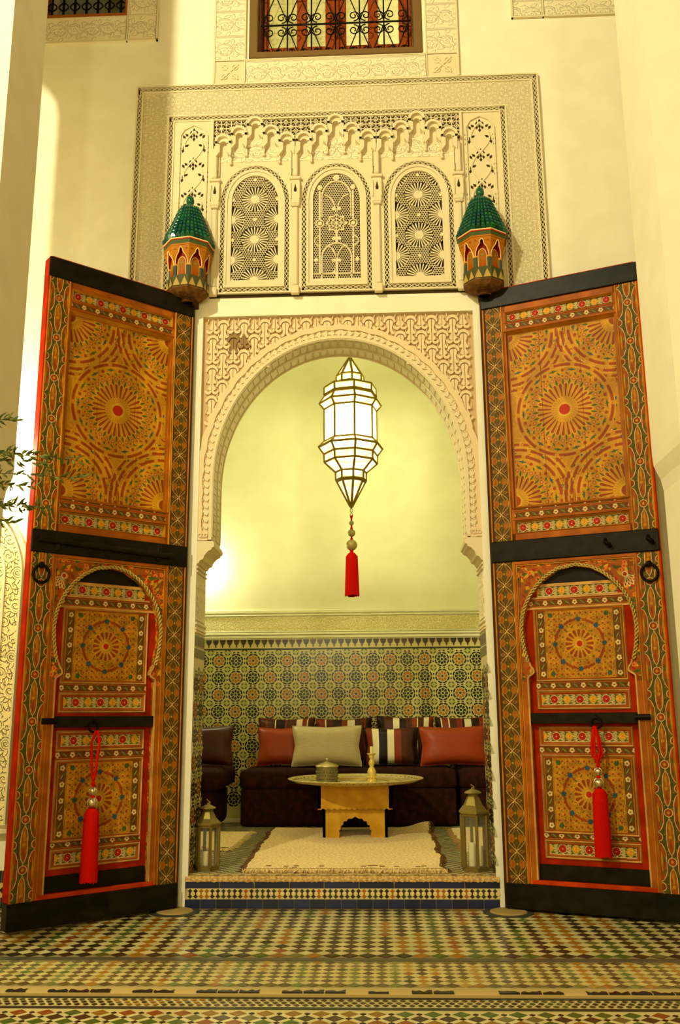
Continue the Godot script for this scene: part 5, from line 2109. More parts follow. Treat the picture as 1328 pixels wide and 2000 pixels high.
func furnish() -> void:
	rug("large cream woven rug under the tray table with a dark fringe", [Vector2(-0.68, -0.10), Vector2(0.70, -0.10), Vector2(0.72, -2.52), Vector2(-0.74, -2.50)], 0.018, 3, Color(0.40, 0.26, 0.12), true)
	rug("cream rug half seen at the left behind the candle lantern", [Vector2(-1.6, -1.25), Vector2(-0.92, -1.1), Vector2(-0.90, -2.28), Vector2(-1.7, -2.28)], 0.014, 5, Color(0.80, 0.70, 0.48))
	rug("cream rug half seen at the right behind the candle lantern", [Vector2(0.92, -1.05), Vector2(1.7, -1.2), Vector2(1.7, -2.6), Vector2(0.90, -2.5)], 0.014, 6, Color(0.62, 0.48, 0.28))
	seats()
	tray_table()
	floor_lantern("small six-sided candle lantern on the sill at the left jamb", Vector3(-0.945, STEP, -0.23), 0.088, 0.30, 0.385, 0.470, 0.42, [[-0.012, 0.0, 0.026, 0.09]])
	floor_lantern("taller six-sided candle lantern on the sill at the right jamb", Vector3(0.915, STEP, -0.20), 0.097, 0.375, 0.485, 0.565, 0.10, [[-0.022, 0.012, 0.024, 0.15], [0.03, -0.005, 0.028, 0.13]])

# ---------------------------------------------------------------- the two painted door leaves
func tiled(t: ImageTexture, per: Vector2, rough := 0.55) -> StandardMaterial3D:
	var m := flat_tex(t, rough)
	m.uv1_scale = Vector3(1.0 / per.x, 1.0 / per.y, 1)
	return m

func frame(b: MB, x0: float, y0: float, x1: float, y1: float, w: float, z0: float, z1: float) -> void:   # a mitred moulding round a panel
	var o := [Vector2(x0, y0), Vector2(x1, y0), Vector2(x1, y1), Vector2(x0, y1)]
	var i := [Vector2(x0 + w, y0 + w), Vector2(x1 - w, y0 + w), Vector2(x1 - w, y1 - w), Vector2(x0 + w, y1 - w)]
	for k in 4:
		var j := (k + 1) % 4
		var m0: Vector2 = o[k].lerp(i[k], 0.45)
		var m1: Vector2 = o[j].lerp(i[j], 0.45)
		var d: Vector2 = (i[k] + i[j] - o[k] - o[j]) * 0.5
		b.face([Vector3(o[k].x, o[k].y, z0), Vector3(o[j].x, o[j].y, z0), Vector3(m1.x, m1.y, z1), Vector3(m0.x, m0.y, z1)], Vector3(-d.x, -d.y, w))
		b.face([Vector3(m0.x, m0.y, z1), Vector3(m1.x, m1.y, z1), Vector3(i[j].x, i[j].y, z0), Vector3(i[k].x, i[k].y, z0)], Vector3(d.x, d.y, w))

func doors() -> void:
	var star := tex_star_panel()
	var small := tex_small_panel()
	var T := {
		"star": flat_tex(star, 0.5), "small": flat_tex(small, 0.5), "ogee": tiled(tex_ogee_stile(), Vector2(0.145, 0.29)), "lattice": tiled(tex_lattice_stile(), Vector2(0.13, 0.16)),
		"frieze": tiled(tex_flower_frieze(), Vector2(0.17, 0.075)), "vine": tiled(tex_vine(), Vector2(0.1, 0.055)), "spandrel": tiled(tex_spandrel(), Vector2(0.83, 0.75)),
		"rail": mat(Color(0.68, 0.36, 0.06), 0.5), "gold": mat(Color(0.77, 0.51, 0.10), 0.5), "orange": mat(Color(0.78, 0.25, 0.02), 0.5), "red": mat(Color(0.66, 0.17, 0.0), 0.5), "cream": mat(Color(0.82, 0.62, 0.34), 0.5),
		"edge": mat(Color(0.80, 0.19, 0.0), 0.55), "rope": mat(Color(0.80, 0.69, 0.38), 0.6), "wood": mat(Color(0.30, 0.16, 0.07), 0.6),
		"black": world_tex(mat(Color.WHITE, 0.42), noise_tex(256, 0.02, 4, Color(0.06, 0.047, 0.022), Color(0.13, 0.105, 0.055), 19), 0.6),
	}
	var worn := noise_tex(256, 0.022, 5, Color(0.84, 0.83, 0.82), Color(1, 1, 1), 44)
	for k in T:
		var m: StandardMaterial3D = T[k]
		if k in ["red", "edge", "orange"]:
			m.metallic_specular = 0.08
		if k != "black":
			m.detail_enabled = true
			m.detail_blend_mode = BaseMaterial3D.BLEND_MODE_MUL
			m.detail_albedo = worn
	leaf("door_1", "tall painted door leaf left of the doorway, seen at a slant, its red edge towards us", Vector3(-1.086, 0, 0.05), deg_to_rad(40.85), -1.0, T)
	leaf("door_2", "tall painted door leaf right of the doorway, nearly flat to the wall, outer edge behind the pillar", Vector3(1.081, 0, 0.05), deg_to_rad(-22.4), 1.0, T)

func leaf(called: String, label: String, at: Vector3, turn: float, sg: float, T: Dictionary) -> void:
	var t := thing(called, label, "door", at, turn, "", "structure")
	var X := func(a: float, b: float) -> Array: return [minf(a * sg, b * sg), maxf(a * sg, b * sg)]
	var uvrect := func(b: MB, u0: float, u1: float, y0: float, y1: float, z: float, s0: Vector2, s1: Vector2) -> void:   # picture left at the smaller x
		var x: Array = X.call(u0, u1)
		b.rect(x[0], y0, x[1], y1, z, s0, s1)
	var bx := func(b: MB, u0: float, y0: float, z0: float, u1: float, y1: float, z1: float, ch := 0.0) -> void:
		var x: Array = X.call(u0, u1)
		b.box(Vector3(x[0], y0, z0), Vector3(x[1], y1, z1), ch)
	var fr := func(b: MB, u0: float, y0: float, u1: float, y1: float, w: float, z0: float, z1: float) -> void:
		var x: Array = X.call(u0, u1)
		frame(b, x[0], y0, x[1], y1, w, z0, z1)
	var tile := func(b: MB, u0: float, u1: float, y0: float, y1: float, z: float, ox: float, oy: float, turned := false) -> void:   # a strip that repeats its pattern in metres
		var x: Array = X.call(u0, u1)
		if turned:
			b.quad_uv(Vector3(x[0], y0, z), Vector3(x[1], y0, z), Vector3(x[1], y1, z), Vector3(x[0], y1, z), Vector2(0, 0), Vector2(0, x[1] - x[0]), Vector2(y1 - y0, x[1] - x[0]), Vector2(y1 - y0, 0))
		else:
			b.quad_uv(Vector3(x[0], y0, z), Vector3(x[1], y0, z), Vector3(x[1], y1, z), Vector3(x[0], y1, z), Vector2(ox, oy), Vector2(ox + x[1] - x[0], oy), Vector2(ox + x[1] - x[0], oy - (y1 - y0)), Vector2(ox, oy - (y1 - y0)))
	# the body behind everything
	var b := MB.new()
	bx.call(b, 0.008, 0.02, -0.09, 1.132, 4.365, -0.062)
	obj("back_boards", b, T.wood, t)
	b = MB.new()
	bx.call(b, 1.128, 0.18, -0.08, 1.139, 4.36, 0.001)
	obj("red_edge", b, T.edge, t)
	# stiles
	for q in [[2.44, 4.222], [0.175, 2.30]]:
		b = MB.new()
		bx.call(b, 0.985, q[0], -0.05, 1.13, q[1], -0.001)
		tile.call(b, 0.985, 1.128, q[0], q[1], 0.0, 0.0, 0.04)
		obj("ogee_stile", b, T.ogee, t)
		b = MB.new()
		bx.call(b, 0.012, q[0], -0.05, 0.16, q[1], -0.001)
		tile.call(b, 0.024, 0.152, q[0], q[1], 0.0, 0.0, 0.0)
		obj("lattice_stile", b, T.lattice, t)
		b = MB.new()
		for u in [0.012, 0.150, 0.976, 1.118]:
			bx.call(b, u, q[0], -0.02, u + 0.012, q[1], 0.006, 0.004)
		obj("stile_moulding", b, T.gold, t)
	# black bands
	for q in [[4.222, 4.366, "top_band", 0.012], [2.297, 2.447, "middle_band", 0.016], [0.02, 0.176, "kick_band", 0.014]]:
		b = MB.new()
		bx.call(b, 0.006, q[0], -0.082, 1.138, q[1], q[3], 0.006)
		obj(q[2], b, T.black, t)
	b = MB.new()
	bx.call(b, 0.02, 4.364, -0.05, 1.12, 4.372, 0.006, 0.003)
	obj("top_edge", b, T.orange, t)
	# upper half
	var rails := MB.new()
	for q in [[4.17, 4.225], [2.447, 2.495]]:
		bx.call(rails, 0.16, q[0], -0.04, 0.985, q[1], -0.004)
	for q in [[4.085, 4.095], [4.018, 4.03], [2.672, 2.684], [2.59, 2.60]]:
		bx.call(rails, 0.16, q[0], -0.04, 0.985, q[1], 0.0, 0.003)
	for u in [0.16, 0.962]:
		bx.call(rails, u, 2.447, -0.04, u + 0.023, 4.222, -0.004)
	obj("rail", rails, T.rail, t)
	var lines := MB.new()
	for q in [[0.178, 4.088, 0.967, 4.178], [0.178, 2.49, 0.967, 2.592]]:
		fr.call(lines, q[0], q[1], q[2], q[3], 0.016, -0.02, 0.004)
	fr.call(lines, 0.158, 2.668, 0.986, 4.022, 0.022, -0.03, 0.006)
	obj("panel_moulding", lines, T.gold, t)
	for q in [[4.098, 4.168], [2.502, 2.578]]:
		b = MB.new()
		tile.call(b, 0.19, 0.955, q[0], q[1], -0.026, 0.085 + 0.042, 0.0 if false else 0.075)
		obj("flower_frieze", b, T.frieze, t)
	for q in [[4.03, 4.085], [2.60, 2.672]]:
		b = MB.new()
		bx.call(b, 0.16, q[0], -0.04, 0.985, q[1], -0.006)
		tile.call(b, 0.16, 0.985, q[0], q[1], -0.005, 0.0, 0.055)
		obj("vine_rail", b, T.vine, t)
	for k in 3:      # the three planks of the star board
		b = MB.new()
		var us := [0.165, 0.42, 0.70, 0.98]
		var x: Array = X.call(us[k], us[k + 1] - 0.0012)
		var xa: float = (X.call(0.165, 0.98))[0]
		b.rect(x[0], 2.675, x[1], 4.01, -0.030 - 0.0008 * (k % 2), Vector2((x[0] - xa) / 0.815, 1), Vector2((x[1] - xa) / 0.815, 0))
		obj("star_plank", b, T.star, t)
	# lower half: the spandrel board with a keyhole arch over the wicket
	var uc := 0.572
	var half := [[0.348, 0.205], [0.348, 1.49], [0.342, 1.505], [0.325, 1.515], [0.305, 1.53], [0.308, 1.552], [0.324, 1.572], [0.333, 1.60], [0.35, 1.67], [0.362, 1.75], [0.366, 1.83], [0.357, 1.91], [0.336, 1.98], [0.30, 2.05], [0.245, 2.12], [0.18, 2.175], [0.10, 2.22], [0.0, 2.238]]
	b = MB.new()
	for s in [-1.0, 1.0]:
		var p := PackedVector2Array()
		for q in half:
			p.append(Vector2(sg * uc + s * q[0], q[1]))
		p.append(Vector2(sg * uc, 2.297))
		p.append(Vector2(sg * uc + s * 0.408, 2.297))
		p.append(Vector2(sg * uc + s * 0.408, 0.205))
		b.prism(p, -0.055, -0.003)
	obj("spandrel_board", b, T.spandrel, t)
	b = MB.new()
	for s in [-1.0, 1.0]:   # plain lower cheeks beside the wicket
		b.bar(Vector2(sg * uc + s * 0.380, 0.18), Vector2(sg * uc + s * 0.380, 1.46), 0.058, -0.02, 0.0)
		b.bar(Vector2(sg * uc + s * 0.406, 0.18), Vector2(sg * uc + s * 0.406, 2.297), 0.014, -0.02, 0.006)
	b.bar(Vector2(sg * 0.165, 2.285), Vector2(sg * 0.98, 2.285), 0.02, -0.02, 0.005)
	obj("cheek", b, T.rail, t)
	b = MB.new()
	for s in [-1.0, 1.0]:
		b.bar(Vector2(sg * uc + s * 0.393, 0.18), Vector2(sg * uc + s * 0.393, 2.27), 0.006, -0.02, 0.004)
	b.bar(Vector2(sg * 0.175, 2.268), Vector2(sg * 0.97, 2.268), 0.006, -0.02, 0.004)
	obj("cheek_line", b, T.gold, t)
	b = MB.new()
	for s in [-1.0, 1.0]:   # pale line round the opening, then the twisted rope over the arch
		var p := PackedVector2Array()
		for q in half.slice(0, 8):
			p.append(Vector2(sg * uc + s * (q[0] + 0.004), q[1]))
		b.path(p, 0.011, -0.02, 0.004)
	obj("opening_line", b, T.cream, t)
	b = MB.new()
	var rope := PackedVector2Array()
	for q in half.slice(7):
		rope.append(Vector2(sg * uc + (q[0] + 0.014), q[1] + 0.010 * (1.0 - q[0] / 0.37)))
	for i in range(half.size() - 2, 6, -1):
		rope.append(Vector2(sg * uc - (half[i][0] + 0.014), half[i][1] + 0.010 * (1.0 - half[i][0] / 0.37)))
	var total := 0.0
	for i in rope.size() - 1: total += rope[i].distance_to(rope[i + 1])
	var m := int(total / 0.006)
	for ph in 2:
		var p3 := PackedVector3Array()
		var seg := 0
		var left := 0.0
		for i in m + 1:
			var s := minf(i * total / m, total - 1e-4)
			while seg < rope.size() - 2 and s > left + rope[seg].distance_to(rope[seg + 1]):
				left += rope[seg].distance_to(rope[seg + 1])
				seg += 1
			var d := (rope[seg + 1] - rope[seg]).normalized()
			var q := rope[seg] + d * (s - left)
			var a := s / 0.055 * TAU + ph * PI
			var o := d.orthogonal() * sin(a) * 0.0085
			p3.append(Vector3(q.x + o.x, q.y + o.y, 0.002 + 0.006 * cos(a)))
		b.tube(p3, 0.0056, 6)
	obj("rope_moulding", b, T.rope, t)
	# the wicket, set back
	var zb := -0.046
	b = MB.new()
	bx.call(b, uc - 0.368, 0.2, -0.075, uc + 0.368, 2.24, zb)
	obj("wicket_board", b, T.red, t)
	b = MB.new()
	bx.call(b, uc - 0.24, 2.135, zb - 0.005, uc + 0.24, 2.235, zb + 0.004)
	bx.call(b, uc - 0.345, 0.205, zb - 0.005, uc + 0.345, 0.30, zb + 0.010)
	obj("wicket_band", b, T.black, t)
	var wl := MB.new()
	var wg := MB.new()
	bx.call(wl, uc - 0.29, 2.112, zb, uc + 0.29, 2.132, zb + 0.008)
	bx.call(wl, uc - 0.33, 2.030, zb, uc + 0.33, 2.042, zb + 0.008)
	bx.call(wl, uc - 0.345, 1.958, zb, uc + 0.345, 1.972, zb + 0.008)
	for q in [[0.266, 1.282, 0.876, 1.412], [0.266, 1.042, 0.876, 1.172], [0.266, 0.335, 0.876, 0.452], [0.266, 1.468, 0.876, 1.965], [0.266, 0.492, 0.876, 0.992]]:
		fr.call(wl, q[0], q[1], q[2], q[3], 0.014, zb, zb + 0.012)
		fr.call(wg, q[0] + 0.014, q[1] + 0.014, q[2] - 0.014, q[3] - 0.014, 0.012, zb, zb + 0.006)
	obj("wicket_moulding", wl, T.cream, t)
	obj("wicket_moulding", wg, T.rail, t)
	for q in [[uc - 0.27, uc + 0.27, 2.044, 2.112], [0.296, 0.846, 1.312, 1.382], [0.296, 0.846, 1.072, 1.142], [0.296, 0.846, 0.362, 0.426]]:
		b = MB.new()
		tile.call(b, q[0], q[1], q[2], q[3], zb + 0.002, 0.085, 0.075)
		obj("flower_frieze", b, T.frieze, t)
	for q in [[uc - 0.33, uc + 0.33, 1.972, 2.030], [0.266, 0.876, 1.414, 1.466], [0.266, 0.876, 0.994, 1.04], [0.266, 0.876, 0.454, 0.49]]:
		b = MB.new()
		tile.call(b, q[0], q[1], q[2], q[3], zb + 0.003, 0.0, 0.055)
		obj("vine_rail", b, T.vine, t)
	for q in [[1.49, 1.943], [0.514, 0.97]]:
		b = MB.new()
		uvrect.call(b, 0.288, 0.854, q[0], q[1], zb + 0.003, Vector2(0, 1), Vector2(1, 0))
		obj("star_panel", b, T.small, t)
	b = MB.new()
	bx.call(b, uc - 0.40, 0.176, -0.03, uc + 0.40, 0.203, 0.004, 0.003)
	obj("sill", b, T.orange, t)
	# ironwork: wicket bolt with its ring, the ring knocker, the long bolt or the two staples
	b = MB.new()
	bx.call(b, uc - 0.345, 1.192, zb, uc + 0.345, 1.262, 0.008, 0.004)
	obj("bolt_bar", b, T.black, t)
	b = MB.new()
	b.tube(PackedVector3Array([Vector3(sg * (uc + 0.33), 1.232, 0.006), Vector3(sg * (uc + 0.40), 1.232, 0.012), Vector3(sg * (uc + 0.425), 1.232, 0.012)]), 0.019, 12)
	obj("bolt_end", b, M.iron, t)
	var uk := 0.655
	b = MB.new()
	var rp := PackedVector3Array()
	for i in 20:
		rp.append(Vector3(sg * uk + 0.032 * cos(TAU * i / 20), 1.195 + 0.034 * sin(TAU * i / 20), 0.014))
	b.tube(rp, 0.008, 8, true)
	b.ball(Vector3(sg * uk, 1.232, 0.010), 0.014)
	obj("bolt_ring", b, M.iron, t)
	b = MB.new()
	rp = PackedVector3Array()
	for i in 28:
		rp.append(Vector3(sg * 1.062 + 0.052 * cos(TAU * i / 28), 2.155 + 0.056 * sin(TAU * i / 28), 0.016))
	b.tube(rp, 0.0095, 8, true)
	b.ball(Vector3(sg * 1.062, 2.214, 0.012), 0.022)
	obj("ring_knocker", b, M.iron, t)
	if sg < 0:
		b = MB.new()
		b.tube(PackedVector3Array([Vector3(-1.095, 2.382, 0.034), Vector3(-0.14, 2.36, 0.034)]), 0.021, 14)
		for u in [0.95, 0.6, 0.22]:
			bx.call(b, u, 2.315, 0.01, u + 0.03, 2.42, 0.028, 0.004)
		obj("long_bolt", b, T.black, t)
	else:
		for u in [0.81, 1.085]:
			b = MB.new()
			b.tube(PackedVector3Array([Vector3(u - 0.014, 2.40, 0.01), Vector3(u - 0.014, 2.375, 0.05), Vector3(u + 0.014, 2.36, 0.05), Vector3(u + 0.014, 2.35, 0.01)]), 0.013, 8)
			obj("staple", b, M.iron, t)
	# pivot post at the hinge
	b = MB.new()
	b.tube(PackedVector3Array([Vector3(sg * 0.02, 0.02, -0.03), Vector3(sg * 0.02, 4.40, -0.03)]), 0.034, 12)
	obj("pivot_post", b, T.wood, t)
	# tassel on the wicket's ring: hangs there, so a thing of its own
	var hang := t.transform * Vector3(sg * uk, 0, 0.05)
	var ts := thing("tassel", "long red tassel with two silver beads hanging on the %s door leaf's bolt" % ("left" if sg < 0 else "right"), "tassel", Vector3(hang.x, 0.7, hang.z), 0, "red door tassels")
	var hp := Vector3(hang.x, 0, hang.z)
	var dy := 0.0 if sg < 0 else 0.10
	b = inside(ts)
	for s in [-1.0, 1.0]:
		b.tube(PackedVector3Array([hp + Vector3(s * 0.006, 1.17, -0.026), hp + Vector3(s * 0.026, 1.10 - dy * 0.2, -0.01), hp + Vector3(s * (0.018 if sg < 0 else 0.034), 1.0, 0), hp + Vector3(s * 0.012, 0.91 + dy * 0.6, 0), hp + Vector3(0, 0.87 + dy * 0.8, 0)]), 0.0085, 8)
		if sg > 0:
			b.tube(PackedVector3Array([hp + Vector3(s * 0.004, 1.175, -0.026), hp + Vector3(s * 0.012, 1.08, 0), hp + Vector3(s * 0.016, 1.02, 0.006), hp + Vector3(0, 0.96, 0.006)]), 0.0085, 8)
	obj("cord_loop", b, M.red_thread, ts)
	for w in [[0.797 + dy * 0.95, 0.026], [0.727 + dy * 0.95, 0.034]]:
		b = inside(ts)
		b.ball(hp + Vector3(0, w[0], 0), w[1], 0.95, 18)
		for i in 8:
			var a := TAU * i / 8
			var q := PackedVector3Array()
			for j in 7:
				var e := (j / 6.0 - 0.5) * PI * 0.9
				q.append(hp + Vector3(sin(a) * cos(e), 0, cos(a) * cos(e)) * w[1] + Vector3(0, w[0] + sin(e) * w[1] * 0.95, 0))
			b.tube(q, 0.003, 5)
		obj("bead", b, M.silver, ts)
	var top := 0.69 + dy * 0.95
	var bottom := 0.25 if sg < 0 else 0.372
	tassel(ts, hp, [0.875 + dy * 0.8, 0.845 + dy * 0.9, 0.762 + dy * 0.95], top, bottom, 0.043, 0.052 if sg < 0 else 0.05)

# ---------------------------------------------------------------- the painted turrets that hold the pivots
func turret(x: float, label: String) -> void:
	var at := Vector3(x, 4.26, 0.12)
	var t := thing("turret_bracket", label, "bracket", at, deg_to_rad(-9.0), "turret brackets over the door")
	var V := func(k: float, r: float, y: float) -> Vector3: return Vector3(sin((k + 0.5) * TAU / 8) * r, y, cos((k + 0.5) * TAU / 8) * r)
	var lift := func(p: Vector3) -> Vector3: return Vector3(p.x, 0.45 + (p.y - 0.45) * (0.89 if p.y < 0.45 else (1.0 if p.y < 0.505 else 1.34)) + (0.0 if p.y < 0.505 else -0.0187), p.z)
	var b := MB.new()
	b.warp = lift
	b.lathe([[0.0, 0.04], [0.095, 0.04], [0.125, 0.05], [0.156, 0.075], [0.16, 0.088], [0.16, 0.095]], 8, false, TAU / 16)
	obj("base", b, world_tex(mat(Color.WHITE, 0.8), noise_tex(128, 0.04, 3, Color(0.34, 0.22, 0.10), Color(0.52, 0.36, 0.17), 71), 0.3), t)
	b = MB.new()
	b.warp = lift
	b.col = lin(0.30, 0.30, 0.18)
	b.lathe([[0.160, 0.085], [0.160, 0.185]], 8, false, TAU / 16)
	obj("collar", b, M.paint, t)
	b = MB.new()
	b.warp = lift
	b.col = lin(0.70, 0.58, 0.30)
	for k in range(-3, 4):
		for j in 2:
			var p0: Vector3 = (V.call(k - 1, 0.1615, 0.0) as Vector3).lerp(V.call(k, 0.1615, 0.0), j * 0.5 + 0.03)
			var p1: Vector3 = (V.call(k - 1, 0.1615, 0.0) as Vector3).lerp(V.call(k, 0.1615, 0.0), j * 0.5 + 0.47)
			var o := Vector3(p0.x + p1.x, 0, p0.z + p1.z).normalized() * 0.003
			var pm := (p0 + p1) * 0.5
			b.face([p0 + o + Vector3(0, 0.09, 0), p1 + o + Vector3(0, 0.09, 0), p1.lerp(pm, 0.3) + o + Vector3(0, 0.115, 0), pm + o + Vector3(0, 0.165, 0), p0.lerp(pm, 0.3) + o + Vector3(0, 0.115, 0)], o)
	obj("crenel_paint", b, M.paint, t)
	b = MB.new()
	b.warp = lift
	b.col = lin(0.52, 0.12, 0.02)
	b.lathe([[0.136, 0.18], [0.136, 0.47]], 8, false, TAU / 16)
	obj("core", b, M.paint, t)
	for k in range(-3, 4):      # on each face: column, painted panel, pointed arch
		var a := k * TAU / 8
		var keep := Transform3D(Basis(Vector3.UP, a), Vector3.ZERO)
		b = MB.new()
		b.warp = lift
		b.xf = keep
		var d := 0.136 * cos(TAU / 16)
		var pan := pv([-0.034, 0.19, 0.034, 0.19, 0.034, 0.30, 0.028, 0.335, 0.014, 0.356, 0, 0.362, -0.014, 0.356, -0.028, 0.335, -0.034, 0.30])
		b.col = lin(0.88, 0.72, 0.44)
		b.prism(pan, d, d + 0.004)
		b.col = lin(0.60, 0.36, 0.08)
		var inner := PackedVector2Array()
		for q in pan: inner.append(Vector2(q.x * 0.84, 0.27 + (q.y - 0.27) * 0.93))
		b.prism(inner, d, d + 0.006)
		b.col = lin(0.66, 0.26, 0.04)
		for s in [-1.0, 1.0]:
			b.prism(PackedVector2Array([Vector2(s * 0.004, 0.198), Vector2(s * 0.026, 0.20), Vector2(s * 0.022, 0.235), Vector2(s * 0.014, 0.215), Vector2(s * 0.009, 0.26)]), d, d + 0.0075)
		b.col = lin(0.52, 0.46, 0.22)
		b.prism(pol(Vector2(0, 0.30), 0.013, 6), d, d + 0.0075)
		obj("painted_panel", b, M.paint, t)
		# arched hood that springs out to the cornice
		b = MB.new()
		b.warp = lift
		b.xf = keep
		var r1 := 0.182 * cos(TAU / 16)
		for s in [-1.0, 1.0]:
			var w := 0.182 * sin(TAU / 16)
			var arch := [[0.050, 0.285], [0.046, 0.325], [0.034, 0.362], [0.018, 0.385], [0.012, 0.415], [0.0, 0.43]]
			b.col = lin(0.68, 0.42, 0.08)
			var zs := func(y: float) -> float: return lerpf(d + 0.012, r1, smoothstep(0.28, 0.45, y))
			for i in arch.size() - 1:
				var q0 = arch[i]
				var q1 = arch[i + 1]
				var e0 := lerpf(0.059, w, smoothstep(0.28, 0.45, q0[1]))
				var e1 := lerpf(0.059, w, smoothstep(0.28, 0.45, q1[1]))
				b.col = lin(0.68, 0.42, 0.08)
				b.face([Vector3(s * q0[0], q0[1], zs.call(q0[1])), Vector3(s * e0, q0[1], zs.call(q0[1])), Vector3(s * e1, q1[1], zs.call(q1[1])), Vector3(s * q1[0], q1[1], zs.call(q1[1]))], Vector3(0, 0, 1))
				b.col = lin(0.50, 0.08, 0.02)
				b.face([Vector3(s * q0[0], q0[1], zs.call(q0[1])), Vector3(s * q1[0], q1[1], zs.call(q1[1])), Vector3(s * q1[0], q1[1], d), Vector3(s * q0[0], q0[1], d)], Vector3(-s, -0.5, 0))
				b.col = lin(0.92, 0.76, 0.50)
				b.tube(PackedVector3Array([Vector3(s * q0[0], q0[1], zs.call(q0[1])), Vector3(s * q1[0], q1[1], zs.call(q1[1]))]), 0.0042, 5)
			b.col = lin(0.68, 0.42, 0.08)
			b.face([Vector3(0, 0.43, zs.call(0.43)), Vector3(s * lerpf(0.059, w, smoothstep(0.28, 0.45, 0.43)), 0.43, zs.call(0.43)), Vector3(s * w, 0.452, r1), Vector3(0, 0.452, r1)], Vector3(0, 0, 1))
			b.col = lin(0.62, 0.34, 0.10)
			b.prism(pol(Vector2(s * 0.045, 0.415), 0.010, 3, PI / 2), r1 - 0.02, r1 + 0.001)
		obj("arch_hood", b, M.paint, t)
		b = MB.new()
		b.warp = lift
		b.col = lin(0.27, 0.31, 0.24)
		var q: Vector3 = V.call(k - 1, 0.140, 0.0)
		b.xf = Transform3D(Basis(Vector3.UP, a - TAU / 16), q)
		b.box(Vector3(-0.017, 0.18, -0.02), Vector3(0.017, 0.275, 0.006), 0.004)
		b.col = lin(0.82, 0.60, 0.26)
		b.box(Vector3(-0.018, 0.275, -0.02), Vector3(0.018, 0.292, 0.010), 0.004)
		obj("column", b, M.paint, t)
	b = MB.new()
	b.warp = lift
	for q in [[0.445, 0.458, 0.186, Color(0.68, 0.42, 0.09)], [0.458, 0.488, 0.188, Color(0.27, 0.33, 0.17)], [0.488, 0.496, 0.192, Color(0.70, 0.20, 0.07)], [0.496, 0.504, 0.195, Color(0.93, 0.80, 0.56)]]:
		b.col = (q[3] as Color).srgb_to_linear()
		b.lathe([[0.1, q[0]], [q[2], q[0]], [q[2], q[1]], [0.1, q[1]]], 8, false, TAU / 16)
	obj("cornice", b, M.paint, t)
	# green glazed roof: courses of half-round tiles up each face
	var green := mat(Color.WHITE, 0.22)
	green.vertex_color_use_as_albedo = true
	b = MB.new()
	b.warp = lift
	var r := RandomNumberGenerator.new()
	r.seed = 2
	b.col = lin(0.06, 0.16, 0.12)
	b.lathe([[0.176, 0.504], [0.074, 0.735], [0.03, 0.76]], 8, false, TAU / 16)
	for k in 8:
		for j in 4:
			for i in 9:
				var f0 := i / 9.0
				var f1 := (i + 1.25) / 9.0
				var p0: Vector3 = (V.call(k - 1, lerpf(0.192, 0.078, f0), lerpf(0.508, 0.74, f0)) as Vector3).lerp(V.call(k, lerpf(0.192, 0.078, f0), lerpf(0.508, 0.74, f0)), (j + 0.5) / 4.0)
				var p1: Vector3 = (V.call(k - 1, lerpf(0.192, 0.078, f1), lerpf(0.508, 0.74, f1)) as Vector3).lerp(V.call(k, lerpf(0.192, 0.078, f1), lerpf(0.508, 0.74, f1)), (j + 0.5) / 4.0)
				var g := r.randf()
				b.col = lin(0.06 + 0.06 * g, 0.26 + 0.14 * g, 0.20 + 0.10 * r.randf())
				var w := lerpf(0.0185, 0.0085, f0)
				var out := Vector3(p0.x, 0.35, p0.z).normalized() * 0.006
				b.tube(PackedVector3Array([p0 + out * 1.4, p1]), w, 7, false, w * 0.72)
	var rt := obj("roof_tiles", b, green, t)
	rt.set_meta("kind", "stuff")
	b = MB.new()
	b.warp = lift
	b.col = lin(0.08, 0.34, 0.24)
	b.lathe([[0.075, 0.725], [0.055, 0.745], [0.032, 0.765], [0.022, 0.782], [0.030, 0.79], [0.032, 0.805], [0.026, 0.826], [0.012, 0.834], [0.0, 0.836]], 18)
	obj("finial", b, green, t)
	b = MB.new()
	b.warp = lift
	b.tube(PackedVector3Array([Vector3(0, 0.06, 0.0), Vector3(0, 0.0, 0.0)]), 0.045, 14)
	b.box(Vector3(-0.05, 0.0, -0.12), Vector3(0.05, 0.05, 0.02))
	obj("socket", b, mat(Color(0.30, 0.17, 0.08), 0.7), t)

# ---------------------------------------------------------------- the courtyard's floor
const FLOORDARK := [Color(0.24, 0.18, 0.08), Color(0.19, 0.14, 0.07), Color(0.28, 0.22, 0.09)]
const FLOORCOL := [Color(0.31, 0.35, 0.13), Color(0.60, 0.41, 0.09), Color(0.38, 0.39, 0.19), Color(0.52, 0.31, 0.07)]

func tile_shape(r: float, turn: float, h: float, k: Color) -> ArrayMesh:   # a little square tile with worn edges, lying flat
	var b := MB.new()
	b.col = k.srgb_to_linear()
	b.xf = Transform3D(Basis(Vector3(1, 0, 0), Vector3(0, 0, -1), Vector3(0, 1, 0)), Vector3.ZERO)
	var p := pol(Vector2.ZERO, r, 4, turn)
	var q := pol(Vector2.ZERO, r * 0.93, 4, turn)
	b.prism(q, 0, h, false, false)
	for i in 4:
		var j := (i + 1) % 4
		var m := p[i] + p[j]
		b.face([Vector3(p[i].x, p[i].y, h * 0.4), Vector3(p[j].x, p[j].y, h * 0.4), Vector3(q[j].x, q[j].y, h), Vector3(q[i].x, q[i].y, h)], Vector3(m.x, m.y, 0.01))
		b.face([Vector3(p[i].x, p[i].y, -0.001), Vector3(p[j].x, p[j].y, -0.001), Vector3(p[j].x, p[j].y, h * 0.4), Vector3(p[i].x, p[i].y, h * 0.4)], Vector3(m.x, m.y, 0))
	return b.mesh()

func flat_square(b: MB, x: float, z: float, r: float, y: float) -> void:
	b.quad(Vector3(x - r, y, z), Vector3(x, y, z + r), Vector3(x + r, y, z), Vector3(x, y, z - r))

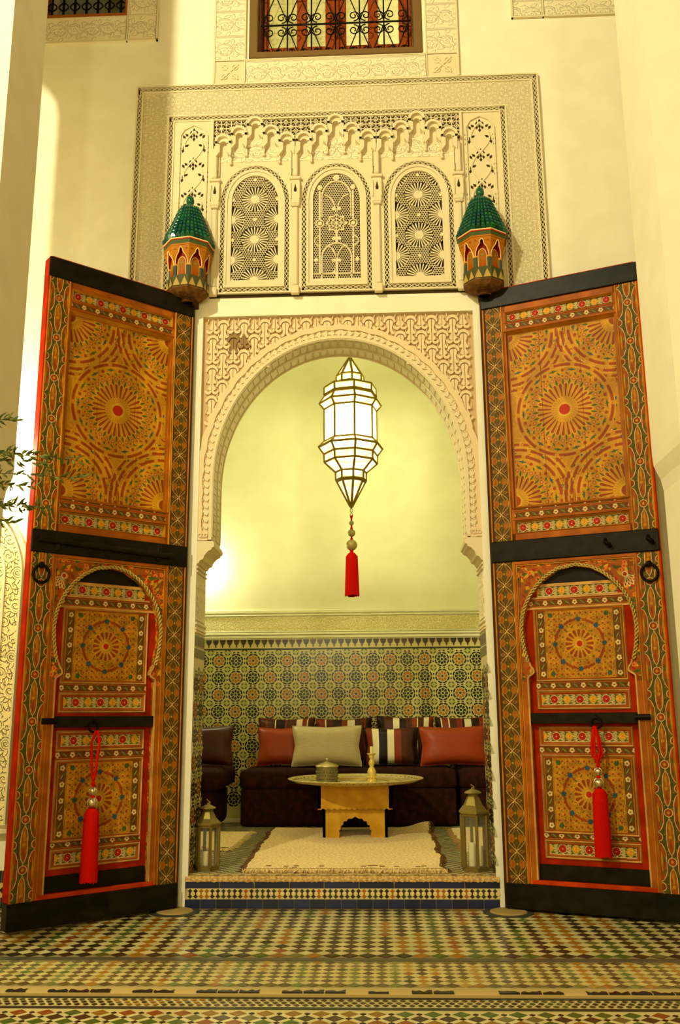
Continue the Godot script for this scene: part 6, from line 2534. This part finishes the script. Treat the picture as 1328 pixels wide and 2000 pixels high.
func pick(r: RandomNumberGenerator, i: int, f: FastNoiseLite, z: float) -> Color:   # colours run in streaks across the floor
	var n := f.get_noise_2d(i * 2.9, z * 2.2)
	if n > 0.22:
		return FLOORCOL[1] if r.randf() < 0.8 else FLOORCOL[3]
	if n < -0.2:
		return FLOORCOL[0] if r.randf() < 0.75 else FLOORCOL[2]
	return FLOORDARK[r.randi() % 3]

func band_of_tiles(t: Node3D, z0: float, z1: float, pitch: float, y: float, pale: Color, faded: float, parts_from: float, sd: int) -> void:
	var r := RandomNumberGenerator.new()
	r.seed = sd
	var f := FastNoiseLite.new()
	f.seed = sd
	f.frequency = 0.16
	var meshes := {}
	var whites := inside(t)
	var rest := inside(t)
	var half := pitch * 0.5
	var n := int(2.9 / pitch)
	var rows := int(round((z1 - z0) / pitch))
	var p := (z1 - z0) / rows
	var count := 0
	for k in range(rows - 1, -1, -1):
		for i in range(-n, n + 1):
			var x := i * pitch
			var z := z0 + (k + 0.5) * p
			var c := pick(r, i, f, z).lerp(pale, faded * (0.6 + 0.6 * r.randf()))
			if z >= parts_from and count < 300 and absf(x) < 1.62:
				c = Color(snappedf(c.r, 0.06), snappedf(c.g, 0.06), snappedf(c.b, 0.06))
				if not meshes.has(c):
					meshes[c] = tile_shape(half * 0.97, 0.0, 0.004, c)
				var o := put_mesh("floor_tile", meshes[c], M.glazed, t, Transform3D(Basis(Vector3.UP, r.randf_range(-0.03, 0.03)), Vector3(x, y - t.position.y + r.randf_range(-0.0007, 0.0003), z - t.position.z)))
				count += 1
			else:
				rest.col = c.srgb_to_linear()
				flat_square(rest, x, z, half * 0.97, y + 0.0035)
			if k < rows - 1:
				whites.col = (pale * r.randf_range(0.93, 1.03)).srgb_to_linear()
				flat_square(whites, x + half, z + half, half * 0.97, y + 0.003)
	var w := obj("pale_tiles", whites, M.glazed, t)
	w.set_meta("kind", "stuff")
	if not rest.v.is_empty():
		var o := obj("far_tiles", rest, M.glazed, t)
		o.set_meta("kind", "stuff")

func ground() -> void:
	var grout := mat(Color(0.52, 0.46, 0.30), 0.7)
	var t := thing("floor", "gallery floor of small lozenge tiles in front of the step", "floor", Vector3(0, 0, 0.65), 0, "", "structure")
	var b := inside(t)
	b.box(Vector3(-5, -0.3, THICK), Vector3(5, 0.0, 1.29))
	obj("bed", b, grout, t)
	band_of_tiles(t, 0.005, 1.255, 0.096, 0.0, Color(0.80, 0.76, 0.54), 0.04, 0.75, 91)
	t = thing("floor", "strip of smaller faded lozenge tiles between the pillars", "floor", Vector3(0, 0, 1.55), 0, "", "structure")
	b = inside(t)
	b.box(Vector3(-5, -0.3, 1.29), Vector3(5, 0.0, 1.885))
	obj("bed", b, grout, t)
	band_of_tiles(t, 1.325, 1.79, 0.0665, 0.0, Color(0.81, 0.75, 0.50), 0.36, 1.30, 92)
	b = inside(t)
	b.col = lin(0.34, 0.33, 0.26)
	b.box(Vector3(-3, 0, 1.262), Vector3(3, 0.004, 1.318), 0.001)
	b.col = lin(0.70, 0.64, 0.42)
	b.box(Vector3(-3, 0, 1.80), Vector3(3, 0.004, 1.822), 0.001)
	obj("border_line", b, M.glazed, t)
	b = inside(t)
	b.col = lin(0.72, 0.62, 0.38)
	b.box(Vector3(-3, -0.03, 1.825), Vector3(3, 0.005, 1.892), 0.008)
	obj("worn_edge", b, M.paint, t)
	var r := RandomNumberGenerator.new()
	r.seed = 31
	for i in 40:      # broken blue nosing tiles
		if r.randf() < 0.32:
			continue
		var x := -2.0 + i * 0.1
		b = inside(t)
		b.col = (Color(0.12, 0.14, 0.16) if i % 3 else Color(0.16, 0.15, 0.11)).srgb_to_linear()
		var p := PackedVector2Array([Vector2(x + 0.003, 0.0), Vector2(x + 0.097, 0.0)])
		for j in 6:
			p.append(Vector2(x + 0.097 - 0.094 * j / 5.0, 0.012 + r.randf() * 0.034))
		var keep := b.xf
		b.xf = keep * Transform3D(Basis(Vector3(1, 0, 0), Vector3(0, 0, -1), Vector3(0, 1, 0)), Vector3(0, 0.003, 1.893))
		b.prism(p, 0, 0.004)
		b.xf = keep
		obj("nosing_tile", b, M.glazed, t)
	# the open courtyard, a finger lower
	t = thing("floor", "courtyard floor of large green, brown and amber tiles in the foreground", "floor", Vector3(0, -0.02, 2.2), 0, "", "structure")
	b = inside(t)
	b.box(Vector3(-5, -0.3, 1.885), Vector3(5, -0.02, 10.0))
	obj("bed", b, mat(Color(0.76, 0.70, 0.48), 0.4), t)
	b = inside(t)
	b.col = lin(0.20, 0.20, 0.16)
	b.box(Vector3(-3, -0.02, 2.035), Vector3(3, -0.016, 2.062))
	b.box(Vector3(-3, -0.02, 1.893), Vector3(3, -0.014, 1.905))
	obj("border_line", b, M.glazed, t)
	b = inside(t)
	for i in range(-62, 63):
		for k in 3:
			b.col = ((pick(r, i, FastNoiseLite.new(), k * 0.1) if (r.randi() % 3) else Color(0.20, 0.15, 0.08))).srgb_to_linear()
			flat_square(b, i * 0.04 + (0.02 if k == 1 else 0.0), 1.93 + k * 0.036, 0.0165, -0.0165)
	var so := obj("small_checks", b, M.glazed, t)
	so.set_meta("kind", "stuff")
	var cols := [Color(0.28, 0.36, 0.13), Color(0.26, 0.19, 0.10), Color(0.54, 0.38, 0.09), Color(0.52, 0.27, 0.07), Color(0.42, 0.38, 0.20), Color(0.24, 0.16, 0.09)]
	var shapes := []
	for c in cols:
		shapes.append(tile_shape(0.0415, 0.0, 0.004, c))
	var small := tile_shape(0.0135, 0.0, 0.004, Color(0.20, 0.13, 0.07))
	var pale := inside(t)
	for k in 8:
		for i in range(-14, 15):
			var o := (0.061 if k % 2 else 0.0)
			var x := i * 0.122 + o
			var z := 2.125 + k * 0.061
			var w: int = ([1, 5, 1, 4][r.randi() % 4] if k % 2 else [0, 0, 0, 2, 2, 3][(int(floor((i + 40) / 4.0)) * 5 + k + (r.randi() % 2)) % 6])
			put_mesh("floor_tile", shapes[w], M.glazed, t, Transform3D(Basis(Vector3.UP, r.randf_range(-0.03, 0.03)), Vector3(x, 0.0, z - 2.2)))
			pale.col = (Color(0.80, 0.75, 0.54) * r.randf_range(0.94, 1.04)).srgb_to_linear()
			for s in [-1.0, 1.0]:      # the pale strips that cross between the coloured squares
				var q := Vector2(x + 0.0305 * s, z + 0.0305)
				var d := Vector2(-s, 1).normalized()
				var n := Vector2(d.y, -d.x)
				var c := [q - d * 0.03 - n * 0.0125, q - d * 0.03 + n * 0.0125, q + d * 0.03 + n * 0.0125, q + d * 0.03 - n * 0.0125]
				pale.face([Vector3(c[0].x, -0.0172, c[0].y), Vector3(c[1].x, -0.0172, c[1].y), Vector3(c[2].x, -0.0172, c[2].y), Vector3(c[3].x, -0.0172, c[3].y)], Vector3.UP)
			put_mesh("small_tile", small, M.glazed, t, Transform3D(Basis(), Vector3(x + 0.061, 0.0008, z - 2.2)))
	so = obj("pale_strips", pale, M.glazed, t)
	so.set_meta("kind", "stuff")
	# stones under the pivots
	for s in [-1.0, 1.0]:
		var st := thing("pivot_stone", "flat round socket stone at the foot of the %s door leaf" % ("left" if s < 0 else "right"), "stone", Vector3(s * 1.088, 0.0, 0.11), 0, "pivot stones")
		b = MB.new()
		b.lathe([[0.0, 0.0], [0.165, 0.0], [0.165, 0.006], [0.12, 0.008]], 28)
		b.col = Color.WHITE
		obj("ring", b, mat(Color(0.24, 0.24, 0.20), 0.4), st)
		b = MB.new()
		b.lathe([[0.122, 0.002], [0.119, 0.012], [0.105, 0.016], [0.0, 0.016]], 28)
		obj("disc", b, mat(Color(0.62, 0.53, 0.32), 0.85), st)
	# tiled dado at the foot of the wall, left and right of the leaves
	for s in [-1.0, 1.0]:
		var d := thing("baseboard_left" if s < 0 else "baseboard_right", "tiled skirting of dark blue tiles and lozenges on the %s of the wall" % ("left" if s < 0 else "right"), "skirting", Vector3(s * 2.0, 0, 0), 0, "", "structure")
		b = inside(d)
		b.col = lin(0.80, 0.70, 0.45)
		b.box(Vector3(s * 1.12, 0.0, 0), Vector3(s * 4.9, 0.245, 0.004))
		obj("pale_ground", b, M.glazed, d)
		for i in 16:
			for q in [[0.004, 0.072], [0.166, 0.242]]:
				b = inside(d)
				b.col = lin(0.10, 0.12, 0.13)
				b.box(Vector3(s * (1.42 + i * 0.11), q[0], 0.003), Vector3(s * (1.527 + i * 0.11), q[1], 0.009), 0.002)
				obj("blue_tile", b, M.glazed, d)
			for j in 2:
				b = inside(d)
				b.col = (Color(0.62, 0.40, 0.12) if (i + j) % 2 else Color(0.16, 0.14, 0.09)).srgb_to_linear()
				b.prism(pol(Vector2(s * (1.45 + i * 0.11 + j * 0.055), 0.119), 0.034, 4), 0.003, 0.008)
				obj("lozenge_tile", b, M.glazed, d)

# ---------------------------------------------------------------- pillars, courtyard shell, the niche and the olive tree
func shell() -> void:
	for s in [-1.0, 1.0]:
		var t := thing("wall_arcade_left" if s < 0 else "wall_arcade_right", "pale plaster arcade pillar at the %s edge, upper block wider than its column" % ("left" if s < 0 else "right"), "pillar", Vector3(s * 2.3, 0, 1.55), 0, "", "structure")
		var b := inside(t)
		var pp := PackedVector2Array()
		for q in [[1.88, 9.6], [1.88, 2.70], [1.884, 2.65], [1.90, 2.61], [1.918, 2.57], [1.93, 2.50], [1.93, 0.0], [2.48, 0.0], [2.48, 9.6]]:
			pp.append(Vector2(q[0] * s, q[1]))
		b.prism(pp, 1.3, 1.8, true)
		obj("pillar_block", b, M.plaster, t)
		b = inside(t)
		b.box(Vector3(s * 1.96, 2.54, 1.79), Vector3(s * 2.46, 2.585, 1.82), 0.012)
		obj("moulding", b, M.plaster, t)
		# side bay: an arched opening, wall above
		b = inside(t)
		var p := PackedVector2Array([Vector2(s * 2.47, 9.6), Vector2(s * 2.47, 6.3)])
		for q in ell(1.2, 0.55, 6.3, 0.0, 16):
			p.append(Vector2(s * 3.68 - s * q.x, q.y))
		p.append(Vector2(s * 4.9, 5.0))
		p.append(Vector2(s * 5.0, 5.0))
		p.append(Vector2(s * 5.0, 9.6))
		b.prism(p, 1.3, 1.8, true)
		obj("bay_arch", b, M.plaster, t)
		b = MB.new()
		b.box(Vector3(s * 5.0, -0.3, THICK), Vector3(s * 5.3, 9.8, 10.3))
		tag(obj("wall_courtyard_left" if s < 0 else "wall_courtyard_right", b, M.court), "%s side wall of the courtyard" % ("left" if s < 0 else "right"), "wall", "", "structure")
	var b2 := MB.new()
	b2.box(Vector3(-1.9, 8.3, 1.3), Vector3(1.9, 9.6, 1.8))
	tag(obj("trim_11", b2, M.plaster), "plaster lintel high between the two pillars", "lintel", "", "structure")
	b2 = MB.new()
	b2.box(Vector3(-5.3, -0.3, 10.0), Vector3(5.3, 9.8, 10.3))
	tag(obj("wall_courtyard_far", b2, M.court), "courtyard wall behind the camera", "wall", "", "structure")
	# the rooms behind the upper windows
	b2 = MB.new()
	b2.box(Vector3(-5.0, 6.0, -1.6), Vector3(5.0, 9.6, -1.4))
	b2.box(Vector3(-5.0, 6.2, -1.5), Vector3(5.0, 6.4, THICK))
	b2.box(Vector3(-5.0, 9.4, -1.5), Vector3(5.0, 9.6, THICK))
	for x in [-5.0, -1.4, 4.9]:
		b2.box(Vector3(x, 6.3, -1.5), Vector3(x + 0.1, 9.6, THICK))
	tag(obj("wall_upper_back", b2, M.room), "lit back wall seen through the upper window's panes", "wall", "", "structure")
	var u := thing("unseen_globe_lamp", "small round lamp in the upper room behind the shuttered window", "lamp", Vector3(1.9, 7.6, -0.9))
	var g := MB.new()
	g.ball(Vector3.ZERO, 0.09)
	var m := mat(Color(1, 0.95, 0.8), 0.4)
	m.emission_enabled = true
	m.emission = WARM
	m.emission_energy_multiplier = 2.0
	obj("globe", g, m, u)
	g = MB.new()
	g.tube(PackedVector3Array([Vector3(0, 0.09, 0), Vector3(0, 0.16, 0), Vector3(0, 0.16, -0.5)]), 0.01, 6)
	obj("arm", g, M.iron, u)
	lamp_light("lamp_light", Vector3.ZERO, 1.6, 0.08, WARM, u)

func niche() -> void:   # the arched panel of carved plaster on the wall at the far left
	var t := thing("trim_12", "arched panel of deeply carved plaster on the wall behind the left door leaf", "plasterwork", Vector3(-2.9, 0.5, 0), 0, "", "structure")
	var o := arch_outline(-2.95, 0.70, 0.50, 2.25, 0.66, 32)
	var f := arch_outline(-2.95, 0.655, 0.54, 2.25, 0.62, 32)
	var i := arch_outline(-2.95, 0.53, 0.60, 2.25, 0.50, 32)
	var b := inside(t)
	for side in [true, false]:
		b.prism(half_ring(f, i, side), 0.0, 0.03)
	obj("carved_border", b, M.arabesque, t)
	b = inside(t)
	b.path(o, 0.03, 0.0, 0.055)
	b.path(f, 0.014, 0.0, 0.045)
	b.path(i, 0.02, 0.0, 0.045)
	b.bar(Vector2(-3.7, 0.50), Vector2(-2.24, 0.50), 0.025, 0.0, 0.05)
	obj("moulding", b, M.stucco, t)
	b = inside(t)
	b.prism(arch_outline(-2.95, 0.52, 0.60, 2.25, 0.49, 32), 0.0, 0.012)
	obj("inner_field", b, M.arabesque, t)
	# lamp on that wall, behind the left pillar
	var w := thing("wall_lamp", "small glass wall lamp on the wall behind the left pillar", "lamp", Vector3(-2.62, 3.05, 0))
	b = MB.new()
	b.box(Vector3(-0.03, -0.06, 0), Vector3(0.03, 0.06, 0.02), 0.006)
	b.tube(PackedVector3Array([Vector3(0, 0, 0.01), Vector3(0, 0, 0.26), Vector3(0, 0.04, 0.30)]), 0.008, 8)
	obj("bracket", b, M.brass, w)
	b = MB.new()
	b.ball(Vector3(0, 0.1, 0.30), 0.06)
	var m := mat(Color(1, 0.95, 0.8), 0.4)
	m.emission_enabled = true
	m.emission = WARM
	m.emission_energy_multiplier = 2.0
	obj("globe", b, m, w)
	lamp_light("lamp_light", Vector3(0, 0.1, 0.30), 2.2, 0.05, WARM, w)

func olive() -> void:
	var base := Vector3(-2.0, -0.02, 2.4)
	var t := thing("olive_tree", "olive branches with narrow leaves reaching in at the left edge", "tree", base)
	var bark := mat(Color(0.36, 0.30, 0.18), 0.9)
	var b := inside(t)
	b.tube(PackedVector3Array([base, base + Vector3(0.03, 0.8, 0.02), base + Vector3(-0.02, 1.7, 0), base + Vector3(0.03, 2.5, -0.05), base + Vector3(0.0, 2.95, -0.05)]), 0.035, 10, false, 0.008)
	obj("trunk", b, bark, t)
	var r := RandomNumberGenerator.new()
	r.seed = 17
	var shapes := []
	for k in 3:
		var q := MB.new()
		var l := 0.036 + 0.009 * k
		for s in [-1.0, 1.0]:
			q.grid(6, 2, func(u: float, v: float) -> Vector3:
				var w: float = 0.0062 * sin(PI * pow(u, 0.8)) * s
				return Vector3((v - 0.5) * 2.0 * w, u * l, 0.006 * sin(u * PI) * (1.0 + k * 0.6) - 0.004 * absf(v - 0.5)))
		shapes.append(q.mesh())
	var leaf := mat(Color(0.25, 0.28, 0.08), 0.5)
	leaf.backlight_enabled = true
	leaf.backlight = Color(0.2, 0.23, 0.06)
	var leaf2 := mat(Color(0.40, 0.41, 0.17), 0.5)
	# where each twig leaves the trunk, where it ends
	var twigs := [[2.60, Vector3(0.52, 0.10, -0.12)], [2.55, Vector3(0.40, 0.22, 0.0)], [2.45, Vector3(0.62, 0.05, -0.08)], [2.40, Vector3(0.70, 0.06, -0.10)], [2.32, Vector3(0.66, 0.02, -0.05)], [2.28, Vector3(0.60, -0.04, -0.1)], [2.22, Vector3(0.72, 0.02, -0.06)], [2.18, Vector3(0.58, -0.02, -0.02)], [2.36, Vector3(0.88, 0.03, -0.10)], [2.48, Vector3(0.82, 0.02, -0.16)], [2.50, Vector3(0.50, -0.06, 0.0)]]
	for q in twigs:
		var a := base + Vector3(0, q[0], 0)
		var e: Vector3 = a + q[1]
		var p := PackedVector3Array()
		for i in 7:
			var f := i / 6.0
			p.append(a.lerp(e, f) + Vector3(0, 0.04 * sin(f * PI), 0) + Vector3(r.randf() - 0.5, r.randf() - 0.5, r.randf() - 0.5) * 0.014)
		b = inside(t)
		b.tube(p, 0.0032, 6, false, 0.0012)
		var br := obj("branch", b, bark, t)
		for i in 34:
			var f := 0.40 + 0.60 * i / 33.0
			var k := int(f * 6.0)
			var at := p[mini(k, 5)].lerp(p[mini(k, 5) + 1], f * 6.0 - k) if k < 6 else p[6]
			var d := ((e - a).normalized() + Vector3(r.randf_range(-0.9, 0.7), r.randf_range(-1.2, 1.1), r.randf_range(-0.8, 0.8))).normalized()
			var sx := d.cross(Vector3(r.randf() - 0.5, r.randf() - 0.5, 1)).normalized()
			put_mesh("leaf", shapes[r.randi() % 3], leaf if r.randf() < 0.7 else leaf2, br, t.transform.affine_inverse() * Transform3D(Basis(sx, d, sx.cross(d)), at))

func _ready() -> void:
	materials()
	camera_and_light()
	shell()
	front_wall()
	room()
	ground()
	carved_field()
	for k in 3:
		star_window(k + 1, (k - 1) * 0.64)
	upper_windows()
	niche()
	doors()
	turret(-1.132, "painted turret bracket with a green tiled roof above the left door leaf")
	turret(1.108, "painted turret bracket with a green tiled roof above the right door leaf")
	hanging_lantern()
	furnish()
	olive()
